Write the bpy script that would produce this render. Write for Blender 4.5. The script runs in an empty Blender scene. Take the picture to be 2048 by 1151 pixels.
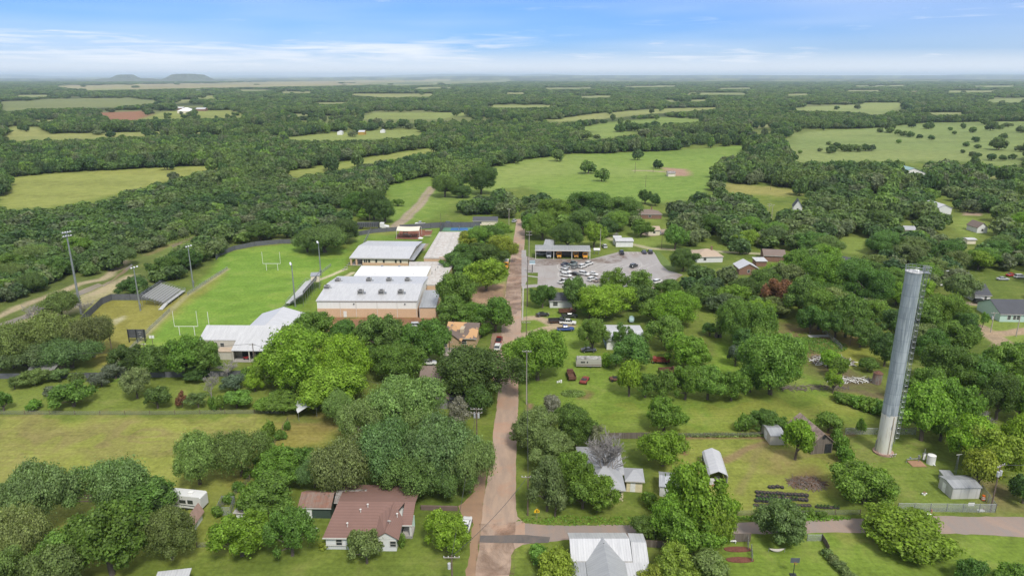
import bpy, bmesh, math, random
import numpy as np
from mathutils import Vector, Matrix
R = math.radians
random.seed(7); rng = np.random.default_rng(11)
S = bpy.context.scene
COL = S.collection

# ------------------------------------------------------------------ camera
CAM_H = 80.0
FPX = 1400.0                       # focal length in pixels of the 2048 wide photograph
PITCH = math.atan((575.5 - 151.8) / FPX)
cd = bpy.data.cameras.new('camera'); cd.sensor_width = 36.0; cd.lens = 36.0 * FPX / 2048.0
cd.clip_start = 1.0; cd.clip_end = 200000.0
cam = bpy.data.objects.new('camera', cd); COL.objects.link(cam)
cam.location = (0, 0, CAM_H); cam.rotation_euler = (math.pi / 2 - PITCH, 0, 0)
S.camera = cam

# ------------------------------------------------------------------ exposure
S.view_settings.view_transform = 'Standard'; S.view_settings.look = 'None'
S.view_settings.exposure = 1.05; S.view_settings.gamma = 1.0
S.view_settings.use_curve_mapping = False
S.render.resolution_x = 1024; S.render.resolution_y = 575

# ------------------------------------------------------------------ world: sky with thin cloud
SUN_EL, SUN_AZ = R(52), R(157)     # azimuth measured clockwise from +Y (behind right of the camera)
W = bpy.data.worlds.new('World'); S.world = W; W.use_nodes = True
nt = W.node_tree; N = nt.nodes; L = nt.links; N.clear()
def wn(t, **k):
    n = N.new(t)
    for a, b in k.items(): setattr(n, a, b)
    return n
def wm(op, a, b=None, c=None, clamp=False):
    n = N.new('ShaderNodeMath'); n.operation = op; n.use_clamp = clamp
    for i, x in enumerate((a, b, c)):
        if x is None: continue
        if isinstance(x, (int, float)): n.inputs[i].default_value = x
        else: L.new(x, n.inputs[i])
    return n.outputs[0]
tc = wn('ShaderNodeTexCoord'); sx = wn('ShaderNodeSeparateXYZ'); L.new(tc.outputs['Generated'], sx.inputs[0])
az = wm('ARCTAN2', sx.outputs[0], sx.outputs[1]); el = sx.outputs[2]
sky = wn('ShaderNodeTexSky'); sky.sky_type = 'NISHITA'; sky.sun_disc = False
sky.sun_elevation = SUN_EL; sky.sun_rotation = SUN_AZ; sky.altitude = 200; sky.air_density = 1.0; sky.dust_density = 0.4; sky.ozone_density = 1.5
def wnoise(sa, se, ofs, detail=6, dist=0.6, rough=0.6):
    cx = wn('ShaderNodeCombineXYZ')
    L.new(wm('MULTIPLY', az, sa), cx.inputs[0]); L.new(wm('MULTIPLY', el, se), cx.inputs[1]); cx.inputs[2].default_value = ofs
    n = wn('ShaderNodeTexNoise'); n.inputs['Scale'].default_value = 1.0; n.inputs['Detail'].default_value = detail
    n.inputs['Roughness'].default_value = rough; n.inputs['Distortion'].default_value = dist
    L.new(cx.outputs[0], n.inputs['Vector']); return n.outputs['Fac']
n1 = wnoise(2.6, 34, 3.1, 9, 0.8); n2 = wnoise(9, 120, 8.2, 6, 1.2); n3 = wnoise(1.3, 12, 1.7, 3, 0.2)
def smooth(x, a, b):
    m = wn('ShaderNodeMapRange'); m.interpolation_type = 'SMOOTHSTEP'; L.new(x, m.inputs[0])
    m.inputs[1].default_value = a; m.inputs[2].default_value = b; return m.outputs[0]
low = smooth(el, 0.075, 0.0)                                  # hazier towards the horizon
left = wm('MULTIPLY', smooth(az, 0.05, -0.55), smooth(el, 0.085, 0.03))
field = wm('ADD', wm('ADD', wm('MULTIPLY', n1, 0.6), wm('MULTIPLY', n2, 0.42)), wm('MULTIPLY', low, 0.18))
field = wm('ADD', field, wm('MULTIPLY', left, 0.09))
high = smooth(el, 0.16, 0.35)                                 # cloud added overhead, out of the picture, for more fill light
field = wm('ADD', field, wm('MULTIPLY', high, 0.42))
cl = wm('MULTIPLY', smooth(field, 0.53, 0.84), 0.9)
veil = wm('MULTIPLY', smooth(wm('ADD', n3, wm('MULTIPLY', low, 0.25)), 0.35, 0.85), 0.45)
cloud = wm('MAXIMUM', cl, veil)
cloud = wm('MAXIMUM', cloud, wm('MULTIPLY', smooth(el, 0.045, 0.0), 0.92))
tint = wn('ShaderNodeMix'); tint.data_type = 'RGBA'; tint.blend_type = 'MULTIPLY'; tint.inputs[0].default_value = 1.0
L.new(sky.outputs[0], tint.inputs[6]); tint.inputs[7].default_value = (0.235, 0.42, 0.84, 1)
mx = wn('ShaderNodeMix'); mx.data_type = 'RGBA'; L.new(cloud, mx.inputs[0])
L.new(tint.outputs[2], mx.inputs[6]); mx.inputs[7].default_value = (5.9, 6.05, 6.4, 1)
bg = wn('ShaderNodeBackground'); bg.inputs[1].default_value = 0.085; L.new(mx.outputs[2], bg.inputs[0])
out = wn('ShaderNodeOutputWorld'); L.new(bg.outputs[0], out.inputs[0])

# ------------------------------------------------------------------ sun
sd = bpy.data.lights.new('sun', 'SUN'); sd.energy = 2.0; sd.angle = R(12); sd.color = (1.0, 0.96, 0.88)
so = bpy.data.objects.new('sun', sd); COL.objects.link(so)
dv = Vector((math.sin(SUN_AZ) * math.cos(SUN_EL), math.cos(SUN_AZ) * math.cos(SUN_EL), math.sin(SUN_EL)))
so.rotation_euler = dv.to_track_quat('Z', 'Y').to_euler(); so.location = (0, 0, 300)

# ------------------------------------------------------------------ pixel -> place
cp, sp_ = math.cos(PITCH), math.sin(PITCH)
def G(u, v, h=0.0):
    dx = u - 1024.0; dz = 575.5 - v
    y = FPX * cp + dz * sp_; z = -FPX * sp_ + dz * cp
    t = (h - CAM_H) / z
    return (dx * t, y * t)
def PX(x, y, z=0.0):
    d = y * cp + (CAM_H - z) * sp_
    up = -y * (-sp_) * 1.0 + (z - CAM_H) * cp
    return (1024 + FPX * x / d, 575.5 - FPX * (y * sp_ + (z - CAM_H) * cp) / d)
def scale_at(x, y, z=0): return FPX / (y * cp + (CAM_H - z) * sp_)

# ------------------------------------------------------------------ object helpers
def tag(o, label=None, cat=None, group=None, kind=None):
    if label: o['label'] = label
    if cat: o['category'] = cat
    if group: o['group'] = group
    if kind: o['kind'] = kind
    return o
def empty(name, x, y, z=0, rz=0, label=None, cat=None, group=None):
    o = bpy.data.objects.new(name, None); COL.objects.link(o); o.empty_display_size = 0.5
    o.location = (x, y, z); o.rotation_euler = (0, 0, rz); tag(o, label, cat, group); return o
def obj(name, data, parent=None):
    o = bpy.data.objects.new(name, data); COL.objects.link(o)
    if parent is not None: o.parent = parent
    return o
def kids(o): return [c for c in bpy.data.objects if c.parent == o]
CH = {}
class MB:
    def __init__(s): s.v = []; s.f = []
    def add(s, vs, fs):
        b = len(s.v); s.v += [tuple(p) for p in vs]; s.f += [tuple(i + b for i in f) for f in fs]; return s
    def box(s, x0, y0, z0, x1, y1, z1):
        if x0 > x1: x0, x1 = x1, x0
        if y0 > y1: y0, y1 = y1, y0
        return s.add([(x0,y0,z0),(x1,y0,z0),(x1,y1,z0),(x0,y1,z0),(x0,y0,z1),(x1,y0,z1),(x1,y1,z1),(x0,y1,z1)],
              [(0,3,2,1),(4,5,6,7),(0,1,5,4),(1,2,6,5),(2,3,7,6),(3,0,4,7)])
    def cb(s, cx, cy, cz, sx, sy, sz): return s.box(cx-sx/2,cy-sy/2,cz-sz/2,cx+sx/2,cy+sy/2,cz+sz/2)
    def prism(s, poly, z0, z1):
        n = len(poly); vs = [(x,y,z0) for x,y in poly] + [(x,y,z1) for x,y in poly]
        return s.add(vs, [tuple(range(n-1,-1,-1)), tuple(range(n,2*n))] + [(i,(i+1)%n,n+(i+1)%n,n+i) for i in range(n)])
    def tube(s, pts, rad, n=6, cap=True):
        pts = [Vector(p) for p in pts]; rings = []
        if not hasattr(rad, '__len__'): rad = [rad]*len(pts)
        for i, p in enumerate(pts):
            d = (pts[min(i+1,len(pts)-1)] - pts[max(i-1,0)]).normalized()
            a = Vector((0,0,1)) if abs(d.z) < .9 else Vector((1,0,0))
            e1 = d.cross(a).normalized(); e2 = d.cross(e1)
            rings.append([p + (e1*math.cos(2*math.pi*k/n) + e2*math.sin(2*math.pi*k/n))*rad[i] for k in range(n)])
        vs = [q for r in rings for q in r]; fs = []
        for i in range(len(pts)-1):
            for k in range(n): fs.append((i*n+k, i*n+(k+1)%n, (i+1)*n+(k+1)%n, (i+1)*n+k))
        if cap: fs += [tuple(range(n-1,-1,-1)), tuple((len(pts)-1)*n+k for k in range(n))]
        return s.add(vs, fs)
    def cyl(s, x, y, z0, z1, r0, r1=None, n=12): return s.tube([(x,y,z0),(x,y,z1)], [r0, r0 if r1 is None else r1], n)
    def solid(s, tops, th):
        """roof skin: list of 3D top polygons given thickness downwards"""
        edges = {}
        for P in tops:
            n = len(P); s.add(P, [tuple(range(n))]); s.add([(a,b,c-th) for a,b,c in P], [tuple(range(n-1,-1,-1))])
            for i in range(n):
                a, b = tuple(round(q,3) for q in P[i]), tuple(round(q,3) for q in P[(i+1)%n])
                k = (min(a,b), max(a,b)); edges.setdefault(k, []).append((P[i], P[(i+1)%n]))
        for e in edges.values():
            if len(e) == 1:
                a, b = e[0]; s.add([a, (a[0],a[1],a[2]-th), (b[0],b[1],b[2]-th), b], [(0,1,2,3)])
        return s
    def mesh(s, name, mat):
        m = bpy.data.meshes.new(name); m.from_pydata(s.v, [], s.f); m.update()
        if mat: m.materials.append(mat)
        bm = bmesh.new(); bm.from_mesh(m); bmesh.ops.recalc_face_normals(bm, faces=bm.faces); bm.to_mesh(m); bm.free()
        return m
    def build(s, name, mat, parent=None): return obj(name, s.mesh(name, mat), parent)

# ------------------------------------------------------------------ materials
MATS = {}
TONE = 0.80
def NM(m): m.use_nodes = True; t = m.node_tree; t.nodes.clear(); return t, t.nodes, t.links
def ramp2(t, fac, c1, c2, a=0.35, b=0.65):
    r = t.nodes.new('ShaderNodeValToRGB'); r.color_ramp.elements[0].position = a; r.color_ramp.elements[1].position = b
    r.color_ramp.elements[0].color = (*c1, 1); r.color_ramp.elements[1].color = (*c2, 1)
    t.links.new(fac, r.inputs[0]); return r.outputs[0]
def noise(t, vec, scale, detail=5, rough=0.6, dist=0.0, sc3=None):
    if sc3:
        mp = t.nodes.new('ShaderNodeMapping'); mp.inputs['Scale'].default_value = sc3; t.links.new(vec, mp.inputs[0]); vec = mp.outputs[0]
    n = t.nodes.new('ShaderNodeTexNoise'); n.inputs['Scale'].default_value = scale; n.inputs['Detail'].default_value = detail
    n.inputs['Roughness'].default_value = rough; n.inputs['Distortion'].default_value = dist; t.links.new(vec, n.inputs['Vector']); return n.outputs['Fac']
def mixc(t, fac, a, b, mode='MIX'):
    m = t.nodes.new('ShaderNodeMix'); m.data_type = 'RGBA'; m.blend_type = mode
    for i, x in ((0, fac), (6, a), (7, b)):
        if isinstance(x, (int, float)): m.inputs[i].default_value = x
        elif isinstance(x, tuple): m.inputs[i].default_value = (*x, 1)
        else: t.links.new(x, m.inputs[i])
    return m.outputs[2]
def mth(t, op, a, b=0.0):
    n = t.nodes.new('ShaderNodeMath'); n.operation = op
    for i, x in enumerate((a, b)):
        if isinstance(x, (int, float)): n.inputs[i].default_value = x
        else: t.links.new(x, n.inputs[i])
    return n.outputs[0]
def finish(t, col, rough=0.8, metal=0.0, bump=None, bstr=0.3, bdist=0.05, spec=0.3, alpha=None):
    p = t.nodes.new('ShaderNodeBsdfPrincipled'); o = t.nodes.new('ShaderNodeOutputMaterial')
    if isinstance(col, tuple): p.inputs['Base Color'].default_value = (*col, 1)
    else: t.links.new(col, p.inputs['Base Color'])
    if isinstance(rough, (int, float)): p.inputs['Roughness'].default_value = rough
    else: t.links.new(rough, p.inputs['Roughness'])
    p.inputs['Metallic'].default_value = metal; p.inputs['Specular IOR Level'].default_value = spec
    if bump is not None:
        b = t.nodes.new('ShaderNodeBump'); b.inputs['Strength'].default_value = bstr; b.inputs['Distance'].default_value = bdist
        t.links.new(bump, b.inputs['Height']); t.links.new(b.outputs[0], p.inputs['Normal'])
    if alpha is not None:
        if isinstance(alpha, float): p.inputs['Alpha'].default_value = alpha
        else: t.links.new(alpha, p.inputs['Alpha'])
    t.links.new(p.outputs[0], o.inputs[0]); return p
def plain(name, c, rough=0.7, metal=0.0, var=0.12, scale=1.2, spec=0.3, alpha=None):
    c = tuple(x*TONE for x in c)
    if name in MATS: return MATS[name]
    m = bpy.data.materials.new(name); t, n, l = NM(m); tc = n.new('ShaderNodeTexCoord')
    f = noise(t, tc.outputs['Object'], scale, 6, 0.65)
    col = ramp2(t, f, tuple(x*(1-var) for x in c), tuple(min(1, x*(1+var)) for x in c), 0.3, 0.7)
    finish(t, col, rough, metal, spec=spec, alpha=alpha); MATS[name] = m; return m
def seam(name, c, c2, axis=0, pitch=0.6, rough=0.45, metal=0.3, dirt=0.5, rust=None):
    """ribbed sheet metal: ribs across one local axis, weather streaks along the other"""
    if name in MATS: return MATS[name]
    c = tuple(x*TONE for x in c); c2 = tuple(x*TONE for x in c2)
    m = bpy.data.materials.new(name); t, n, l = NM(m); tc = n.new('ShaderNodeTexCoord'); sx = n.new('ShaderNodeSeparateXYZ')
    l.new(tc.outputs['Object'], sx.inputs[0])
    w = mth(t, 'FRACT', mth(t, 'MULTIPLY', sx.outputs[axis], 1.0/pitch))
    rib = mth(t, 'LESS_THAN', w, 0.16)
    sc = (1.6, 0.25, 0.25) if axis == 0 else (0.25, 1.6, 0.25)
    f = noise(t, tc.outputs['Object'], 1.0, 7, 0.7, 0.2, sc); g = noise(t, tc.outputs['Object'], 0.22, 4, 0.6)
    col = ramp2(t, f, c2, c, 0.30, 0.62); col = mixc(t, mth(t, 'MULTIPLY', g, dirt), col, c2)
    if rust:
        h = noise(t, tc.outputs['Object'], 0.7, 8, 0.75, 0.4); hr = n.new('ShaderNodeMapRange'); hr.inputs[1].default_value = 0.42; hr.inputs[2].default_value = 0.6
        l.new(h, hr.inputs[0]); col = mixc(t, hr.outputs[0], col, rust)
    col = mixc(t, mth(t, 'MULTIPLY', rib, 0.22), col, tuple(x*0.55 for x in c2))
    finish(t, col, rough, metal, rib, 0.5, 0.04); MATS[name] = m; return m
def bricky(name, c, mortar, sx_=0.22, sz=0.075, rough=0.85):
    c = tuple(x*TONE for x in c)
    if name in MATS: return MATS[name]
    m = bpy.data.materials.new(name); t, n, l = NM(m); tc = n.new('ShaderNodeTexCoord')
    cx = n.new('ShaderNodeSeparateXYZ'); l.new(tc.outputs['Object'], cx.inputs[0]); cb = n.new('ShaderNodeCombineXYZ')
    l.new(mth(t, 'ADD', cx.outputs[0], cx.outputs[1]), cb.inputs[0]); l.new(cx.outputs[2], cb.inputs[1])
    b = n.new('ShaderNodeTexBrick'); b.inputs['Scale'].default_value = 1.0; b.inputs['Brick Width'].default_value = sx_; b.inputs['Row Height'].default_value = sz
    b.inputs['Mortar Size'].default_value = 0.008; b.inputs['Color1'].default_value = (*c, 1); b.inputs['Color2'].default_value = (*[x*.75 for x in c], 1); b.inputs['Mortar'].default_value = (*mortar, 1)
    l.new(cb.outputs[0], b.inputs['Vector']); f = noise(t, tc.outputs['Object'], 0.5, 6, 0.7)
    col = mixc(t, mth(t, 'MULTIPLY', f, 0.5), b.outputs[0], tuple(x*.6 for x in c)); finish(t, col, rough); MATS[name] = m; return m
def shingle(name, c, c2, patch=None):
    c = tuple(x*TONE for x in c); c2 = tuple(x*TONE for x in c2)
    if name in MATS: return MATS[name]
    m = bpy.data.materials.new(name); t, n, l = NM(m); tc = n.new('ShaderNodeTexCoord')
    f = noise(t, tc.outputs['Object'], 6.0, 3, 0.8); g = noise(t, tc.outputs['Object'], 0.35, 6, 0.65)
    sx = n.new('ShaderNodeSeparateXYZ'); l.new(tc.outputs['Object'], sx.inputs[0])
    w = mth(t, 'FRACT', mth(t, 'MULTIPLY', sx.outputs[2], 7.0))
    col = mixc(t, f, c, c2); col = mixc(t, mth(t, 'MULTIPLY', g, 0.5), col, tuple(x*1.5 for x in c)); col = mixc(t, mth(t, 'MULTIPLY', mth(t, 'LESS_THAN', w, 0.25), 0.25), col, tuple(x*.5 for x in c2))
    if patch:
        h = noise(t, tc.outputs['Object'], 0.23, 3, 0.5, 0.6); r = n.new('ShaderNodeMapRange'); r.inputs[1].default_value = 0.52; r.inputs[2].default_value = 0.55; l.new(h, r.inputs[0])
        col = mixc(t, r.outputs[0], col, patch)
    finish(t, col, 0.9, 0, f, 0.4, 0.03); MATS[name] = m; return m
def planks(name, c, c2, pitch=0.2, axis='xy'):
    c = tuple(x*TONE for x in c); c2 = tuple(x*TONE for x in c2)
    if name in MATS: return MATS[name]
    m = bpy.data.materials.new(name); t, n, l = NM(m); tc = n.new('ShaderNodeTexCoord')
    sx = n.new('ShaderNodeSeparateXYZ'); l.new(tc.outputs['Object'], sx.inputs[0])
    q = mth(t, 'ADD', sx.outputs[0], sx.outputs[1]) if axis == 'xy' else sx.outputs[2]
    w = mth(t, 'MULTIPLY', q, 1.0/pitch); fl = mth(t, 'FLOOR', w); fr = mth(t, 'FRACT', w)
    wn_ = n.new('ShaderNodeTexWhiteNoise'); wn_.noise_dimensions = '1D'; l.new(fl, wn_.inputs['W'])
    col = mixc(t, wn_.outputs['Value'], c, c2); f = noise(t, tc.outputs['Object'], 1.5, 6, 0.7); col = mixc(t, mth(t, 'MULTIPLY', f, 0.4), col, tuple(x*.5 for x in c))
    col = mixc(t, mth(t, 'MULTIPLY', mth(t, 'LESS_THAN', fr, 0.1), 0.5), col, tuple(x*.3 for x in c)); finish(t, col, 0.85); MATS[name] = m; return m
def glass(name='window_glass', c=(0.03, 0.035, 0.04)):
    if name in MATS: return MATS[name]
    m = bpy.data.materials.new(name); t, n, l = NM(m); finish(t, c, 0.12, 0.0, spec=0.6); MATS[name] = m; return m
def leaf_mat(name, instanced=False, ramp=None):
    m = bpy.data.materials.new(name); t, n, l = NM(m)
    oi = n.new('ShaderNodeObjectInfo'); ge = n.new('ShaderNodeNewGeometry'); tc = n.new('ShaderNodeTexCoord')
    if instanced:
        r = n.new('ShaderNodeValToRGB'); r.color_ramp.interpolation = 'LINEAR'; e = r.color_ramp.elements
        e[0].position = 0; e[0].color = (*ramp[0][1], 1); e[1].position = 1; e[1].color = (*ramp[-1][1], 1)
        for p, c in ramp[1:-1]: q = e.new(p); q.color = (*c, 1)
        l.new(oi.outputs['Random'], r.inputs[0]); base = r.outputs[0]
        q1 = noise(t, oi.outputs['Location'], .012, 3, .6); q2 = n.new('ShaderNodeMapRange'); l.new(q1, q2.inputs[0]); q2.inputs[1].default_value = .44; q2.inputs[2].default_value = .66; q2.inputs[4].default_value = .8
        base = mixc(t, q2.outputs[0], base, (.135,.185,.055))
    else: base = oi.outputs['Color']
    k = n.new('ShaderNodeMapRange'); l.new(ge.outputs['Random Per Island'], k.inputs[0]); k.inputs[3].default_value = 0.62; k.inputs[4].default_value = 1.42
    f = noise(t, tc.outputs['Object'], 0.45, 3, 0.6); kf = n.new('ShaderNodeMapRange'); l.new(f, kf.inputs[0]); kf.inputs[1].default_value = 0.3; kf.inputs[2].default_value = 0.7; kf.inputs[3].default_value = 0.68; kf.inputs[4].default_value = 1.38
    mul = mth(t, 'MULTIPLY', k.outputs[0], kf.outputs[0])
    vm = n.new('ShaderNodeVectorMath'); vm.operation = 'SCALE'; l.new(base, vm.inputs[0]); l.new(mul, vm.inputs['Scale'])
    p = n.new('ShaderNodeBsdfPrincipled'); l.new(vm.outputs[0], p.inputs['Base Color']); p.inputs['Roughness'].default_value = 0.55; p.inputs['Specular IOR Level'].default_value = 0.25
    tr = n.new('ShaderNodeBsdfTranslucent'); v2 = n.new('ShaderNodeVectorMath'); v2.operation = 'MULTIPLY'; l.new(vm.outputs[0], v2.inputs[0]); v2.inputs[1].default_value = (1.5, 1.6, 0.7); l.new(v2.outputs[0], tr.inputs[0])
    ms = n.new('ShaderNodeMixShader'); ms.inputs[0].default_value = 0.4; l.new(p.outputs[0], ms.inputs[1]); l.new(tr.outputs[0], ms.inputs[2])
    o = n.new('ShaderNodeOutputMaterial'); l.new(ms.outputs[0], o.inputs[0]); return m
# ================================================================== GROUND
def gp(poly, h=0.0): return np.array([G(u, v, h) for u, v in poly])
def vnoise(x, y, seed=0):
    """smooth value noise, vectorised"""
    xi = np.floor(x).astype(np.int64); yi = np.floor(y).astype(np.int64); fx = x-xi; fy = y-yi
    fx = fx*fx*(3-2*fx); fy = fy*fy*(3-2*fy)
    def h(a, b):
        k = (a*374761393 + b*668265263 + seed*974634777) & 0x7fffffff
        k = ((k ^ (k >> 13))*1274126177) & 0x7fffffff
        return ((k ^ (k >> 16)) & 0xffff)/65535.0
    return (h(xi,yi)*(1-fx)+h(xi+1,yi)*fx)*(1-fy) + (h(xi,yi+1)*(1-fx)+h(xi+1,yi+1)*fx)*fy
def fbm(x, y, s, seed=0, o=4):
    a = 0; w = 1; tw = 0
    for i in range(o): a = a + w*vnoise(x/s, y/s, seed+i*17); tw += w; w *= .55; s = s/2.1
    return a/tw
def inpoly(px, py, P):
    c = np.zeros(px.shape, bool); n = len(P)
    for i in range(n):
        x1, y1 = P[i]; x2, y2 = P[(i+1)%n]
        if y1 == y2: continue
        k = ((y1 > py) != (y2 > py)) & (px < (x2-x1)*(py-y1)/(y2-y1)+x1); c ^= k
    return c
def dist_edge(px, py, P, closed=True):
    d = np.full(px.shape, 1e9); n = len(P)
    for i in range(n if closed else n-1):
        x1, y1 = P[i]; x2, y2 = P[(i+1)%n]; dx = x2-x1; dy = y2-y1; q = dx*dx+dy*dy+1e-9
        t = np.clip(((px-x1)*dx+(py-y1)*dy)/q, 0, 1); d = np.minimum(d, np.hypot(px-x1-t*dx, py-y1-t*dy))
    return d
Ys = [30.0]
while Ys[-1] < 90000: Ys.append(Ys[-1] + max(.0032*Ys[-1], 1.1e-5*Ys[-1]**2))
Ys = np.array(Ys); Sx = np.concatenate([np.linspace(-2.2,-0.95,60), np.linspace(-0.945,0.945,760), np.linspace(0.95,2.2,60)])
GX = (Sx[None,:]*(Ys[:,None]+25)).ravel(); GY = np.repeat(Ys, len(Sx))
nr, ncl = len(Ys), len(Sx)
colr = np.zeros((GX.size, 3))
def cfix(c):
    c = np.array(c, float); return c*np.array([1,1,.68]) if c[1] > c[0]*.88 else c*np.array([.80,.80,.74])
n_a = fbm(GX, GY, 22, 1); n_b = fbm(GX, GY, 5, 5, 3); n_c = fbm(GX, GY, 90, 9); n_f = fbm(GX, GY, 600, 21, 5)
def lerp(a, b, w): return a*(1-w[:,None]) + b*w[:,None]
GRASS, GRASS2, GRASS3 = np.array([.115,.150,.026]), np.array([.085,.120,.022]), np.array([.155,.160,.040])
w = np.clip((n_a-.35)/.3, 0, 1); colr = lerp(np.tile(GRASS2,(GX.size,1)), GRASS, w); colr = lerp(colr, GRASS3, np.clip((n_c-.55)/.2,0,1)*.35)
# far country: dark brush and paler openings
far = np.clip((GY-700)/900, 0, 1)
def brush_n(x, y): return fbm(x*.45, y, 130, 33, 5)
br = brush_n(GX, GY); FOR, OPN = np.array([.036,.052,.018]), np.array([.125,.140,.050])
fcol = lerp(np.tile(FOR,(GX.size,1)), OPN, np.clip((br-.53)/.04,0,1)*.9); colr = lerp(colr, fcol, far)
LAY = []   # (polygon px, colour, softness m, warp m, strength, dens noise)
def lay(poly, c, soft=1.0, warp=1.0, st=1.0, br=None):
    global colr
    P = gp(poly); pad = soft*2+warp*2+2
    b = np.where((GX > P[:,0].min()-pad)&(GX < P[:,0].max()+pad)&(GY > P[:,1].min()-pad)&(GY < P[:,1].max()+pad))[0]
    if not b.size: return
    x = GX[b]+(n_a[b]-.5)*warp*2+(n_b[b]-.5)*warp; y = GY[b]+(vnoise(GX[b]/3+7,GY[b]/3,3)-.5)*warp*2+(vnoise(GX[b]/11+7,GY[b]/11,4)-.5)*warp*2
    ins = inpoly(x, y, P); d = dist_edge(x, y, P)*np.where(ins, 1, -1)
    w = np.clip(d/soft*.5+.5, 0, 1)*st
    if br is not None: w = w*np.clip((fbm(x*br[0], y*br[1], br[2], 44, 4)-br[3])/br[4], 0, 1)
    colr[b] = colr[b]*(1-w[:,None]) + cfix(c)[None]*w[:,None]
def path(pts, wid, c, soft=.8, warp=.6, st=1.0, br=None):
    global colr
    P = gp(pts); pad = wid+soft*2+warp*2
    b = np.where((GX > P[:,0].min()-pad)&(GX < P[:,0].max()+pad)&(GY > P[:,1].min()-pad)&(GY < P[:,1].max()+pad))[0]
    if not b.size: return
    x = GX[b]+(n_a[b]-.5)*warp*2; y = GY[b]+(vnoise(GX[b]/6+7,GY[b]/6,3)-.5)*warp*2
    w = np.clip((wid/2-dist_edge(x,y,P,False))/soft+.5,0,1)*st
    if br is not None: w = w*np.clip((fbm(x, y, br[0], 77, 4)-br[1])/br[2], 0, 1)
    colr[b] = colr[b]*(1-w[:,None]) + cfix(c)[None]*w[:,None]
PALE, LUSH, DRY, DIRT, TAN, SAND, CONC = (.165,.200,.070), (.105,.185,.030), (.190,.175,.070), (.200,.115,.070), (.300,.210,.130), (.380,.310,.220), (.36,.33,.30)
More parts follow.
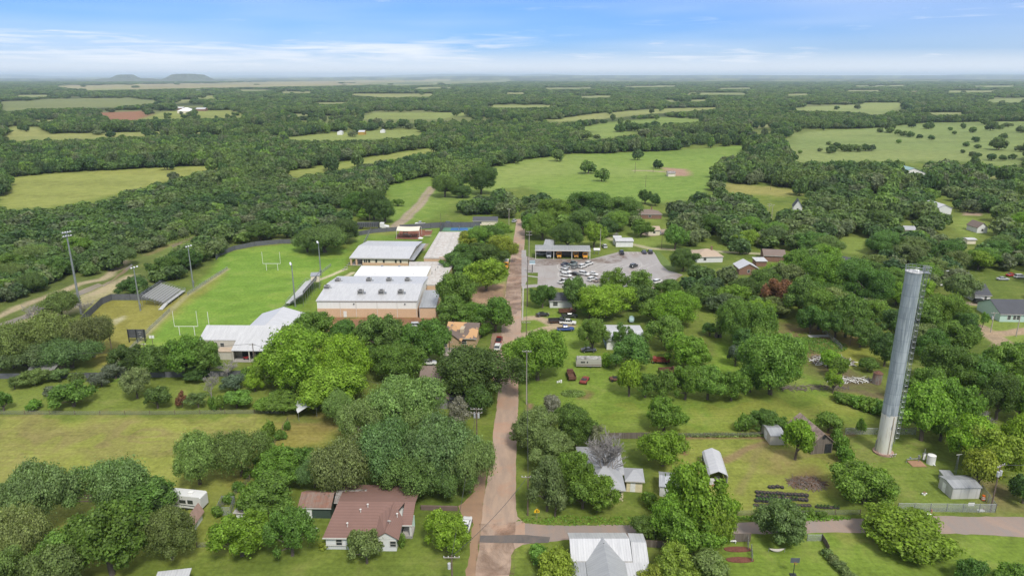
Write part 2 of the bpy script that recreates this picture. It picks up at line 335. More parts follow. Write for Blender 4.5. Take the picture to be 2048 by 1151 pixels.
# far fields (visible outlines)
FIELDS = [
 ([(0,357),(130,345),(300,336),(455,331),(466,334),(390,347),(330,364),(270,380),(180,400),(100,414),(0,420)], (.195,.215,.080)),
 ([(560,345),(640,333),(760,312),(850,297),(950,287),(962,291),(900,300),(830,312),(760,325),(680,338),(610,350),(575,352)], (.185,.215,.080)),
 ([(555,277),(640,268),(760,260),(850,260),(852,270),(800,276),(700,281),(600,282)], (.170,.205,.085)),
 ([(0,268),(0,258),(30,250),(85,255),(95,268),(260,265),(430,262),(436,266),(200,277),(0,284)], (.190,.210,.095)),
 ([(190,226),(285,222),(300,229),(270,242),(215,238)], (.210,.120,.085)),
 ([(268,241),(305,228),(345,222),(470,220),(495,230),(480,236),(390,238),(300,240)], (.180,.205,.080)),
 ([(722,233),(745,225),(930,225),(962,227),(880,238),(730,238)], (.175,.210,.090)),
 ([(668,187),(795,187),(872,188),(866,194),(760,195)], (.190,.205,.110)),
 ([(960,209),(1150,211),(1120,215),(985,216)], (.180,.205,.100)),
 ([(1095,240),(1200,226),(1330,217),(1442,214),(1435,219),(1300,228),(1200,238),(1120,243)], (.200,.220,.110)),
 ([(1130,262),(1200,247),(1330,234),(1425,240),(1430,243),(1330,248),(1275,262),(1230,277),(1145,285),(1190,262)], (.150,.205,.075)),
 ([(885,396),(940,360),(975,335),(1060,318),(1150,308),(1280,304),(1400,298),(1480,291),(1502,300),(1440,325),(1430,345),(1430,375),(1360,400),(1230,410),(1120,400),(1050,372),(990,380),(930,402)], (.130,.200,.055)),
 ([(760,372),(870,352),(885,380),(905,398),(860,440),(800,450),(700,425),(780,400)], (.115,.180,.045)),
 ([(1568,300),(1590,270),(1640,262),(1750,255),(1850,245),(2070,242),(2070,335),(1990,330),(1950,322),(1800,322),(1700,325),(1580,325)], (.150,.195,.090)),
 ([(1555,220),(1620,213),(1700,210),(1722,208),(1700,205),(1805,205),(1812,210),(1790,220),(1760,230),(1700,224),(1640,222)], (.165,.205,.100)),
 ([(1960,200),(2060,195),(2060,206),(1985,206)], (.170,.205,.110)),
 ([(1435,364),(1480,368),(1610,380),(1618,387),(1560,392),(1450,384)], (.210,.200,.090)),
 ([(1880,345),(2070,352),(2070,362),(1950,357)], (.190,.205,.100)),
 ([(400,191),(435,191),(440,198),(385,199)], (.180,.205,.100)),
 ([(560,183),(615,183),(640,187),(560,187)], (.190,.205,.120)),
 ([(1380,185),(1500,186),(1500,190),(1360,190)], (.170,.195,.110)),
 ([(1690,180),(1770,180),(1770,183),(1680,183)], (.180,.200,.120)),
 ([(100,198),(260,195),(330,205),(200,216),(60,218),(0,226),(0,206)], (.130,.155,.085)),
 ([(100,172),(640,162),(900,160),(905,165),(700,171),(420,176),(180,181)], (.230,.210,.150)),
 ([(700,166),(1020,160),(1020,164),(800,172)], (.150,.170,.110)),
 ([(20,190),(110,189),(100,193),(32,194)], (.185,.205,.120)),
 ([(150,178),(260,177),(250,180),(162,181)], (.185,.205,.120)),
 ([(470,180),(540,179),(530,182),(482,183)], (.185,.205,.120)),
 ([(330,200),(390,199),(380,203),(342,204)], (.185,.205,.120)),
 ([(1080,176),(1190,175),(1180,178),(1092,179)], (.185,.205,.120)),
 ([(1240,172),(1360,171),(1350,174),(1252,175)], (.185,.205,.120)),
 ([(1420,176),(1510,175),(1500,178),(1432,179)], (.185,.205,.120)),
 ([(1560,188),(1630,187),(1620,191),(1572,192)], (.185,.205,.120)),
 ([(1880,182),(2000,181),(1990,185),(1892,186)], (.185,.205,.120)),
 ([(1700,171),(1820,170),(1810,173),(1712,174)], (.185,.205,.120)),
 ([(1320,200),(1430,199),(1420,203),(1332,204)], (.185,.205,.120)),
 ([(1150,192),(1230,191),(1220,195),(1162,196)], (.185,.205,.120)),
 ([(1850,225),(1940,224),(1930,229),(1862,230)], (.185,.205,.120)),
 ([(620,205),(700,204),(690,208),(632,209)], (.185,.205,.120)),
 ([(1490,250),(1550,249),(1540,255),(1502,256)], (.185,.205,.120)),
 ([(480,245),(540,244),(530,248),(492,249)], (.185,.205,.120)),
 ([(560,228),(650,227),(640,232),(572,233)], (.185,.205,.120)),
 ([(60,240),(130,239),(120,244),(72,245)], (.185,.205,.120)),
 ([(1000,186),(1060,185),(1050,188),(1012,189)], (.185,.205,.120)),
 ([(1940,172),(2040,171),(2030,174),(1952,175)], (.185,.205,.120)),
 ([(820,175),(910,174),(900,177),(832,178)], (.185,.205,.120)),

]
for P, c in FIELDS:
    lay(P, c, 6 if P[0][1] > 330 else 14, 4 if P[0][1] > 330 else 8); lay(P, tuple(q*.72 for q in c), 10, 8, .55, (.06,.5,16,.5,.15)); lay(P, (c[0]*1.25,c[1]*1.12,c[2]*1.2), 10, 8, .5, (.12,.3,45,.52,.15))
lay([(885,396),(940,360),(975,335),(1060,318),(1150,308),(1170,330),(1100,350),(1000,372)], (.21,.235,.11), 30, 10, .45)
lay([(1010,345),(1120,318),(1330,330),(1300,350),(1200,345)], (.22,.24,.13), 20, 12, .6, (.02,.08,9,.45,.3))
lay([(190,226),(285,222),(300,229),(270,242),(215,238)], (.26,.13,.08), 10, 8)
# creek: grassy bank, gravel, sand
lay([(0,520),(120,520),(220,490),(330,470),(440,440),(560,400),(700,400),(700,440),(540,470),(430,505),(380,560),(230,600),(120,640),(0,690)], (.085,.110,.040), 6, 6)
lay([(330,480),(420,445),(520,415),(560,420),(470,460),(380,500),(300,530)], (.115,.150,.055), 5, 5)
path([(-40,640),(40,612),(100,588),(160,565),(210,556),(260,520)], 4.2, SAND, 2, 4, .85)
lay([(-20,655),(80,620),(160,590),(215,575),(262,550),(250,575),(200,605),(110,640),(-20,690)], (.27,.24,.19), 3, 3)
path([(195,585),(225,565),(262,552)], 5, SAND, 3, 3, .8); path([(262,522),(300,508),(370,480),(400,470),(500,432),(545,422)], 4, (.215,.150,.085), 3, 5, .6, (9,.45,.15))
# left fields
lay([(-20,830),(570,828),(585,850),(520,905),(470,975),(400,1010),(250,1151),(-60,1151)], (.188,.205,.064), 2, 2)
lay([(-20,830),(570,828),(585,850),(520,905),(300,900),(-20,940)], (.215,.165,.085), 8, 6, .65, (.25,.9,9,.47,.2))
lay([(-20,930),(300,900),(520,905),(400,1000),(-20,1010)], (.235,.215,.085), 8, 6, .6, (.2,.8,12,.45,.2))
lay([(-20,752),(560,755),(580,826),(-20,826)], (.125,.160,.045), 2, 3)
lay([(560,850),(660,840),(700,850),(640,900),(560,915),(500,965),(470,960)], (.190,.170,.062), 4, 4)
lay([(575,838),(690,838),(690,860),(600,860)], (.220,.150,.080), 5, 4, .6)
lay([(380,1010),(480,1000),(470,1090),(380,1110)], (.175,.185,.055), 4, 4, .6)
# football ground
FB = [(215,740),(420,545),(440,510),(500,497),(560,490),(640,486),(700,500),(690,545),(600,620),(520,660),(400,735),(225,760)]
lay(FB, (.120,.205,.042), 2, 1.5)
lay(FB, (.175,.245,.058), 6, 3, .8, (.10,.42,7,.5,.22))
lay([(170,635),(215,600),(300,600),(390,580),(440,545),(435,560),(330,640),(225,740),(190,745)], (.185,.175,.060), 3, 3)
path([(228,735),(300,660),(372,592),(455,538)], 2.2, (.23,.22,.15), 1, .4)
lay([(222,640),(245,632),(250,637),(228,650)], (.30,.28,.24), 1, .5)
lay([(640,560),(700,560),(690,620),(600,640)], (.13,.19,.04), 3, 2)
for a in ([(700,555),(680,575),(660,600)], [(632,562),(668,548),(690,538)], [(668,566),(706,545)]): path(a, 2.2, CONC, .6, .2)
# school surroundings
lay([(632,632),(872,632),(880,652),(760,664),(650,662)], (.28,.15,.09), 2, 1.5); lay([(700,636),(860,638),(840,652),(690,650)], (.20,.115,.075), 3, 3, .7)
lay([(938,585),(975,566),(1012,560),(1012,616),(936,616)], (.32,.21,.145), 1.5, 1); lay([(940,585),(1000,580),(1008,600),(945,600)], (.20,.135,.10), 4, 3, .6)
lay([(720,455),(800,448),(940,452),(1030,470),(1030,560),(940,575),(930,500),(830,505),(700,500)], (.112,.175,.040), 2, 2)
lay([(722,447),(800,447),(800,468),(722,470)], (.165,.185,.065), 3, 2)
lay([(832,487),(858,487),(848,501),(830,501)], (.30,.24,.21), .8, .4)
lay([(945,452),(1035,452),(1033,492),(1000,470)], (.13,.18,.05), 3, 3)
path([(865,374),(836,412),(810,440),(792,452)], 6.5, (.33,.27,.21), 1.5, 1.5); path([(865,374),(838,408),(812,438)], 1.2, (.20,.20,.08), 1, 1, .5)
# roadside verge, east
lay([(1045,615),(1100,600),(1160,600),(1160,660),(1180,700),(1400,720),(1700,760),(1760,790),(1750,850),(1400,868),(1180,850),(1055,830),(1043,760)], (.118,.172,.038), 2, 2)
lay([(1180,800),(1760,790),(1745,850),(1400,868),(1180,850)], (.175,.185,.055), 6, 5, .7, (.3,.9,9,.42,.25))
lay([(1050,665),(1150,665),(1140,740),(1100,735)], (.135,.200,.045), 4, 3, .8)
lay([(1055,745),(1095,850),(1050,860)], (.10,.16,.03), 3, 2, .7)
path([(1046,638),(1075,635),(1100,645),(1130,650)], 4.2, (.38,.30,.22), 1.2, 1); path([(1046,668),(1075,662),(1105,654),(1140,650)], 4.5, (.38,.30,.22), 1.2, 1)
lay([(1055,807),(1066,807),(1066,826),(1055,826)], (.25,.16,.11), .6, .4)
lay([(1168,783),(1180,785),(1175,795),(1155,795)], (.2,.12,.075), 1, 1.5, .8)
# garden and barn yard
lay([(1370,870),(1640,880),(1700,925),(1750,1000),(1470,1030),(1300,1000),(1300,880)], (.165,.185,.055), 3, 3)
lay([(1470,895),(1530,875),(1690,930),(1640,990),(1560,960)], (.235,.155,.090), 6, 5, .6, (.8,.8,7,.42,.2))
path([(1365,872),(1480,868),(1560,872),(1700,866)], 2.0, (.225,.150,.085), 1, 1); path([(1362,870),(1368,905)], 1.5, DIRT, 1, .6)
path([(1530,882),(1480,905),(1445,918)], 2.2, (.24,.165,.10), 1, 1, .8); path([(1525,885),(1505,930),(1480,985)], 1.6, (.22,.19,.08), 1, 1, .6)
lay([(1590,955),(1640,950),(1650,975),(1600,975)], (.17,.105,.06), 2, 2, .8)
lay([(1505,978),(1625,988),(1625,1018),(1500,1012)], (.15,.155,.05), 2, 2)
lay([(1690,880),(1900,880),(1990,960),(1990,1025),(1700,1025),(1720,935)], (.118,.158,.042), 3, 3); lay([(1700,900),(1880,900),(1900,1000),(1730,1000)], (.18,.13,.07), 6, 5, .55, (.5,.8,6,.5,.2))
lay([(1455,1085),(1570,1080),(1660,1080),(2070,1075),(2070,1180),(1400,1180)], (.125,.180,.040), 2, 2)
lay([(1690,1075),(2070,1068),(2070,1092),(1800,1085)], (.26,.23,.10), 3, 3, .6, (.3,.9,6,.45,.2))
lay([(1960,960),(2070,980),(2070,1025),(1960,1020)], (.20,.15,.085), 3, 3, .7)
# debris field, upper right yard
lay([(1430,660),(1460,640),(1480,760),(1420,740)], (.125,.20,.035), 3, 3)
lay([(1540,650),(1640,640),(1700,690),(1640,730),(1570,700)], (.17,.105,.07), 5, 4, .8, (.9,.9,7,.36,.2))
lay([(1690,660),(1760,650),(1760,720),(1700,730),(1670,690)], (.175,.185,.05), 4, 3); lay([(1690,665),(1750,660),(1740,690),(1690,692)], (.24,.145,.09), 4, 3, .7)
path([(1600,762),(1680,778),(1760,786)], 7, (.14,.10,.07), 3, 3, .8, (6,.4,.2)); lay([(1620,700),(1690,730),(1730,770),(1640,775),(1605,750)], (.13,.09,.065), 4, 4, .8, (.9,.9,6,.42,.2))
# far town lawns and lanes
for P in ([(1915,432),(1955,438),(1985,470),(1940,478),(1905,455)], [(1660,470),(1735,478),(1740,505),(1690,505)], [(1270,430),(1330,434),(1330,445),(1275,444)],
          [(1195,470),(1320,472),(1320,492),(1190,492)], [(1930,612),(2070,618),(2070,690),(1980,680)]): lay(P, (.140,.185,.055), 3, 2)
path([(1905,604),(1960,608),(2010,610)], 4.5, (.34,.28,.22), 1, 1); path([(1960,655),(1990,675),(2010,690),(2000,700)], 6, (.33,.25,.18), 1, 1); path([(1985,668),(2070,660)], 5, (.34,.25,.18), 1, 1)
path([(1270,341),(1310,342),(1345,345)], 6, (.36,.28,.22), 2, 1); lay([(1325,335),(1375,338),(1380,352),(1345,352)], (.34,.22,.17), 4, 3)
path([(1190,470),(1300,497),(1420,502),(1600,512)], 4, (.30,.28,.25), 1, .6)
lay([(1925,423),(1960,425),(1960,431),(1925,431)], (.32,.24,.18), 1, 1)
path([(1300,468),(1330,462)], 9, (.33,.26,.22), 1, 1)
# height: ridges and plateaus near the horizon
ri = fbm(GX, GY*1.4, 9000, 50, 4)
GZ = np.where(GY > 9000, np.clip((GY-9000)/30000,0,1)*np.clip((ri-.38)*520, 0, 175), 0.0)
GZ = GZ + np.clip((GY-2500)/6000,0,1)*(n_f-.5)*22
GZ = np.where((Sx[None,:].repeat(nr,0).ravel() > .02) & (GY > 20000), np.maximum(GZ, 95*np.clip((GY-20000)/3000,0,1)*np.clip((Sx[None,:].repeat(nr,0).ravel()-.02)/.04,0,1)), GZ)
m = bpy.data.meshes.new('ground')
idx = np.arange(nr*ncl).reshape(nr, ncl); q = np.stack([idx[:-1,:-1], idx[:-1,1:], idx[1:,1:], idx[1:,:-1]], -1).reshape(-1, 4)
m.vertices.add(GX.size); m.vertices.foreach_set('co', np.stack([GX,GY,GZ],1).ravel().astype(np.float32))
m.loops.add(q.size); m.loops.foreach_set('vertex_index', q.ravel().astype(np.int32))
m.polygons.add(len(q)); m.polygons.foreach_set('loop_start', (np.arange(len(q))*4).astype(np.int32)); m.polygons.foreach_set('loop_total', np.full(len(q),4,np.int32))
m.update(); m.validate()
at = m.attributes.new('cover', 'FLOAT_COLOR', 'POINT'); at.data.foreach_set('color', np.concatenate([colr, np.ones((GX.size,1))],1).ravel().astype(np.float32))
gm = bpy.data.materials.new('ground_cover'); t, n, l = NM(gm); tc = n.new('ShaderNodeTexCoord'); av = n.new('ShaderNodeAttribute'); av.attribute_name = 'cover'
f1 = noise(t, tc.outputs['Object'], 1.1, 6, 0.7); f2 = noise(t, tc.outputs['Object'], 0.12, 7, 0.65, .5); f3 = noise(t, tc.outputs['Object'], 1.0, 5, .7, .3, (.06,1.1,1))
def mr(x, a, b, c, d):
    k = n.new('ShaderNodeMapRange'); l.new(x, k.inputs[0])
    for i, q_ in enumerate((a,b,c,d)): k.inputs[i+1].default_value = q_
    return k.outputs[0]
k = mth(t, 'MULTIPLY', mth(t, 'MULTIPLY', mr(f1,.3,.7,.72,1.28), mr(f2,.3,.7,.78,1.22)), mr(f3,.3,.7,.88,1.12))
vm = n.new('ShaderNodeVectorMath'); vm.operation = 'SCALE'; l.new(av.outputs['Color'], vm.inputs[0]); l.new(k, vm.inputs['Scale'])
col = mixc(t, mr(f2,.52,.72,0,.35), vm.outputs[0], (.20,.17,.07))
finish(t, col, 0.95, 0, f1, 0.5, 0.15, spec=.1); m.materials.append(gm)
go = obj('ground', m); go['kind'] = 'structure'
b = MB(); b.add([(-90000,-20000,-3),(90000,-20000,-3),(90000,90000,-3),(-90000,90000,-3)], [(0,1,2,3)])
tr_ = b.build('terrain', plain('terrain_cover', (.07,.10,.035), .95, scale=.01, var=.3)); tr_['kind'] = 'structure'

def sheet(name, poly, z, mat, px=True, jag=0.0, step=1.2):
    P = [G(*p) for p in poly] if px else poly
    out = []; n_ = len(P)
    for i in range(n_):
        a, b_ = Vector(P[i]), Vector(P[(i+1)%n_]); k = max(1, int((b_-a).length/step)) if jag else 1
        for j in range(k):
            p = a.lerp(b_, j/k)
            if jag: p += Vector((random.uniform(-jag,jag), random.uniform(-jag,jag)))
            out.append((p.x, p.y, z))
    bm = bmesh.new(); vs = [bm.verts.new(p) for p in out]; f = bm.faces.new(vs); bmesh.ops.triangulate(bm, faces=[f])
    me = bpy.data.meshes.new(name); bm.to_mesh(me); bm.free(); me.materials.append(mat)
    if me.polygons[0].normal.z < 0: me.flip_normals()
    o = obj(name, me); o['kind'] = 'structure'; return o
def paving(name, c, c2, c3, s=.25, rough=.8, seams=False):
    c, c2, c3 = (tuple(x*.72 for x in q) for q in (c, c2, c3))
    m = bpy.data.materials.new(name); t, n, l = NM(m); tc = n.new('ShaderNodeTexCoord'); o = tc.outputs['Object']
    a = noise(t, o, s, 7, .7, .3, (1.6,.35,1)); b_ = noise(t, o, s*6, 5, .75); e = noise(t, o, s*.35, 4, .6, .8)
    col = ramp2(t, a, c, c2, .35, .65); r = n.new('ShaderNodeMapRange'); r.inputs[1].default_value = .5; r.inputs[2].default_value = .66; l.new(e, r.inputs[0])
    col = mixc(t, mth(t,'MULTIPLY',r.outputs[0],.8), col, c3); col = mixc(t, mth(t,'MULTIPLY',b_,.45), col, tuple(x*.55 for x in c))
    if seams:
        sx = n.new('ShaderNodeSeparateXYZ'); l.new(o, sx.inputs[0])
        for ax, pt in ((0,4.5),(1,5.5)):
            col = mixc(t, mth(t,'MULTIPLY', mth(t,'LESS_THAN', mth(t,'FRACT', mth(t,'MULTIPLY', sx.outputs[ax], 1/pt)), .02), .4), col, tuple(x*.4 for x in c))
    finish(t, col, rough if isinstance(rough,float) else .5, 0, b_, .3, .02, spec=.35); return m
ROADM = paving('road_surface', (.52,.375,.275), (.37,.275,.215), (.50,.30,.20), .4)
LOTM = paving('lot_surface', (.44,.405,.38), (.36,.325,.30), (.29,.20,.15), .10, .45, True)
ROAD_L = [(915,1500),(945,1190),(950,1151),(957,1100),(962,1050),(968,1000),(978,940),(984,900),(987,860),(993,820),(998,760),(1001,700),(1003,660),(1007,620),(1013,570),(1019,530),(1025,490),(1030,462),(1033,438)]
ROAD_R = [(1050,438),(1050,462),(1049,490),(1045,530),(1043,570),(1043,620),(1042,660),(1040,700),(1037,760),(1036,820),(1035,860),(1033,900),(1032,940),(1031,1000),(1034,1032),(1050,1046),(1050,1086),(1030,1098),(1023,1110),(1019,1151),(1017,1190),(1008,1500)]
sheet('road', ROAD_L+ROAD_R, .03, ROADM, jag=.10)
SIDE = [(1046,1046),(1110,1050),(1260,1049),(1480,1045),(1700,1036),(1880,1031),(2080,1034),(2600,1034),(2600,1075),(2080,1075),(1900,1066),(1700,1064),(1500,1067),(1250,1075),(1140,1078),(1046,1088)]
sheet('side_road', SIDE, .022, paving('side_road_surface', (.36,.27,.22), (.31,.27,.245), (.42,.30,.23), .35), jag=.16)
sheet('asphalt_patch', [(960,1070),(1052,1069),(1100,1073),(1098,1085),(1052,1086),(959,1084)], .045, paving('patch_surface', (.125,.115,.11), (.17,.15,.14), (.22,.17,.14), .6), jag=.06)
sheet('verge', [(975,935),(968,1000),(962,1050),(957,1100),(944,1195),(922,1195),(940,1100),(946,1040),(925,1032),(918,1012),(945,985),(955,940)], .012, paving('verge_surface', (.40,.245,.145), (.36,.24,.155), (.25,.16,.11), .3), jag=.2)
sheet('verge', [(985,665),(1003,665),(1001,700),(997,760),(985,760),(988,712),(978,700)], .012, paving('verge_surface_2', (.38,.25,.17), (.33,.23,.16), (.22,.15,.11), .3), jag=.15)
DARKP = paving('patched_strip', (.15,.12,.11), (.21,.17,.15), (.28,.2,.16), .8)
sheet('road_edge', [(984,900),(979,930),(982,932),(987,903)], .05, DARKP, jag=.15, step=.6)
sheet('road_edge', [(999,700),(996,760),(999,760),(1002,700)], .05, DARKP, jag=.15, step=.6)
sheet('drain', [(1043,500),(1052,500),(1054,560),(1050,572),(1043,572)], .035, paving('drain_surface', (.36,.34,.34), (.44,.41,.40), (.38,.30,.26), .4), jag=.1)
sheet('parking_lot', [(1052,512),(1072,517),(1182,518),(1240,503),(1308,504),(1322,528),(1338,541),(1366,549),(1350,560),(1300,592),(1200,604),(1140,578),(1104,574),(1066,574),(1045,577),(1043,570),(1075,568),(1076,545),(1054,545)], .024, LOTM)
mm = bpy.data.materials.new('mud_stain'); t, n, l = NM(mm); tc = n.new('ShaderNodeTexCoord'); fa = noise(t, tc.outputs['Object'], .16, 7, .7, .6); k_ = n.new('ShaderNodeMapRange'); l.new(fa, k_.inputs[0]); k_.inputs[1].default_value = .40; k_.inputs[2].default_value = .66; k_.inputs[4].default_value = .6
finish(t, ramp2(t, noise(t, tc.outputs['Object'], 1.2, 5, .7), (.13,.075,.05), (.21,.135,.095)), .5, 0, alpha=k_.outputs[0])
sheet('mud_stain', [(1056,513),(1074,519),(1182,520),(1245,506),(1262,516),(1230,527),(1160,523),(1140,528),(1070,532),(1055,528)], .028, mm, jag=.5, step=2); sheet('mud_stain', [(1290,575),(1330,552),(1364,552),(1330,585)], .0285, mm, jag=.4, step=2)
sheet('mud_stain', [(958,1045),(1030,1045),(1030,1150),(950,1150)], .036, mm, jag=.3, step=2); sheet('mud_stain', [(1012,560),(1030,490),(1046,490),(1042,620),(1010,640)], .0345, mm, jag=.3, step=2)
WH = plain('marking_paint', (.62,.60,.57), .7, var=.2, scale=3)
b = MB()
def stripe(p, q, w, z=.036):
    a, c = Vector(G(*p)), Vector(G(*q)); d = (c-a).normalized(); e = Vector((-d.y, d.x))*w/2
    b.add([(a-e).to_3d()+Vector((0,0,z)), (c-e).to_3d()+Vector((0,0,z)), (c+e).to_3d()+Vector((0,0,z)), (a+e).to_3d()+Vector((0,0,z))], [(0,1,2,3)])
for i in range(10): stripe((1138+i*17.2, 536.5), (1160.5+i*17.2, 527), .16)
for i in range(10): stripe((1140+i*17.2, 552), (1120+i*17.2, 540), .16)
for i in range(9): stripe((1236+i*9.5, 503.5), (1238.5+i*9.5, 508), .16)
stripe((1120,538.5),(1282,538.5),.16); 
for i in range(9):
    a0 = math.pi/2+math.pi*i/9; a1 = math.pi/2+math.pi*(i+1)/9
    stripe((1120+5*math.cos(a0), 533-6*math.sin(a0)),(1120+5*math.cos(a1), 533-6*math.sin(a1)),.16)
    stripe((1121+5*math.cos(a0), 549-6*math.sin(a0)),(1121+5*math.cos(a1), 549-6*math.sin(a1)),.16)
    stripe((1276-8*math.cos(a0), 530-6*math.sin(a0)),(1276-8*math.cos(a1), 530-6*math.sin(a1)),.16)
mk = b.build('lot_marking', WH); mk['kind'] = 'structure'
sheet('grass_island', [(1308,502),(1318,502),(1345,530),(1352,540),(1345,543),(1336,541),(1322,528)], .036, gm and plain('island_grass', (.115,.17,.035), .95, scale=1, var=.25), jag=.1)
SIDEW = plain('sidewalk_concrete', (.38,.36,.33), .85, var=.2, scale=.6)
sheet('sidewalk', [(1044,549),(1076,553),(1076,555),(1044,551)], .03, SIDEW)
sheet('sidewalk', [(1045,569),(1048,569),(1046,640),(1044,640)], .03, SIDEW)
WAT = bpy.data.materials.new('muddy_water'); t, n, l = NM(WAT); tc = n.new('ShaderNodeTexCoord')
fw = noise(t, tc.outputs['Object'], .08, 5, .6); finish(t, ramp2(t, fw, (.13,.105,.06), (.20,.15,.085), .4, .6), .32, 0, noise(t, tc.outputs['Object'], .9, 3), .08, .05, spec=.5)
sheet('creek', [(-60,668),(0,648),(40,634),(85,615),(120,598),(165,577),(196,566),(205,570),(185,582),(140,600),(90,620),(40,642),(-60,684)], .03, WAT, jag=.8, step=4)
sheet('creek', [(205,570),(222,560),(262,528),(266,531),(226,563),(208,574)], .034, WAT, jag=.6, step=4)
sheet('creek', [(345,490),(372,478),(396,469),(398,472),(372,484),(347,495)], .034, WAT, jag=.6, step=4)
sheet('creek', [(500,430),(530,422),(548,418),(546,423),(520,431),(500,436)], .034, WAT, jag=.6, step=4)
# tennis court and playground surface
sheet('court_surround', [(884,462),(888,452),(960,453),(968,462)], .03, plain('court_green', (.10,.22,.15), .8))
sheet('court', [(900,461),(903,455.5),(935,455.5),(936,461)], .045, plain('court_blue', (.045,.14,.34), .8))
sheet('playground_mulch', [(789.5,477.5),(841,478.6),(846,472),(862,469),(866,460),(834,459),(830,463),(800,462)], .03, plain('mulch', (.20,.075,.045), .95, var=.3, scale=2), jag=.1)
# mesas far away
def mesa(u, v0, v1, w, top, seedv):
    y = 80*FPX/((v0-151.8)*cp)*.957; x = (u-1024)/FPX*(y*cp+CAM_H*sp_)
    k = (y*cp)/FPX; rad = w/2*k; hh = (v0-v1)*k*.98
    nu, nv = 72, 26; vs = []; fs = []; rs = np.random.default_rng(seedv)
    ph = rs.random(8)*6.28
    for j in range(nv+1):
        r_ = j/nv
        for i in range(nu):
            a = 2*math.pi*i/nu; wob = 1+.10*math.sin(3*a+ph[0])+.05*math.sin(7*a+ph[1])+.03*math.sin(13*a+ph[2])
            tt = top*wob; z = hh if r_ < tt else hh*(max(0,1-(r_-tt)/(1-tt)))**1.7
            z += hh*.05*math.sin(9*r_+ph[3]+2*a) if r_ < tt else 0; z += rs.normal()*hh*.018
            vs.append((x+rad*r_*math.cos(a)*wob, y+rad*r_*math.sin(a)*wob, (z if j < nv else -8)))
    for j in range(nv):
        for i in range(nu): fs.append((j*nu+i, j*nu+(i+1)%nu, (j+1)*nu+(i+1)%nu, (j+1)*nu+i))
    fs.append(tuple(range(nu-1,-1,-1))); mb = MB(); mb.add(vs, fs)
    mt = plain('hill_brush', (.085,.10,.06), .95, var=.45, scale=.012); o = mb.build('hill', mt); o['kind'] = 'structure'
mesa(255, 161, 149.5, 92, .30, 1); mesa(376, 161, 148.2, 118, .42, 2); mesa(250, 161.5, 156.5, 170, .5, 3)
# ================================================================== BUILDINGS
LAND = []                 # landmarks for tree labels: (text, u, v)
FOOT = []                 # footprints kept clear of generated trees: (x, y, radius)
def mark(txt, u, v): LAND.append((txt, u, v))
def hz(u, v, vt):
    y = G(u, v)[1]; A = (575.5-vt)/FPX
    return CAM_H + y*(A*cp-sp_)/(cp+A*sp_)
def frame(pL, pR, h):
    a, b = Vector(G(*pL, h)), Vector(G(*pR, h)); d = b-a
    return a.x, a.y, math.atan2(d.y, d.x), d.length
def dep(pL, pR, h, u, v, h2):
    a, b = Vector(G(*pL, h)), Vector(G(*pR, h)); d = (b-a).normalized(); q = Vector(G(u, v, h2))-a
    return -q.x*d.y + q.y*d.x
WHITE = plain('white_paint', (.76,.76,.73), .6, var=.12, scale=.6); CREAM = plain('cream_wall', (.72,.66,.52), .8, var=.1, scale=.5)
TRIMC = plain('trim_paint', (.62,.60,.56), .6, var=.05); BRICK = bricky('orange_brick', (.74,.48,.29), (.58,.48,.38)); REDB = bricky('red_brick', (.26,.12,.08), (.3,.25,.2))
METW = seam('metal_roof_light', (.66,.66,.66), (.50,.50,.51), 0, .45, .42, .25, .4); METG = seam('metal_roof_grey', (.46,.47,.48), (.30,.31,.32), 0, .5, .45, .3, .5)
METWY = seam('metal_roof_light_y', (.66,.66,.67), (.52,.52,.54), 1, .5, .42, .2, .4); WALLM = seam('metal_wall', (.66,.62,.55), (.54,.51,.45), 0, .35, .6, .1, .3)
RUST = seam('rusty_roof', (.30,.22,.18), (.17,.11,.09), 0, .7, .7, .1, .5, (.20,.10,.07)); RUSTW = seam('rusty_white_roof', (.45,.44,.43), (.30,.28,.27), 0, .7, .6, .1, .6, (.12,.08,.065))
WOOD = planks('grey_boards', (.14,.115,.095), (.22,.19,.16), .22); DARKM = plain('dark_metal', (.05,.055,.06), .5, .4); GALV = plain('galvanised_steel', (.36,.38,.40), .4, .55, var=.2)
CONCM = plain('concrete', (.36,.34,.31), .9, var=.2, scale=.5); WOODP = plain('pole_wood', (.16,.12,.09), .9, var=.25, scale=3); GL = glass()
STAINW = seam('stained_flat_roof', (.60,.59,.57), (.50,.48,.45), 0, 6, .8, 0, .4, (.34,.30,.27)); FASC = plain('fascia_metal', (.52,.50,.47), .5)

def add_window(root, face, W_, D_, fx, z0, w, h, frm=TRIMC, pane=GL, name='window'):
    """window frame (four bars) standing proud of a wall, with its pane"""
    t_ = .09
    def pl(a, b, c, d, e, f):  # local along-wall, out, z -> xyz
        mb = MB(); mb.box(a, b, c, d, e, f)
        def tr(p):
            s_, o_, z_ = p
            if face == 'f': return (s_, -o_, z_)
            if face == 'b': return (W_-s_, D_+o_, z_)
            if face == 'l': return (-o_, D_-s_, z_)
            return (W_+o_, s_, z_)
        return [tr(p) for p in mb.v], mb.f
    ln = W_ if face in 'fb' else D_
    x0 = fx*ln-w/2; x1 = x0+w; F_ = MB()
    for q in ((x0-t_,.004,z0-t_,x1+t_,.07,z0),(x0-t_,.004,z0+h,x1+t_,.07,z0+h+t_),(x0-t_,.004,z0,x0,.07,z0+h),(x1,.004,z0,x1+t_,.07,z0+h),(x0,.004,z0+h*.48,x1,.06,z0+h*.52)):
        F_.add(*pl(*q))
    fo = F_.build(name, frm, root); P_ = MB(); P_.add(*pl(x0,.002,z0,x1,.03,z0+h)); P_.build('pane', pane, fo); return fo
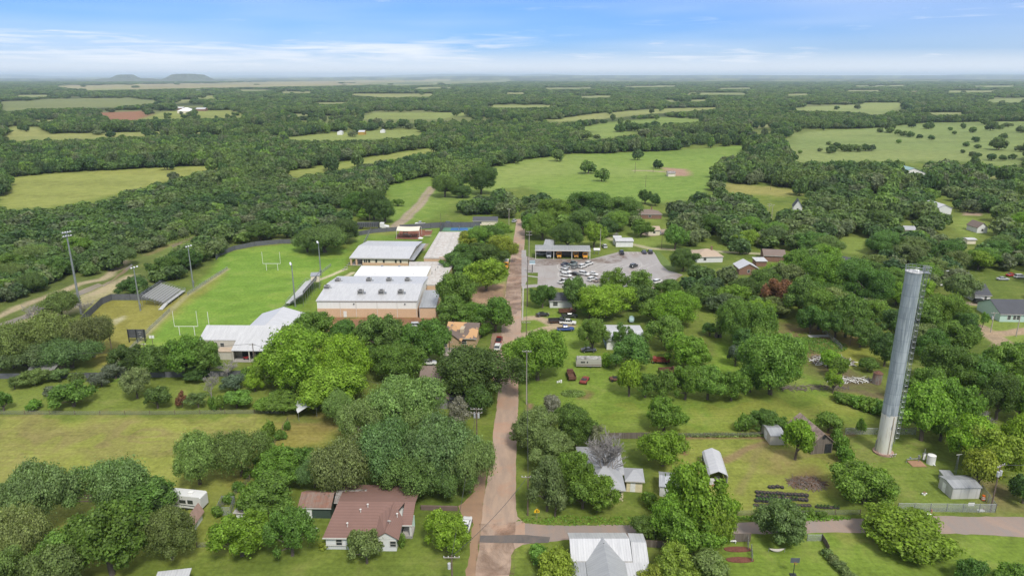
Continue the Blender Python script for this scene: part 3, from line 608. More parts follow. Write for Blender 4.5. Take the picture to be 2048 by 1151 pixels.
def add_door(root, face, W_, D_, fx, w=1.0, h=2.1, mat=None, z0=0.0, name='door'):
    ln = W_ if face in 'fb' else D_; x0 = fx*ln-w/2
    def tr(p):
        s_, o_, z_ = p
        return (s_, -o_, z_) if face == 'f' else ((W_-s_, D_+o_, z_) if face == 'b' else ((-o_, D_-s_, z_) if face == 'l' else (W_+o_, s_, z_)))
    mb = MB(); mb.box(x0,.003,z0+.05,x0+w,.06,z0+h); mb.v = [tr(p) for p in mb.v]; d = mb.build(name, mat or WHITE, root)
    hb = MB(); hb.box(x0+w*.86,.06,z0+1.0,x0+w*.92,.12,z0+1.06); hb.v = [tr(p) for p in hb.v]; hb.build('handle', DARKM, d); return d
def roof_tops(style, W_, D_, h, rise, o, inset=None):
    x0, x1, y0, y1 = -o, W_+o, -o, D_+o; z = h+(.10 if style in ('gx','gy') else -.02); q = rise/(D_/2) if style in ('gx','hip') else rise/(W_/2)
    if style == 'gx':
        e = z-o*q; m_ = D_/2; return [[(x0,y0,e),(x1,y0,e),(x1,m_,z+rise),(x0,m_,z+rise)], [(x0,m_,z+rise),(x1,m_,z+rise),(x1,y1,e),(x0,y1,e)]]
    if style == 'gy':
        e = z-o*q; m_ = W_/2; return [[(x0,y0,e),(m_,y0,z+rise),(m_,y1,z+rise),(x0,y1,e)], [(m_,y0,z+rise),(x1,y0,e),(x1,y1,e),(m_,y1,z+rise)]]
    if style == 'hip':
        e = z-o*q; m_ = D_/2; i_ = inset or min(D_/2, W_*.45); a, b = (i_, m_, z+rise), (W_-i_, m_, z+rise)
        return [[(x0,y0,e),(x1,y0,e),b,a], [(x1,y0,e),(x1,y1,e),b], [(x1,y1,e),(x0,y1,e),a,b], [(x0,y1,e),(x0,y0,e),a]]
    if style == 'shed': return [[(x0,y0,z),(x1,y0,z),(x1,y1,z+rise),(x0,y1,z+rise)]]
    return [[(x0,y0,z+.02),(x1,y0,z+.02),(x1,y1,z+.02),(x0,y1,z+.02)]]
def walls(mb, style, W_, D_, h, rise, open_front=False):
    if style == 'gy':
        pr = [(0,0),(W_,0),(W_,h),(W_/2,h+rise-.05),(0,h)]
        vs = [(x,0,z) for x,z in pr]+[(x,D_,z) for x,z in pr]
        mb.add(vs, [(0,1,2,3,4),(9,8,7,6,5),(0,5,6,1),(1,6,7,2),(2,7,8,3),(3,8,9,4),(4,9,5,0)])
    elif style == 'gx':
        pr = [(0,0),(D_,0),(D_,h),(D_/2,h+rise-.05),(0,h)]
        vs = [(0,y,z) for y,z in pr]+[(W_,y,z) for y,z in pr]
        mb.add(vs, [(4,3,2,1,0),(5,6,7,8,9),(0,1,6,5),(1,2,7,6),(2,3,8,7),(3,4,9,8),(4,0,5,9)])
    elif style == 'shed':
        vs = [(0,0,0),(W_,0,0),(W_,D_,0),(0,D_,0),(0,0,h-.1),(W_,0,h-.1),(W_,D_,h+rise-.1),(0,D_,h+rise-.1)]
        mb.add(vs, [(0,3,2,1),(4,5,6,7),(0,1,5,4),(1,2,6,5),(2,3,7,6),(3,0,4,7)])
    else: mb.box(0,0,0,W_,D_,h-.12)
def house(name, label, cat, pL, pR, h, D_, rise, wall, roof, style='gx', o=.4, wins=(), doors=(), base=None, chim=None, vents=(), th=.16, group=None, z=0, parapet=0, mk_=None):
    x, y, a, W_ = frame(pL, pR, h+z)
    x += math.cos(a)*o - math.sin(a)*o; y += math.sin(a)*o + math.cos(a)*o; W_ -= 2*o
    r = empty(name, x, y, z, a, label, cat, group); mb = MB(); walls(mb, style, W_, D_, h, rise); mb.build('wall', wall, r)
    rf = MB().solid(roof_tops(style, W_, D_, h, rise, o), th).build('roof', roof, r)
    if o > .2:
        e_ = h-.02-(o*rise/(D_/2) if style in ('gx','hip') else 0)
        if style in ('gx','shed','flat','hip'): MB().box(-o-.03,-o-.06,e_-th-.04,W_+o+.03,-o-.004,e_+.01).build('fascia', FASC, r)
    if base: MB().box(-.05,-.05,0,W_+.05,D_+.05,base[0]).build('brick_base', base[1], r)
    for w in wins: add_window(r, w[0], W_, D_, *w[1:])
    for d in doors: add_door(r, d[0], W_, D_, d[1], *(d[2:]))
    if chim:
        fx, fy, s_, hh, cm = chim; c_ = MB(); c_.cb(fx*W_, fy*D_, h+hh/2, s_, s_, hh+1); c_.cb(fx*W_, fy*D_, h+hh+.55, s_+.15, s_+.15, .1); c_.build('chimney', cm, rf)
    for fx, fy in vents:
        zz = h+rise*(1-abs(2*fy-1)) if style in ('gx','hip') else (h+rise*(1-abs(2*fx-1)) if style == 'gy' else h+rise*fy); v_ = MB(); v_.cyl(fx*W_, fy*D_, zz-.2, zz+.5, .12, n=8); v_.cyl(fx*W_, fy*D_, zz+.5, zz+.6, .22, n=8); v_.build('vent', TRIMC, rf)
    if parapet:
        p_ = MB(); q = o
        for b_ in ((-q,-q,W_+q,-q+.25),(-q,D_+q-.25,W_+q,D_+q),(-q,-q+.25,-q+.25,D_+q-.25),(W_+q-.25,-q+.25,W_+q,D_+q-.25)): p_.box(b_[0],b_[1],h+.003,b_[2],b_[3],h+parapet)
        p_.build('parapet', FASC, r)
    FOOT.append((x+math.cos(a)*W_/2-math.sin(a)*D_/2, y+math.sin(a)*W_/2+math.cos(a)*D_/2, max(W_,D_)*.5))
    u_, v_ = PX(x+math.cos(a)*W_/2, y+math.sin(a)*W_/2, h); 
    if mk_: mark(mk_, u_, v_)
    r['w'] = W_; del r['w']
    return r, W_, D_

# ---- gymnasium
gl, gr_ = (631.5,601), (835,601.6)
gd = dep(gl, gr_, 6.0, 740, 567.5, 7.6)*2
r, W_, D_ = house('gymnasium', 'long school gymnasium with white metal upper wall over orange brick and pale ridged roof', 'building', gl, gr_, 6.0, gd, 1.6, seam('gym_upper_wall', (.88,.88,.85), (.80,.79,.76), 0, .4, .6, .05, .3), METW, 'gx', .25, base=(3.1,BRICK), mk_='the long gymnasium')
for fx in (.23,.39,.60,.80,.995):
    MB().box(fx*W_-.07,-.16,0,fx*W_+.07,-.052,5.8).build('downspout', TRIMC, r)
add_door(r, 'f', W_, D_, .275, 1.1, 2.2, WHITE, 0).location.y -= .05
for fx in (.37,.88): MB().cb(fx*W_, -.2, 4.9, .4, .35, .25).build('wall_lamp', DARKM, r)
MB().box(0,D_/2-.15,7.58,W_,D_/2+.15,7.66).build('ridge_cap', TRIMC, r)
GYM = r
ar, aW, aD = house('gym_annex', 'low metal roofed annex with orange brick wall joined to the right end of the gymnasium', 'building', (837.5,614.5), (872,614.5), 3.9, dep((837,614.5),(872,614.5),3.9,856,580,5.2), 1.3, BRICK, METG, 'shed', .2)
MB().box(-.02,-.3,.1,.1,-.16,3.6).build('downspout', TRIMC, ar)
def ac_unit(u, v, h, lab, s=1.9):
    x, y = G(u, v, h); r = empty('air_conditioner', x, y, h, 0, lab, 'air conditioner', 'air conditioners on the gymnasium roof')
    b = MB(); b.box(-s/2,-s/2,-.5,s/2,s/2,1.25); b.build('casing', plain('ac_casing', (.40,.39,.37), .6, .2), r)
    g = MB(); 
    for k in range(6): g.box(-s/2+.12,-s/2-.03,.15+k*.17,s/2-.12,-s/2-.004,.24+k*.17)
    g.build('louvre', DARKM, r); MB().cyl(0,0,1.25,1.38,s*.33,n=14).build('fan_cover', DARKM, r)
    MB().box(s/2+.004,-.35,-.3,s/2+.8,.35,.5).build('duct', GALV, r)
for i, (u, v) in enumerate([(654.5,577),(721.5,586),(763,586),(801.5,586)]):
    ac_unit(u, v, 6.9, ['leftmost','second from left','third from left','rightmost'][i]+' air conditioner on the front slope of the gymnasium roof')
for i, (u, v) in enumerate([(676,563),(738,562),(778,562),(815,562)]):
    ac_unit(u, v, 6.9, ['leftmost','second from left','third from left','rightmost'][i]+' air conditioner just behind the gymnasium roof ridge')
# ---- cafeteria (bright white roof) + lean-to
wl, wr = (707.4,551), (853,552)
r, W_, D_ = house('cafeteria', 'school building with bright white metal roof between the gymnasium and the window walled building', 'building', wl, wr, 5.4, dep(wl, wr, 5.4, 780, 532, 5.9), .5, CREAM, seam('bright_white_roof', (.80,.80,.80), (.74,.74,.74), 0, .6, .5, .05, .2), 'shed', .2, vents=((.28,.1),(.82,.15)))
for fx in (.3,.55): MB().cyl(fx*W_, D_*.97, 5.6, 6.3, .55, .4, 10).build('roof_fan', GALV, r)
house('lean_to', 'grey ribbed lean-to roof between the bright white roof and the gymnasium', 'building', (703,566), (830,566), 4.2, dep((703,566),(830,566),4.2,770,551.5,5.1), .8, CREAM, METG, 'shed', .1)
# ---- flat centre block (L)
def polyb(name, label, pxs, h, wall, roof, cat='building', par=.3):
    P = [Vector(G(u,v,h)) for u, v in pxs]; c = sum(P, Vector((0,0)))/len(P); Q = [(p.x-c.x, p.y-c.y) for p in P]
    ar_ = sum(Q[i][0]*Q[(i+1)%len(Q)][1]-Q[(i+1)%len(Q)][0]*Q[i][1] for i in range(len(Q)))
    if ar_ < 0: Q = Q[::-1]
    r = empty(name, c.x, c.y, 0, 0, label, cat); MB().prism(Q, 0, h-.25).build('wall', wall, r); MB().prism(Q, h-.247, h).build('roof', roof, r)
    e = MB()
    for i in range(len(Q)):
        a, b = Vector(Q[i]), Vector(Q[(i+1)%len(Q)]); d = (b-a).normalized(); n_ = Vector((d.y,-d.x)); p = [a+n_*.06, b+n_*.06, b-n_*.2, a-n_*.2]
        e.prism([(k.x,k.y) for k in p], h+.003, h+par-.1+.001*i)
    e.build('parapet', FASC, r); FOOT.append((c.x, c.y, 14)); return r
cb_ = polyb('school_block', 'flat stained white roofed school block in the middle of the school buildings', [(854,570),(880,570),(911.7,523),(819,524),(818,532),(858,533),(851,556)], 4.1, BRICK, STAINW)
for u,v in ((864,548),(871,541),(876,536)): 
    x,y = G(u,v,4.1); MB().cyl(x-cb_.location.x,y-cb_.location.y,4.1,5.0,.12,n=8).build('vent', GALV, cb_)
# ---- classroom wing
cw = polyb('classroom_wing', 'long flat white roofed classroom wing with orange brick end wall', [(847.6,516),(920.5,517),(936,464),(878.9,464)], 3.7, BRICK, STAINW)
x0, y0 = G(847.6,516,3.7); x1, y1 = G(920.5,517,3.7); cw.location.x; W_ = x1-x0
for fx in (.07,.36): MB().box(x0+fx*W_-cw.location.x, y0-cw.location.y-.09, .9, x0+fx*W_+1.6-cw.location.x, y0-cw.location.y-.02, 1.9).build('window', GL, cw)
MB().box(x0+.42*W_-cw.location.x, y0-cw.location.y-.12, 2.6, x0+.65*W_-cw.location.x, y0-cw.location.y-.03, 4.3).build('gable_panel', BRICK, cw)
mark('the long flat-roofed classroom wing', 900, 490)
# covered walk right of block
x0,y0 = G(905,524,3.4); x1,_ = G(930,524,3.4)
r = empty('covered_walkway', x0, y0, 0, 0, 'pale flat canopy over the walk on the right of the school block', 'canopy')
MB().box(0,0,3.25,x1-x0,3.0,3.4).build('roof', METG, r)
for dx in (.3, x1-x0-.3):
    for dy in (.3,2.7): MB().cyl(dx,dy,0,3.25,.09,n=8).build('post', TRIMC, r)
# ---- windowed building with metal roof (north)
nl, nr2 = (698.3,515.5), (819,517)
x, y, a, W_ = frame(nl, nr2, 3.5); D_ = 2*dep(nl, nr2, 3.5, 765, 492, 5.0)
r = empty('school_hall', x, y, 0, a, 'school hall with grey metal gable roof, cream wall with dark windows and orange brick base', 'building')
D_ = max(D_, 12); MB().box(W_*.21,.8,0,W_*.965,D_-.8,3.25).build('wall', CREAM, r); MB().box(W_*.21-.05,.75,0,W_*.965+.05,D_-.75,1.25).build('brick_base', BRICK, r)
MB().solid(roof_tops('gx', W_, D_, 3.5, 1.5, 0), .2).build('roof', METW, r)
MB().box(0,-.05,3.2,W_,-.004,3.5).build('fascia', FASC, r)
g = MB(); g.add([(W_*.955,.8,3.25),(W_*.955,D_-.8,3.25),(W_*.955,D_/2,4.6),(W_*.965,.8,3.25),(W_*.965,D_-.8,3.25),(W_*.965,D_/2,4.6)],[(0,1,2),(5,4,3),(0,3,4,1),(1,4,5,2),(2,5,3,0)]); g.build('gable', TRIMC, r)
for fx, w in ((.235,.7),(.27,.5),(.305,.9),(.425,.8),(.55,.8),(.75,.8),(.83,.8)):
    b = MB(); b.box(fx*W_,.68,1.35,fx*W_+w,.74,2.65); b.build('window', GL, r)
for dx in (.3, W_*.1): MB().box(dx,.3,0,dx+.7,1.0,3.3).build('pillar', BRICK, r)
MB().box(W_*.98,.5,2.7,W_*1.07,D_-1,2.85).build('side_canopy', METG, r); MB().box(.2,.2,.02,W_*.2,D_-.2,.14).build('patio', CONCM, r)
for q in (.2,.5,.8): MB().box(W_*.985,D_*q,0,W_*.995,D_*q+.12,2.7).build('canopy_post', TRIMC, r)
mark('the school hall with dark windows', 760, 505); FOOT.append((x+14,y+7,15))
# ---- playground shade
x0,y0 = G(793.4,477.5); x1,y1 = G(838.5,478.3); W_ = x1-x0; D_ = 9.5
r = empty('playground_shade', x0, y0, 0, 0, 'cream fabric shade sail on four posts over the red mulch playground', 'shade canopy')
b = MB(); nx, ny = 10, 6; vs = []
for j in range(ny+1):
    for i in range(nx+1):
        a_, c_ = i/nx, j/ny; sag = .35*(math.sin(math.pi*a_))*(1 if j in (0,ny) else 0)
        vs.append((a_*W_, c_*D_, 4.3+1.3*math.sin(math.pi*c_)*.9-.25*math.sin(math.pi*a_)))
b.add(vs, [(j*(nx+1)+i, j*(nx+1)+i+1, (j+1)*(nx+1)+i+1, (j+1)*(nx+1)+i) for j in range(ny) for i in range(nx)])
b.build('fabric', plain('cream_fabric', (.66,.62,.50), .85, var=.06), r)
for px_, py_ in ((0,0),(W_,0),(0,D_),(W_,D_)): MB().cyl(px_,py_,0,4.35,.1,n=8).build('post', TRIMC, r)
mark('the cream playground shade', 818, 465)
def play(name, label, u, v, fn):
    x, y = G(u, v); r = empty(name, x, y, .04, 0, label, 'play equipment'); fn(r)
GREENP = plain('green_plastic', (.04,.16,.09), .5); TANP = plain('tan_plastic', (.5,.42,.3), .5)
def f1(r):
    for q in ((-1,-1),(1,-1),(-1,1),(1,1)): MB().cyl(q[0],q[1],0,2.4,.07,n=6).build('post', GREENP, r)
    MB().box(-1,-1,1.1,1,1,1.2).build('platform', GREENP, r); MB().solid(roof_tops('gx',2.2,2.2,2.4,.5,.1),.06).build('roof', TANP, r).location = (-1.1,-1.1,0)
    b = MB(); b.add([(1,-.4,1.15),(1,.4,1.15),(3.2,.4,.15),(3.2,-.4,.15),(1,-.4,1.05),(1,.4,1.05),(3.2,.4,.05),(3.2,-.4,.05)],[(0,1,2,3),(7,6,5,4),(0,3,7,4),(1,5,6,2),(2,6,7,3),(0,4,5,1)]); b.build('slide', TANP, r)
play('playhouse', 'green climbing tower with tan roof and slide under the playground shade', 811, 472, f1)
def f2(r):
    for s_ in (-1.6,1.6): MB().tube([(s_,-.8,0),(s_,0,2.1),(s_,.8,0)], .05, 6).build('leg', GREENP, r)
    MB().tube([(-1.6,0,2.1),(1.6,0,2.1)], .05, 6).build('crossbar', GREENP, r)
    for s_ in (-.7,.7): MB().tube([(s_-.2,0,2.05),(s_-.2,.1,.5),(s_+.2,.1,.5),(s_+.2,0,2.05)], .025, 5).build('swing', DARKM, r)
play('swing_frame', 'green swing frame at the right side of the playground mulch', 827, 474, f2)
def f3(r):
    MB().box(-1.7,-.4,.68,1.7,.4,.75).build('tabletop', TANP, r)
    for s_ in (-.8,.8): MB().box(-1.7,s_-.14,.4,1.7,s_+.14,.46).build('bench', TANP, r)
    for s_ in (-1.1,1.1): MB().tube([(s_,-.75,0),(s_,0,.68),(s_,.75,0)], .04, 5).build('leg', GALV, r)
play('picnic_table', 'pale picnic table on the far corner of the playground mulch', 857, 463, f3)
play('picnic_table', 'picnic table on the grass just right of the playground mulch', 856, 473.5, f3)
# court net + posts
x0,y0 = G(917.5,460.5); _,y1 = G(917.5,455.8)
r = empty('tennis_net', x0, y0, 0, 0, 'net across the blue tennis court', 'net'); MB().box(-.03,0,.1,.03,y1-y0,1.0).build('net', plain('net_cord', (.25,.25,.25), .9, alpha=.6), r)
for yy in (0, y1-y0): MB().cyl(0,yy,0,1.1,.05,n=6).build('post', TRIMC, r)
# ---- field house
fl, fr = (396.7,679.5), (472,680)
x, y, a, W1 = frame(fl, fr, 5.2); hb = 5.2; xr_, yr_ = G(560,703,3.3); Wt = math.hypot(*(Vector(G(552,680,5.2))-Vector((x,y))))
ext = -dep(fl, fr, hb, 500, 703, 3.3); rd = dep(fl, fr, hb, 500, 650, 7.6)
r = empty('field_house', x, y, 0, a, 'tan metal field house with pale grey gable roof and open covered porch', 'building')
pr = [(0,0),(2*rd,0),(2*rd,hb),(rd,7.5),(0,hb)]
vs = [(.3,p,z) for p,z in pr]+[(Wt-.3,p,z) for p,z in pr]
MB().add(vs, [(4,3,2,1,0),(5,6,7,8,9),(0,1,6,5),(1,2,7,6),(2,3,8,7),(3,4,9,8),(4,0,5,9)]).build('wall', WALLM, r)
sl = (7.6-hb)/rd; ez = hb-ext*sl
tops = [[(0,0,hb),(W1,0,hb),(W1,rd,7.6),(0,rd,7.6)], [(W1,-ext,ez),(Wt,-ext,ez),(Wt,0,hb),(Wt,rd,7.6),(W1,rd,7.6),(W1,0,hb)], [(0,rd,7.6),(Wt,rd,7.6),(Wt,2*rd,hb),(0,2*rd,hb)]]
MB().solid(tops, .18).build('roof', METWY if False else METW, r)
for px_ in (W1+.2, W1+(Wt-W1)*.42, Wt-.4): MB().box(px_,-ext+.15,0,px_+.3,-ext+.45,ez-.2).build('porch_post', WALLM, r)
MB().box(W1,-ext,.02,Wt,0,.15).build('porch_floor', CONCM, r)
MB().box(W1-.02,.02,ez-.4,W1+.12,.2,hb).build('downspout', TRIMC, r)
for fx in (.2,.62): add_window(r, 'f', W1, 1, fx, 3.2, 1.1, 1.1, TRIMC, GL)
MB().solid([[(W1*.55,-2.6,2.6),(W1,-2.6,2.6),(W1,-.02,3.0),(W1*.55,-.02,3.0)]], .12).build('awning', TANP if False else plain('tan_metal', (.45,.36,.27), .6), r)
MB().box(W1*.58,-2.4,0,W1*.97,-.05,2.45).build('annex_wall', WALLM, r)
for fx in (.1,.45): MB().box(W1+(Wt-W1)*fx+.2,-.06,.1,W1+(Wt-W1)*fx+3.2,-.004,2.9).build('doorway', DARKM, r)
mark('the tan field house', 470, 690); FOOT.append((x+Wt/2,y,14))
# pieces stored under the porch
for i,(dx,nm,lb,c_) in enumerate(((.3,'mower','red ride-on mower parked under the field house porch',(.35,.03,.03)),(.62,'utility_cart','dark green utility cart under the field house porch',(.03,.09,.05)))):
    px_ = W1+(Wt-W1)*dx; gx = x+math.cos(a)*px_+math.sin(a)*ext*.5; gy = y+math.sin(a)*px_-math.cos(a)*ext*.5
    q = empty(nm, gx, gy, .16, a+.4*i, lb, nm.replace('_',' ')); cm = plain(nm+'_paint', c_, .4)
    b = MB(); b.box(-.9,-.45,.3,.2,.45,.75); b.box(.2,-.4,.3,.9,.4,.95); b.build('body', cm, q); MB().box(-.7,-.25,.75,-.3,.25,1.2).build('seat', DARKM, q)
    for sx_ in (-.6,.6):
        for sy in (-.5,.5): MB().tube([(sx_,sy-.1,.28),(sx_,sy+.1,.28)], .28, 12).build('wheel', DARKM, q)
# ---- ridged barn-like hall behind field house
X0 = G(502.6,649,4.6)[0]; X1 = G(612,625,4.6)[0]; Ya = G(552,650,6.6)[1]-4; Yb = G(573,615.4,6.6)[1]
X0 = min(X0, G(528.7,625.7,4.6)[0]); r = empty('sports_hall', X0, Ya, 0, 0, 'large light grey gable roof hall behind the field house by the football field', 'building')
walls(b := MB(), 'gy', X1-X0, Yb-Ya, 4.6, 2.2); b.build('wall', WALLM, r); MB().solid(roof_tops('gy', X1-X0, Yb-Ya, 4.6, 2.2, .3), .18).build('roof', METWY, r)
add_door(r, 'r', X1-X0, Yb-Ya, .5, 3, 3, WALLM); MB().box((X1-X0)/2-.2,-.3,6.79,(X1-X0)/2+.2,Yb-Ya+.3,6.86).build('ridge_cap', TRIMC, r); FOOT.append(((X0+X1)/2,(Ya+Yb)/2,12))
# ---- bus shed
bl, br2 = (1070,500), (1181.6,501)
x, y, a, W_ = frame(bl, br2, 4.2); D_ = dep(bl, br2, 4.2, 1125, 490, 4.9)
r = empty('bus_shed', x, y, 0, a, 'open metal bus shed with ribbed roof standing over parked school buses', 'shed')
MB().solid([[(0,0,4.2),(W_,0,4.2),(W_,D_,4.9),(0,D_,4.9)]], .15).build('roof', seam('shed_roof', (.40,.41,.41), (.26,.27,.27), 0, .9, .5, .3, .4), r)
MB().box(-.05,-.08,3.85,W_+.05,-.005,4.25).build('fascia', TRIMC, r)
for i in range(4):
    q = .2+i*(W_-.6)/3
    for yy in (.2, D_-.5): MB().box(q,yy,0,q+.25,yy+.25,4.0 if yy < 1 else 4.6).build('post', TRIMC, r)
MB().box(.1,D_-.12,0,W_-.1,D_-.02,4.5).build('back_wall', plain('shed_back', (.28,.25,.22), .8), r); mark('the bus shed', 1125, 495)
SHED = (x, y, a, W_, D_)
# small tank beside shed
x0,y0 = G(1193,508); r = empty('fuel_tank', x0, y0, 0, 0, 'white fuel tank on a stand at the right end of the bus shed', 'tank')
MB().tube([(-1.6,0,2.2),(-1.4,0,2.2),(1.4,0,2.2),(1.6,0,2.2)], [.3,.7,.7,.3], 14).build('tank', WHITE, r)
for sx_ in (-1,1):
    for sy in (-.5,.5): MB().box(sx_-.06,sy-.06,0,sx_+.06,sy+.06,1.8).build('leg', GALV, r)
# ---- houses
SHB = shingle('brown_shingle', (.22,.128,.105), (.15,.09,.075)); SHG = shingle('grey_shingle', (.17,.175,.19), (.11,.115,.125)); SHD = shingle('dark_shingle', (.085,.088,.10), (.055,.057,.065))
SHT = shingle('tan_shingle', (.42,.33,.25), (.34,.26,.19)); SHW = shingle('weathered_shingle', (.17,.13,.11), (.11,.085,.075), (.40,.24,.12)); SHL = shingle('light_grey_shingle', (.36,.365,.38), (.28,.285,.30)); SHR = shingle('taupe_shingle', (.20,.155,.13), (.15,.11,.095))
STONE = bricky('rubble_stone', (.62,.44,.27), (.16,.11,.08), .6, .35); YEL = plain('pale_yellow_wall', (.68,.60,.40), .8)
WSID = planks('white_siding', (.74,.75,.73), (.78,.78,.76), .18, 'z'); GSID = planks('mint_siding', (.50,.66,.57), (.54,.70,.61), .2, 'z'); GRYW = plain('grey_wall', (.24,.235,.23), .85)
# brown roofed white house (bottom)
hl, hr = (645,1074), (749,1075)
x, y, a, W1 = frame(hl, hr, 2.7); D_ = dep(hl, hr, 2.7, 700, 1003, 4.3); 
r = empty('brown_roof_house', x, y, 0, a, 'white sided house with brown shingle roof and front gable beside the main road', 'house')
Wt = (Vector(G(826,1042,2.7))-Vector((x,y))).dot(Vector((math.cos(a),math.sin(a)))); Wg = (Vector(G(797,1069,2.7))-Vector((x,y))).dot(Vector((math.cos(a),math.sin(a))))
fy = dep(hl, hr, 2.7, 826, 1050, 2.7)
MB().prism([(.4,.4),(W1,.4),(W1,.05),(Wg-.3,.05),(Wg-.3,fy),(Wg-.3,2*D_-1),(.4,2*D_-1)],0,2.6).build('wall', WSID, r)
gm_ = (W1+Wg)/2; gr2 = 4.1
b = MB(); b.solid([[(0,0,2.65),(W1,0,2.65),(Wg,D_,4.4),(.8,D_,4.4)], [(Wg,D_,4.4),(Wt,D_,4.4),(Wt,fy-.2,2.9),(Wg,fy-.2,2.9)], [(0.8,D_,4.4),(Wt,D_,4.4),(Wt,2*D_,2.65),(0,2*D_,2.65)]], .15)
b.solid([[(W1-.3,-.3,2.62),(gm_,-.3,gr2),(gm_,D_,gr2+.4),(W1-.3,D_*.7,3.9)], [(gm_,-.3,gr2),(Wg+.25,-.3,2.62),(Wg+.25,fy+1,3.3),(gm_,D_,gr2+.4)]], .14)
rf = b.build('roof', SHB, r)
g = MB(); g.add([(W1,-.0,2.5),(Wg,-.0,2.5),(gm_,-.0,gr2-.12),(W1,.12,2.5),(Wg,.12,2.5),(gm_,.12,gr2-.12)],[(0,1,2),(5,4,3),(0,3,4,1),(1,4,5,2),(2,5,3,0)]); g.build('gable', WSID, r)
add_window(r,'f',Wg,1,(W1+1.0)/Wg,1.0,.9,1.0); add_window(r,'f',Wg,1,(W1+3.2)/Wg,1.0,1.0,1.1)
q_ = add_window(r,'f',Wg,1,.30*W1/Wg,.9,1.0,1.3); q_.location.y = .37; q_ = add_window(r,'f',Wg,1,.86*W1/Wg,.6,1.3,1.5); q_.location.y = .37
MB().box(-.05,-.08,2.42,W1,-.005,2.66).build('fascia', TRIMC, r)
p_ = MB(); [p_.box(.45+i*.35,.1,.3,.5+i*.35,.15,1.0) for i in range(15)]; p_.box(.4,.08,.98,5.6,.17,1.05); p_.build('railing', TRIMC, r)
for xx in (Wt-.3, Wg+1.5): MB().box(xx,fy-.1,0,xx+.2,fy+.1,2.75).build('porch_post', TRIMC, r)
MB().box(Wg,fy-.1,.02,Wt,fy+3,.5).build('porch_floor', CONCM, r); MB().box(Wg-.29,fy+2.9,.5,Wt,fy+3.1,2.7).build('porch_wall', GSID, r)
MB().box(Wg-.1,fy-.3,2.72,Wt+.1,fy-.21,2.9).build('porch_fascia', TRIMC, r)
for (px_,py_,zz) in ((W1*.42,2.5,3.35),(W1*.72,7,4.2),(Wg-.8,D_*.55,3.95),(W1*.60,D_*.7,3.9)):
    v_ = MB(); v_.cyl(px_,py_,zz-.4,zz+.5,.09,n=8); v_.cyl(px_,py_,zz+.5,zz+.62,.2,n=8); v_.build('vent', TRIMC, rf)
d_ = MB(); d_.tube([(gm_+.3,2.2,3.9),(gm_+.3,2.1,4.7)], .04, 6); d_.tube([(gm_+.3,2.0,4.8),(gm_+.3,1.93,4.75),(gm_+.3,1.85,4.7)], [.38,.30,.05], 16); d_.build('satellite_dish', TRIMC, rf)
mark('the brown-roofed house', 735, 1040); FOOT.append((x+9,y+6,11))
x0,y0 = G(632,1066); r = empty('birdbath', x0, y0, 0, 0, 'small white birdbath on the lawn left of the brown roofed house', 'birdbath')
MB().tube([(0,0,0),(0,0,.1),(0,0,.2),(0,0,.8)],[.25,.22,.1,.1],10).build('pedestal', WHITE, r); MB().tube([(0,0,.8),(0,0,.95),(0,0,.93),(0,0,.86)],[.12,.42,.36,.05],14).build('bowl', WHITE, r)
house('rusty_shed', 'dark green shed with rusty brown metal roof behind the brown roofed house', 'shed', (595,1013), (662,1014), 2.6, 5.0, 1.3, plain('dark_green_wall', (.05,.075,.06), .8), RUST, 'gx', .3, doors=(('f',.3),))
house('tin_shed', 'shed with stained white tin roof partly under the big oaks left of the shingle roof', 'shed', (668,1003), (729,1002), 2.6, 4.5, .7, WOOD, RUSTW, 'gx', .25)
house('tin_shed', 'narrow white tin roof under the big oaks right of the stained tin roof', 'shed', (742,1001), (775,1001), 2.6, 3.0, .5, WOOD, RUSTW, 'shed', .2)
# stone house with damaged roof
hl, hr = (888,673), (953,676)
r, W_, D_ = house('stone_house', 'rubble stone house with weathered roof patched in bare plywood near the road', 'house', hl, hr, 3.3, 12, 2.6, STONE, SHW, 'gx', .5, wins=(('f',.3,1.0,1.1,1.3),('f',.62,1.0,1.4,1.3)), mk_='the stone house')
walls(b := MB(), 'gy', 6.5, 4, 3.2, 2.4); o_ = b.build('front_gable', STONE, r); o_.location = (-1.5,-2.5,0)
o_ = MB().solid(roof_tops('gy',6.5,8,3.2,2.4,.4),.15).build('gable_roof', SHW, r); o_.location = (-1.5,-2.5,0)
f_ = add_window(r,'f',W_,D_,.08,3.0,1.4,.9); f_.location.y = -2.5; f_ = add_window(r,'f',W_,D_,.02,.9,1.3,1.2); f_.location.y = -2.5
MB().box(W_*.45,1.5,4.0,W_*.45+1.2,4.5,5.3).build('dormer', TANP, r)
house('awning_shed', 'flat pale tan metal roof in front of the stone house', 'shed', (886,710), (936,711), 2.6, 5, .3, GRYW, seam('tan_sheet_roof', (.42,.36,.31),(.36,.30,.26),0,.8,.6,.1,.4), 'shed', .2)
# grey house with carport
r, W_, D_ = house('grey_house', 'taupe roofed grey house half hidden by the dark roadside elm', 'house', (848,795), (897,797), 3.0, 15, 2.6, GRYW, SHR, 'gy', .4, mk_='the taupe-roofed house')
house('house_wing', 'rear wing of the taupe roofed house reaching left behind the oak', 'house', (838,760), (892,760), 3.0, 8, 2.2, GRYW, SHR, 'gx', .4)
r, W_, D_ = house('carport', 'dark metal carport beside the taupe roofed house under the elm', 'carport', (886,797), (962,800), 2.7, 6.5, .5, plain('dark_wall', (.035,.035,.04), .8), seam('black_metal_roof', (.10,.105,.12),(.06,.065,.075),1,.5,.4,.3,.4), 'shed', .2)
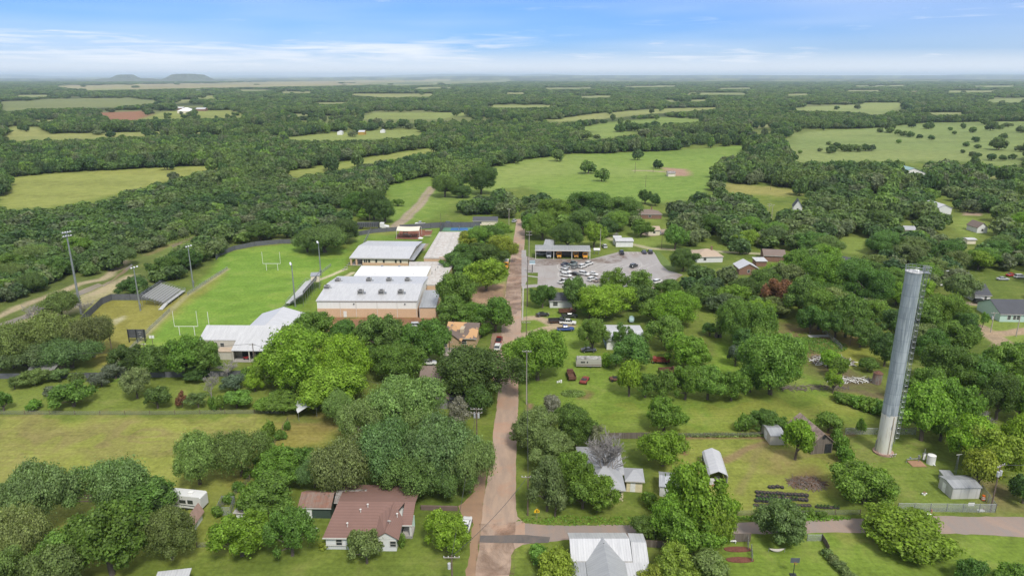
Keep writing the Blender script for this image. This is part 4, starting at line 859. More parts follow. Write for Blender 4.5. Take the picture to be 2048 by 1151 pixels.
# barn
bx, by = G(1625,908); 
r = empty('barn', *G(1621,908), 0, R(8), 'old grey board barn with rusty tin gable roof near the water tower', 'barn'); W_, D_ = 5.0, 9.5
walls(b := MB(), 'gy', W_, D_, 2.9, 2.1); b.build('wall', WOOD, r); MB().solid(roof_tops('gy',W_,D_,2.9,2.1,.4),.12).build('roof', seam('barn_roof', (.24,.175,.145), (.15,.11,.09), 1, .6, .7, .1, .5, (.31,.24,.20)), r)
MB().box(W_*.64,-.05,0,W_*.96,-.004,2.3).build('doorway', DARKM, r); add_door(r,'f',W_,D_,.42,1.5,2.4,WOOD)
MB().box(W_*.46,-.05,3.6,W_*.60,-.004,4.3).build('loft_opening', DARKM, r); mark('the old barn', 1640, 880); FOOT.append((bx+4,by+6,7))
r, W_, D_ = house('storage_shed', 'small white storage shed with grey roof left of the old barn', 'shed', (1541,872), (1572,872), 2.2, 6, .5, WALLM, METG, 'gx', .1, doors=(('l',.5,1.8,1.9),))
# metal carport (garden)
x, y, a, W_ = frame((1418,949), (1456,951), 2.5); D_ = 9.5
r = empty('metal_carport', x, y, 0, a-.02, 'white arched metal carport with stored boxes in the garden lawn', 'carport')
pr = [(-.1,2.3),(.3,2.75),(W_/2,3.45),(W_-.3,2.75),(W_+.1,2.3)]; tops = [[(pr[i][0],0,pr[i][1]),(pr[i+1][0],0,pr[i+1][1]),(pr[i+1][0],D_,pr[i+1][1]),(pr[i][0],D_,pr[i][1])] for i in range(4)]
MB().solid(tops, .06).build('roof', METWY, r)
for xx in (.05, W_-.15):
    for yy in (.1,D_/2,D_-.2): MB().box(xx,yy,0,xx+.1,yy+.1,2.5).build('post', GALV, r)
MB().box(W_-.04,0,.2,W_,D_,2.3).build('side_panel', METWY, r); MB().box(0,D_-.06,.2,W_,D_,2.3).build('back_panel', METWY, r); FOOT.append((x+2,y+4,6)); mark('the white arched carport', 1438, 935)
for i,(dx,dy,sx_,sy,sz,c_,lb) in enumerate(((.8,.8,1.2,.8,.9,(.62,.62,.6),'white cooler box at the front of the arched carport'),(2.4,1.8,1.0,.8,.8,(.5,.48,.45),'pale crate at the back of the arched carport'),(.5,2.4,.5,.5,1.0,(.6,.35,.04),'yellow drum inside the arched carport'))):
    gx = x+dx; gy = y+dy; q = empty('storage_box', gx, gy, 0, .2*i, lb, 'box'); cm = plain('box_paint_%d'%i, c_, .6)
    MB().box(-sx_/2,-sy/2,0,sx_/2,sy/2,sz).build('body', cm, q); MB().box(-sx_/2-.04,-sy/2-.04,sz,sx_/2+.04,sy/2+.04,sz+.08).build('lid', cm, q)
sheet('carport_dirt', [(1424,972),(1452,973),(1453,960),(1424,958)], .03, plain('carport_soil', (.26,.12,.07), .95), jag=.1)
# grey hip house with yellow walls
r, W_, D_ = house('grey_hip_house', 'pale yellow house with grey shingle hip roofs behind the leafless tree', 'house', (1176,977), (1252,978), 2.9, 9, 2.2, YEL, SHL, 'hip', .4, wins=(('f',.86,1.0,.9,1.2),), mk_='the grey hip-roofed house')
house('rear_wing', 'grey shingle rear wing of the pale yellow house', 'house', (1157,944), (1250,946), 2.9, 10, 2.4, YEL, SHL, 'hip', .4)
house('side_wing', 'small grey shingle wing on the right end of the pale yellow house', 'house', (1250,959), (1290,961), 2.9, 4.2, 1.0, YEL, SHL, 'hip', .4, doors=(('f',.4),))
house('metal_shed', 'small shed with silvery ribbed roof right of the pale yellow house', 'shed', (1318,972), (1357,976), 2.3, 5.2, .8, WHITE, seam('silver_rib_roof', (.52,.53,.56), (.30,.31,.33), 0, .7, .4, .3, .3), 'gx', .2)
# bottom metal roof house
hd_ = 2*dep((1142,1120),(1265,1120),2.9,1200,1080,4.3)
r, W_, D_ = house('metal_roof_house', 'blue grey house with wide pale metal roof and front gable at the bottom edge', 'house', (1142,1120), (1265,1120), 2.9, hd_, 1.4, plain('blue_grey_wall', (.28,.36,.38), .8), METW, 'gx', .4, mk_='the pale metal-roofed house')
walls(b := MB(), 'gy', 5.4, 10, 2.9, 1.3); o_ = b.build('front_gable', plain('blue_grey_wall', (.28,.36,.38)), r); o_.location = (W_*.27,-10.5,0)
o_ = MB().solid(roof_tops('gy',5.4,10.5+D_*.5-.3,2.9,1.5,.55),.14).build('gable_roof', seam('grey_seam_y', (.44,.45,.46), (.34,.35,.36), 1, .5, .5, .2, .4), r); o_.location = (W_*.27,-10.5,0)
v_ = MB(); v_.cyl(W_*.56,2.0,3.0,4.5,.1,n=8); v_.build('vent', DARKM, r)
MB().solid([[(W_*.27+6.0,-6,2.45),(W_*.8,-6,2.45),(W_*.8,-.5,2.75),(W_*.27+6.0,-.5,2.75)]], .1).build('side_porch_roof', METG, r)
MB().solid([[(-.4,-6,2.35),(W_*.27-.6,-6,2.35),(W_*.27-.6,-.5,2.7),(-.4,-.5,2.7)]], .1).build('front_porch_roof', METG, r)
MB().solid([[(W_*.83,-6,2.5),(W_+3,-6,2.5),(W_+3,-.6,2.7),(W_*.83,-.6,2.7)]], .12).build('porch_roof', METW, r)
for xx in (W_*.85,W_+2.7): MB().box(xx,-5.9,0,xx+.15,-5.75,2.4).build('porch_post', TRIMC, r)
house('house_extension', 'lower pale metal roofed extension on the right of the metal roofed house', 'house', (1266,1124), (1298,1125), 2.6, 7.4, 1.0, WHITE, METW, 'gx', .2)
# pump house etc
r, W_, D_ = house('pump_house', 'white metal pump house with ribbed roof inside the chain link fence', 'shed', (1906,976), (1965,975), 2.5, 4.2, .4, seam('pump_wall', (.56,.56,.54),(.46,.45,.42),0,1.6,.6,.05,.3), METG, 'gx', .15, doors=(('l',.4,1.0,2.0),), mk_='the white pump house')
house('equipment_box', 'small grey metal equipment box behind the pump house', 'shed', (1893,957), (1916,958), 1.6, 3.0, .2, GALV, METG, 'shed', .1)
# small town houses
TOWN = [
 ('brick_house','low red brick house with taupe hip roof at the far lawn',(1264,428),(1325,428),2.9,11,1.8,REDB,SHR,'hip',(('f',.15,.2,3.2,2.2),('f',.6,1,1.4,1.2))),
 ('white_outbuilding','white metal outbuilding with low roof behind the parking lot',(1231,482),(1268,482),3.0,7,.5,WHITE,METW,'gx',()),
 ('small_outbuilding','tiny white roofed outbuilding just behind the white metal outbuilding',(1227,475),(1244,475),3.6,4,.4,WHITE,METW,'gx',()),
 ('pale_cottage','pale roofed cottage beside the far driveway',(1296,460),(1322,460),2.8,8,1.2,CREAM,SHT,'gx',(('f',.5,1,1.2,1),)),
 ('tan_roof_house','house with tan shingle hip roof and brick chimney among the trees',(1394,513),(1448,512),2.9,11,2.2,WSID,SHT,'hip',(('f',.3,1,1.2,1.2),)),
 ('white_gable_house','small brick house with white metal gable roof',(1478,537),(1519,537),2.8,8,2.0,REDB,METWY,'gy',(('f',.5,1,1.0,1.2),)),
 ('dark_brown_house','house with flat dark brown shingle roof right of the white gable house',(1527,510),(1573,512),2.9,10,1.6,REDB,SHR,'gx',()),
 ('white_tin_annex','white tin roof between the gable house and the brown roof',(1512,522),(1536,522),2.5,5,.4,REDB,METW,'shed',()),
 ('black_roof_cottage','cottage with black roof among trees left of the water tower top',(1676,524),(1712,530),2.7,8,1.8,CREAM,SHD,'gx',(('f',.7,1,1,1),)),
 ('steep_roof_house','house with steep dark gable roof beyond the town trees',(1586,413),(1606,414),3.2,9,4.0,WSID,SHD,'gy',(('f',.5,1,1,1.2),)),
 ('pale_barn','large pale metal roofed barn at the far right of town',(1874,416),(1906,416),4.0,16,2.0,WSID,METWY,'gy',()),
 ('teal_roof_hall','teal metal roofed hall beyond the dark tree belt',(1801,346),(1853,346),4.5,20,4,WHITE,seam('teal_roof', (.30,.47,.46), (.24,.40,.39), 1, .8, .4, .2, .3),'gy',()),
 ('low_grey_house','low pale house with grey roof left of the far lawn',(1810,459),(1834,460),2.6,8,1.2,CREAM,SHL,'gx',(('f',.4,1,1,1),)),
 ('white_cottage','white cottage with dark gable roof beside the far lawn',(1955,455),(1978,455),3.0,9,2.4,WHITE,SHR,'gy',(('f',.5,1,1,1.2),)),
 ('rust_roof_cottage','white cottage with rusty brown low roof right of the water tower',(1838,661),(1868,668),2.6,9,.8,WHITE,RUST,'hip',(('f',.2,1,1.2,1),('l',.3,1,1,1))),
 ('white_shack','white roofed shack glimpsed between trees left of the water tower',(1720,592),(1742,592),2.6,7,1.0,WHITE,METWY,'gy',()),
 ('grey_shack','small pale shack glimpsed low between trees left of the tower',(1758,611),(1774,611),2.4,5,.8,WHITE,METG,'gy',()),
 ('charcoal_roof_house','white house with charcoal gable roof behind the round tree',(1950,589),(1985,590),2.9,11,2.6,WSID,SHD,'gx',(('f',.7,.9,.8,1.3),)),
 ('mint_house','mint green house with charcoal shingle roof at the right edge',(2001,627),(2078,628),3.0,13,3.0,GSID,SHD,'gx',(('f',.25,.9,1.0,1.3),('f',.40,.9,.9,1.3),('f',.50,.9,.9,1.3))),
 ('dark_roof_cottage','grey wall cottage with plain dark roof below the parking lot',(1098,601),(1146,601),2.8,9.5,1.4,WSID,SHD,'gx',(('f',.25,.8,1.6,1.4),)),
 ('mobile_home','long white metal roofed mobile home behind the tall green trees',(1212,680),(1292,681),3.2,13,.7,WHITE,METWY,'gx',()),
 ('grey_cottage','grey metal roofed cottage half hidden left of the bus shed trees',(1087,489),(1106,490),3.0,8,1.6,WHITE,METG,'gx',()),
 ('dark_roof_bungalow','bungalow with dark roof behind the tennis court fence',(945,441),(996,441),2.7,8,1.4,CREAM,SHD,'gx',(('f',.3,.9,1.2,1),)),
 ('pale_outbuilding','pale roofed outbuilding glimpsed below the bright town tree',(1310,612),(1336,612),2.6,6,.8,CREAM,METG,'gx',()),
 ('white_hut','tiny white hut among trees at the right of the parking lot',(1600,541),(1622,541),2.5,6,.7,WHITE,METW,'gx',()),
 ('grey_roof_house','house with flat grey roof behind the round tree on the right',(1905,553),(1944,553),2.7,9,1.2,CREAM,SHL,'gx',()),
 ('tan_gable_house','house with tan brown roof cut by the right edge of the view',(2035,497),(2070,500),2.8,9,1.8,CREAM,SHT,'gx',()),
 ('white_carport_roof','white sheet roof just inside the right edge above the treetops',(2028,462),(2060,462),2.8,7,.4,WHITE,METW,'gx',()),
 ('lawn_shed','small pale shed on the far right lawn',(1935,479),(1955,479),2.3,4,.3,CREAM,METW,'gx',()),
 ('grey_lean_shed','dark grey roof sliver among trees above the water tower',(1866,511),(1880,513),2.5,6,.6,CREAM,SHD,'gx',()),
 ('left_field_shed','weathered grey tin shed behind the wall at the far left',(56,737),(108,738),2.3,5,.8,WOOD,seam('weathered_tin', (.38,.38,.37), (.27,.26,.25), 0, .6, .5, .2, .5),'gx',()),
 ('garden_shed','small shed with faded pink roof below the travel trailer',(366,1046),(386,1046),2.2,4,1.2,WHITE,plain('pink_tin', (.36,.24,.20), .7),'gy',()),
 ('dog_kennel','white shed with tin roof beside the wire pen',(466,1024),(490,1025),2.0,3,.5,WHITE,RUSTW,'shed',()),
 ('corner_shed','pale roof cut by the bottom edge left of centre',(302,1176),(372,1168),2.4,3,.3,WHITE,METW,'shed',()),
 ('far_white_barn','large white roofed ranch building in the distance at left',(354,222),(383,222),5,26,7,CREAM,plain('bright_white_sheet', (.75,.75,.75), .5),'hip',()),
 ('far_ranch_shed','long pale roofed shed behind the distant white ranch building',(349,216.5),(366,216.5),4,14,3,REDB,METW,'gx',()),
 ('far_ranch_barn','pale roofed barn right of the distant white ranch building',(391,218.3),(410,218.3),4.5,16,3,REDB,METW,'gx',()),
 ('distant_sheds','row of pale sheds in the distant left woods',(381,182),(418,182),5,30,5,CREAM,METW,'gx',()),
 ('hayfield_barn','yellow ochre barn at the head of the middle hayfield',(716,264),(729,264),4,12,2,plain('ochre_wall', (.42,.27,.06), .8),METW,'gx',()),
 ('hayfield_shed','white roofed shed left of the ochre barn on the hayfield',(674,264),(684,264),4,9,1.5,WHITE,METW,'gy',()),
 ('hayfield_hut','small white hut right of the ochre barn on the hayfield',(760,261),(769,261),3.5,8,1.4,WHITE,METW,'gy',()),
 ('wood_ranch_house','white roofed house alone in the far right woods',(1612,234),(1630,234),4,12,3.5,CREAM,METW,'hip',()),
 ('tan_ranch_house','tan house just left of the white roofed house in the far woods',(1549,233),(1562,233),4,10,2,plain('tan_wall',(.42,.27,.18),.8),SHT,'gx',()),
 ('distant_white_farm','tiny white farm building near the horizon right of centre',(1249,164.5),(1256,164.5),7,30,6,WHITE,METW,'gx',()),
 ('distant_pink_farm','pale pinkish farm buildings in the far right plain',(1818,185),(1836,185),6,26,5,CREAM,SHT,'gx',()),
 ('junk_pile_barn','low pale sheds in the yard at the edge of the big green field',(1336,346),(1352,346),3,7,1.2,CREAM,RUSTW,'gx',()),
]
for nm, lb, pL, pR, h, D_, rise, wl_, rf_, st, wi in TOWN:
    big = pL[1] < 300
    house(nm, lb, 'building' if any(k in nm for k in ('shed','barn','hall','hut','box','farm','outbuilding')) else 'house', pL, pR, h, D_, rise, wl_, rf_, st, .05 if big else .35, wins=wi, chim=(.7,.5,.7,2.6,REDB) if nm in ('brick_house','tan_roof_house') else None, th=.16)
for tx, u, v in (('the tan hip-roofed house',1418,505),('the white gable house',1500,530),('the mint green house',2040,620),('the charcoal-roofed house',1965,580),('the low red brick house',1294,420),('the teal-roofed hall',1828,340),('the far right lawn',1945,460),('the water tower top',1818,560),('the water tower base',1765,900),('the rust-roofed cottage',1855,655),('the long white mobile home',1255,665),('the parking lot',1200,550),('the left tan hayfield',250,880),('the creek bend',120,600),('the football field',450,580),('the tire garden',1560,995),('the old camper',1176,722),('the stone chimney ruin',1436,660),('the side road',1600,1055),('the far gravel road',835,410),('the far green pasture',1200,350),('the brush pile',1660,720),('the dirt yard',1720,690),('the big green field',250,380),('the dark-roofed cottage',1122,590)): mark(tx, u, v)

# ================================================================== STANDPIPE
ux, uy = G(1766,904); TR = 1.58; TH = hz(1766,900,541)
r = empty('water_tower', ux, uy, 0, 0, 'tall slim grey steel water standpipe with white painted base and caged ladder', 'water tower')
tm = bpy.data.materials.new('standpipe_paint'); t, n, l = NM(tm); tc = n.new('ShaderNodeTexCoord'); o_ = tc.outputs['Object']
sx = n.new('ShaderNodeSeparateXYZ'); l.new(o_, sx.inputs[0])
st_ = noise(t, o_, 1.0, 6, .7, .2, (1.1,1.1,.07)); st2 = noise(t, o_, 1.0, 4, .6, .1, (4,4,.25)); pl_ = noise(t, o_, .16, 3, .5)
g_ = ramp2(t, st_, (.17,.20,.23), (.42,.45,.49), .36, .62); g_ = mixc(t, ramp2(t, st2, (0,0,0), (.7,.7,.7), .5, .64), g_, (.50,.54,.58))
ring = mth(t, 'FRACT', mth(t,'MULTIPLY', sx.outputs[2], 1/2.44)); g_ = mixc(t, mth(t,'MULTIPLY', mth(t,'LESS_THAN',ring,.05), .45), g_, (.16,.19,.22))
plate = n.new('ShaderNodeTexWhiteNoise'); plate.noise_dimensions = '1D'; l.new(mth(t,'FLOOR', mth(t,'MULTIPLY', sx.outputs[2], 1/2.44)), plate.inputs['W']); g_ = mixc(t, mth(t,'MULTIPLY',plate.outputs['Value'],.35), g_, (.20,.24,.28))
w_ = ramp2(t, st2, (.50,.45,.40), (.66,.64,.60), .36, .5); pw = n.new('ShaderNodeMapRange'); pw.inputs[1].default_value = .60; pw.inputs[2].default_value = .66; l.new(noise(t, o_, 1.0, 3, .5, .2, (1.0,1.0,.22)), pw.inputs[0]); w_ = mixc(t, pw.outputs[0], w_, (.22,.26,.31))
wob = mth(t,'ADD', sx.outputs[2], mth(t,'MULTIPLY', st2, 1.6)); base_c = mixc(t, mth(t,'GREATER_THAN', wob, 10.4), w_, g_)
finish(t, base_c, .38, .25, ring, .25, .03, spec=.45)
MB().tube([(0,0,.35),(0,0,TH)], TR, 48, True).build('shell', tm, r)
b = MB()
for k in range(1, int(TH/2.44)): b.tube([(0,0,k*2.44-.03),(0,0,k*2.44+.03)], TR+.012, 40, False)
b.build('weld_seams', tm, r)
MB().tube([(0,0,-.1),(0,0,.35)], TR+.55, 40).build('foundation', plain('rusty_concrete', (.34,.22,.17), .9, var=.3, scale=.8), r)
MB().tube([(0,0,TH),(0,0,TH+.12),(0,0,TH+.2)], [TR+.12,TR+.12,.4], 40).build('lid', plain('lid_paint', (.50,.50,.50), .5), r)
MB().tube([(0.3,-.4,TH+.1),(0.3,-.4,TH+.55)], .42, 16).build('hatch', WHITE, r)
rl = MB()
for zz in (TH+.65, TH+1.25, TH+.15): rl.tube([((TR+.1)*math.cos(i*math.pi/14), (TR+.1)*math.sin(i*math.pi/14), zz) for i in range(29)], .035, 5, False)
for i in range(14): a_ = i*math.pi/7; rl.tube([((TR+.1)*math.cos(a_), (TR+.1)*math.sin(a_), TH+.1),((TR+.1)*math.cos(a_), (TR+.1)*math.sin(a_), TH+1.27)], .035, 5)
rl.build('railing', GALV, r)
la = R(-15); ld = MB(); cx_, cy_ = math.cos(la), math.sin(la); ex, ey = -cy_, cx_
def lp(rad_, off, z): return (cx_*rad_+ex*off, cy_*rad_+ey*off, z)
for off in (-.25,.25): ld.tube([lp(TR+.30,off,2.5), lp(TR+.30,off,TH+1.3)], .035, 5)
for k in range(int((TH-2)/.6)): ld.tube([lp(TR+.30,-.25,2.8+k*.6), lp(TR+.30,.25,2.8+k*.6)], .022, 4)
for k in range(int(TH/3)): ld.tube([lp(TR-.05,.25,3+k*3), lp(TR+.3,.25,3+k*3)], .03, 4)
ld.build('ladder', GALV, r)
cg = MB()
for k in range(int((TH-4)/1.25)+2):
    z_ = 4+k*1.25; cg.tube([lp(TR+.32+.72*math.sin(q*math.pi/8), -.42*math.cos(q*math.pi/8), z_) for q in range(9)], .035, 4, False)
for q in (1,2.5,4,5.5,7): cg.tube([lp(TR+.32+.72*math.sin(q*math.pi/8), -.42*math.cos(q*math.pi/8), 4), lp(TR+.32+.72*math.sin(q*math.pi/8), -.42*math.cos(q*math.pi/8), TH+1.2)], .022, 4)
cg.build('ladder_cage', GALV, r)
pf = MB(); pf.add([lp(TR+.1,-.8,TH-.0),lp(TR+1.3,-.8,TH),lp(TR+1.3,.8,TH),lp(TR+.1,.8,TH),lp(TR+.1,-.8,TH+.05),lp(TR+1.3,-.8,TH+.05),lp(TR+1.3,.8,TH+.05),lp(TR+.1,.8,TH+.05)],[(0,3,2,1),(4,5,6,7),(0,1,5,4),(1,2,6,5),(2,3,7,6),(3,0,4,7)])
for off in (-.8,.8):
    for rr_ in (TR+.2,TR+1.3): pf.tube([lp(rr_,off,TH-2.2),lp(rr_,off,TH+1.3)], .035, 4)
    for zz in (TH+.65,TH+1.25): pf.tube([lp(TR+.1,off,zz),lp(TR+1.3,off,zz)], .03, 4)
for zz in (TH+.65,TH+1.25): pf.tube([lp(TR+1.3,-.8,zz),lp(TR+1.3,.8,zz)], .03, 4)
pf.build('platform', GALV, r)
MB().tube([(-TR-.15,.3,0),(-TR-.15,.3,3.0),(-TR+.05,.3,3.0)], .11, 8).build('overflow_pipe', GALV, r)
MB().tube([(.2,-TR-.05,.4),(.2,-TR-.05,9.5)], .10, 8).build('riser_pipe', plain('stained_pipe', (.45,.38,.28), .6), r)
for i, xx in enumerate((.5,1.1,1.7)): MB().tube([(xx,-TR-.5+.15*i,.05),(xx,-TR-.5+.15*i,.55),(xx+.3,-TR-.4+.15*i,.6)], .13, 8).build('valve', plain('valve_paint', (.45,.40,.40), .5), r)
# compound items
def at(u, v): return G(u, v)
x0,y0 = at(1861,926); r = empty('white_tank', x0, y0, 0, 0, 'small white cylindrical chlorine tank right of the water tower', 'tank')
MB().tube([(0,0,0),(0,0,2.0),(0,0,2.15)],[.85,.85,.4],24).build('shell', WHITE, r); MB().tube([(.3,-1.2,.2),(.2,-.8,.3)], .12, 8).build('pipe', WHITE, r); MB().tube([(0,0,1.95),(0,0,2.0)],.9,24,False).build('rim', GALV, r)
x0,y0 = at(1846,922); r = empty('control_cabinet', x0, y0, 0, 0, 'narrow grey control cabinet left of the white tank', 'cabinet'); MB().box(-.3,-.2,.5,.3,.2,2.0).build('body', GALV, r); MB().box(-.26,-.23,.6,.26,-.204,1.9).build('door', WHITE, r); MB().box(-.04,-.04,0,.04,.04,3).build('post', GALV, r)
x0,y0 = at(1833,927); r = empty('wellhead', x0, y0, 0, 0, 'wellhead pump and pipes on a brown slab near the water tower', 'pump')
MB().box(-1.5,-1.2,0,1.5,1.2,.15).build('slab', plain('slab_brown', (.34,.20,.12), .9), r); MB().tube([(-1.9,.6,0),(-1.9,.6,.8),(.9,.9,.8),(.9,.9,.15)], .1, 8).build('pipe', GALV, r); MB().cyl(.9,.9,.8,1.5,.25,n=12).build('motor', GALV, r); MB().cyl(-1.1,.7,.8,1.2,.18,n=10).build('valve', plain('valve_blue', (.2,.24,.3), .5), r)
x0,y0 = at(1848,989); r = empty('hydrant', x0, y0, 0, 0, 'small white capped well pipe in the middle of the tower lawn', 'hydrant'); MB().cyl(0,0,0,.6,.25,n=10).build('barrel', WHITE, r); MB().tube([(-.5,0,.35),(.5,0,.35)], .14, 8).build('outlet', WHITE, r); MB().cyl(0,0,.6,.75,.32,.1,n=10).build('cap', plain('cap_brown', (.25,.15,.1)), r)
x0,y0 = at(1966,999); r = empty('traffic_drum', x0, y0, 0, 0, 'orange and white striped traffic drum beside the pump house', 'traffic drum'); OR = plain('orange_plastic', (.62,.13,.02), .5)
MB().tube([(0,0,.05),(0,0,1.05)], [.36,.28], 16).build('body', OR, r); MB().tube([(0,0,.3),(0,0,.45)], [.358,.345], 16, False).build('stripe', WHITE, r); MB().tube([(0,0,.62),(0,0,.77)], [.332,.318], 16, False).build('stripe', WHITE, r); MB().cyl(0,0,0,.06,.45,n=16).build('base', DARKM, r)
x0,y0 = at(1910,947); r = empty('radio_mast', x0, y0, 0, 0, 'short grey lattice radio mast behind the pump house', 'mast'); b = MB(); hm = 4.5
c3 = [(.25*math.cos(q), .25*math.sin(q)) for q in (0,2.09,4.19)]
for c_ in c3: b.tube([(*c_,0),(c_[0]*.5,c_[1]*.5,hm)], .03, 4)
for k in range(10):
    for q in range(3): p, s_ = c3[q], c3[(q+1)%3]; f_ = 1-.05*k; b.tube([(p[0]*f_,p[1]*f_,k*.45),(s_[0]*(f_-.05),s_[1]*(f_-.05),k*.45+.45)], .018, 4)
b.build('lattice', GALV, r); MB().tube([(-.5,0,hm),(.7,.1,hm+.1)], .05, 5).build('antenna', WHITE, r)

# ================================================================== FENCES
def fence(name, label, pts, h, mat, post_m, sp=4.0, th=.05, px=True, rail=True, cat='fence', maxp=60, pname='panel', pr_=.05, low=.02):
    P = [Vector(G(*p)) for p in pts] if px else [Vector(p) for p in pts]; o = P[0]; r = empty(name, o.x, o.y, 0, 0, label, cat); pan = MB(); rr = MB(); posts = []
    for i in range(len(P)-1):
        a, c = P[i]-o, P[i+1]-o; d = (c-a); ln = d.length; d /= ln; e = Vector((-d.y,d.x))*th/2
        pan.prism([tuple(a-e), tuple(c-e), tuple(c+e), tuple(a+e)], low, h)
        if rail: rr.tube([(a.x,a.y,h+.02),(c.x,c.y,h+.02)], .03, 5)
        k = max(1, int(ln/sp)); posts += [a.lerp(c, j/k) for j in range(k)]
    posts.append(P[-1]-o); pan.build(pname, mat, r)
    if rail: rr.build('top_rail', post_m, r)
    pm = MB().cyl(0,0,0,h+.08,pr_+.02,n=6).mesh('post', post_m)
    for p in posts[:maxp]: q = obj('post', pm, r); q.location = (p.x, p.y, 0)
    return r
def wire_mesh(name, c, a=.35):
    if name in MATS: return MATS[name]
    m = bpy.data.materials.new(name); t, n, l = NM(m); finish(t, c, .6, .2, alpha=a); MATS[name] = m; return m
WM = wire_mesh('chain_link', (.35,.37,.37), .28); SCREEN = plain('windscreen', (.12,.125,.135), .8, var=.2); WMF = wire_mesh('field_wire', (.22,.22,.19), .22)
fence('screened_fence', 'dark screened fence round the near left corner of the football ground', [(163,648),(205,608),(224,600),(298,600)], 2.4, SCREEN, DARKM, 5)
fence('screened_fence', 'dark screened fence curving behind the far goalpost of the football ground', [(432,520),(440,511),(470,500),(510,492),(560,487),(618,486)], 2.2, SCREEN, DARKM, 6)
fence('screened_fence', 'dark screened fence running behind the playground to the big oak', [(660,487),(700,474),(745,466),(800,461)], 2.2, SCREEN, DARKM, 6)
fence('court_fence', 'tall dark screen fence along the far side of the tennis court', [(800,460.5),(838,458),(884,455),(960,454.5)], 3.0, SCREEN, DARKM, 5)
fence('court_fence', 'dark mesh fence along the left side of the tennis court', [(880,466),(888,455)], 3.0, SCREEN, DARKM, 5)
fence('dark_wall', 'low dark screened fence behind the row of yard bushes at left', [(0,757),(120,756),(240,755),(330,754),(440,752),(520,751)], 1.6, SCREEN, DARKM, 8)
fence('chain_fence', 'chain link fence along the left touchline of the football field', [(228,735),(300,660),(340,622)], 1.2, WM, GALV, 5)
fence('chain_fence', 'chain link fence beyond the away bleachers along the touchline', [(375,590),(455,538)], 1.2, WM, GALV, 5)
fence('chain_fence', 'chain link fence in front of the home bleachers', [(562,622),(600,585),(645,545),(662,532)], 1.2, WM, GALV, 5)
fence('chain_fence', 'chain link fence between the playground lawn and the hall', [(727,491),(742,462)], 1.8, WM, GALV, 4)
fence('chain_fence', 'chain link fence along the side road below the water tower', [(1795,1022),(1990,1024)], 1.8, WM, GALV, 3)
fence('chain_fence', 'chain link fence at the right of the white pump house', [(1990,1024),(1962,985)], 1.8, WM, GALV, 3)
fence('chain_fence', 'chain link fence behind the water tower', [(1690,868),(1760,868),(1830,868)], 1.6, WM, GALV, 3)
fence('chain_fence', 'chain link fence beside the overgrown dirt yard', [(1645,664),(1672,688),(1683,700)], 1.5, WM, GALV, 3)
fence('wood_fence', 'dark weathered picket fence behind the pale yellow house', [(1210,877),(1300,876)], 1.5, WOOD, WOODP, 2.4, .06)
fence('wood_fence', 'dark picket fence along the side road behind the metal roofed house', [(1142,1090),(1280,1092),(1345,1096)], 1.4, WOOD, WOODP, 2.4, .06)
fence('wood_fence', 'dark picket fence right of the big bright tree along the side road', [(1455,1083),(1500,1082)], 1.7, WOOD, WOODP, 2.4, .06)
fence('wire_fence', 'thin wire field fence between the bush yard and the hayfield', [(0,828),(150,829),(300,829),(450,827),(568,826)], 1.1, WMF, WOODP, 5, .02, rail=False)
fence('wire_fence', 'thin wire fence along the garden behind the carport', [(1300,874),(1480,873),(1600,868)], 1.1, WMF, WOODP, 4, .02, rail=False)
fence('wire_fence', 'thin wire fence along the verge in front of the tire garden', [(1475,1030),(1620,1030),(1720,1028)], 1.1, WMF, WOODP, 4, .02, rail=False)
fence('wire_fence', 'overgrown wire fence climbing from the trailer to the hayfield corner', [(430,1030),(500,960),(545,895),(576,842)], 1.2, WMF, WOODP, 3.5, .02, rail=False)
fence('wire_fence', 'thin wire fence across the lawn below the travel trailer', [(394,1094),(470,1092)], 1.1, WMF, WOODP, 3, .02, rail=False)
fence('gate', 'grey pipe gate across the lawn drive right of the round grey tree', [(1614,1081),(1642,1081)], 1.3, WM, GALV, 1.5)
fence('wood_fence', 'short leaning plank fence running down from the pipe gate', [(1643,1078),(1652,1092),(1657,1102)], 1.2, WOOD, WOODP, 2, .05)
fence('dog_pen', 'grey wire dog pen beside the white kennel shed', [(434,1030),(462,1030),(470,1008),(445,1007),(434,1030)], 1.8, WM, GALV, 1.8)
fence('retaining_wall', 'low red brown earth wall right of the giant oaks', [(842,1018),(915,1020)], .9, plain('earth_wall', (.17,.12,.10), .9), WOODP, 4, .4, rail=False)
fence('garden_trellis', 'small green wire trellis beside the upper flower bed', [(1494,1080),(1496,1098)], 1.4, WMF, GALV, 1)
fence('garden_trellis', 'small green wire trellis beside the lower flower bed', [(1502,1102),(1504,1122)], 1.4, WMF, GALV, 1)

# ================================================================== POLES AND LIGHTS
PM = {}
def pole(u, v, vt, label, name='utility_pole', arms=(), trans=0, mat=None, r0=.17, ang=0.0, group='utility poles', cat='utility pole', ins=True):
    x, y = G(u, v); h = max(3, hz(u, v, vt)); r = empty(name, x, y, 0, ang, label, cat, group)
    MB().tube([(0,0,-.2),(0,0,h)], [r0,r0*.62], 8).build('post', mat or WOODP, r)
    for dz, w in arms:
        a_ = MB().box(-w/2,-.16,h-dz-.06,w/2,-.05,h-dz+.06).build('crossarm', plain('arm_wood', (.30,.27,.24), .9), r)
        if ins:
            b = MB()
            for q in (-.47,-.2,.2,.47): b.cyl(q*w,-.1,h-dz+.06,h-dz+.28,.06,n=6)
            b.build('insulator', WHITE, a_)
    for k in range(trans):
        MB().tube([(.42*(1 if k else -1),-.1,h-2.4),(.42*(1 if k else -1),-.1,h-1.4)], .26, 12).build('transformer', plain('transformer_grey', (.45,.46,.46), .5), r)
    return x, y, h
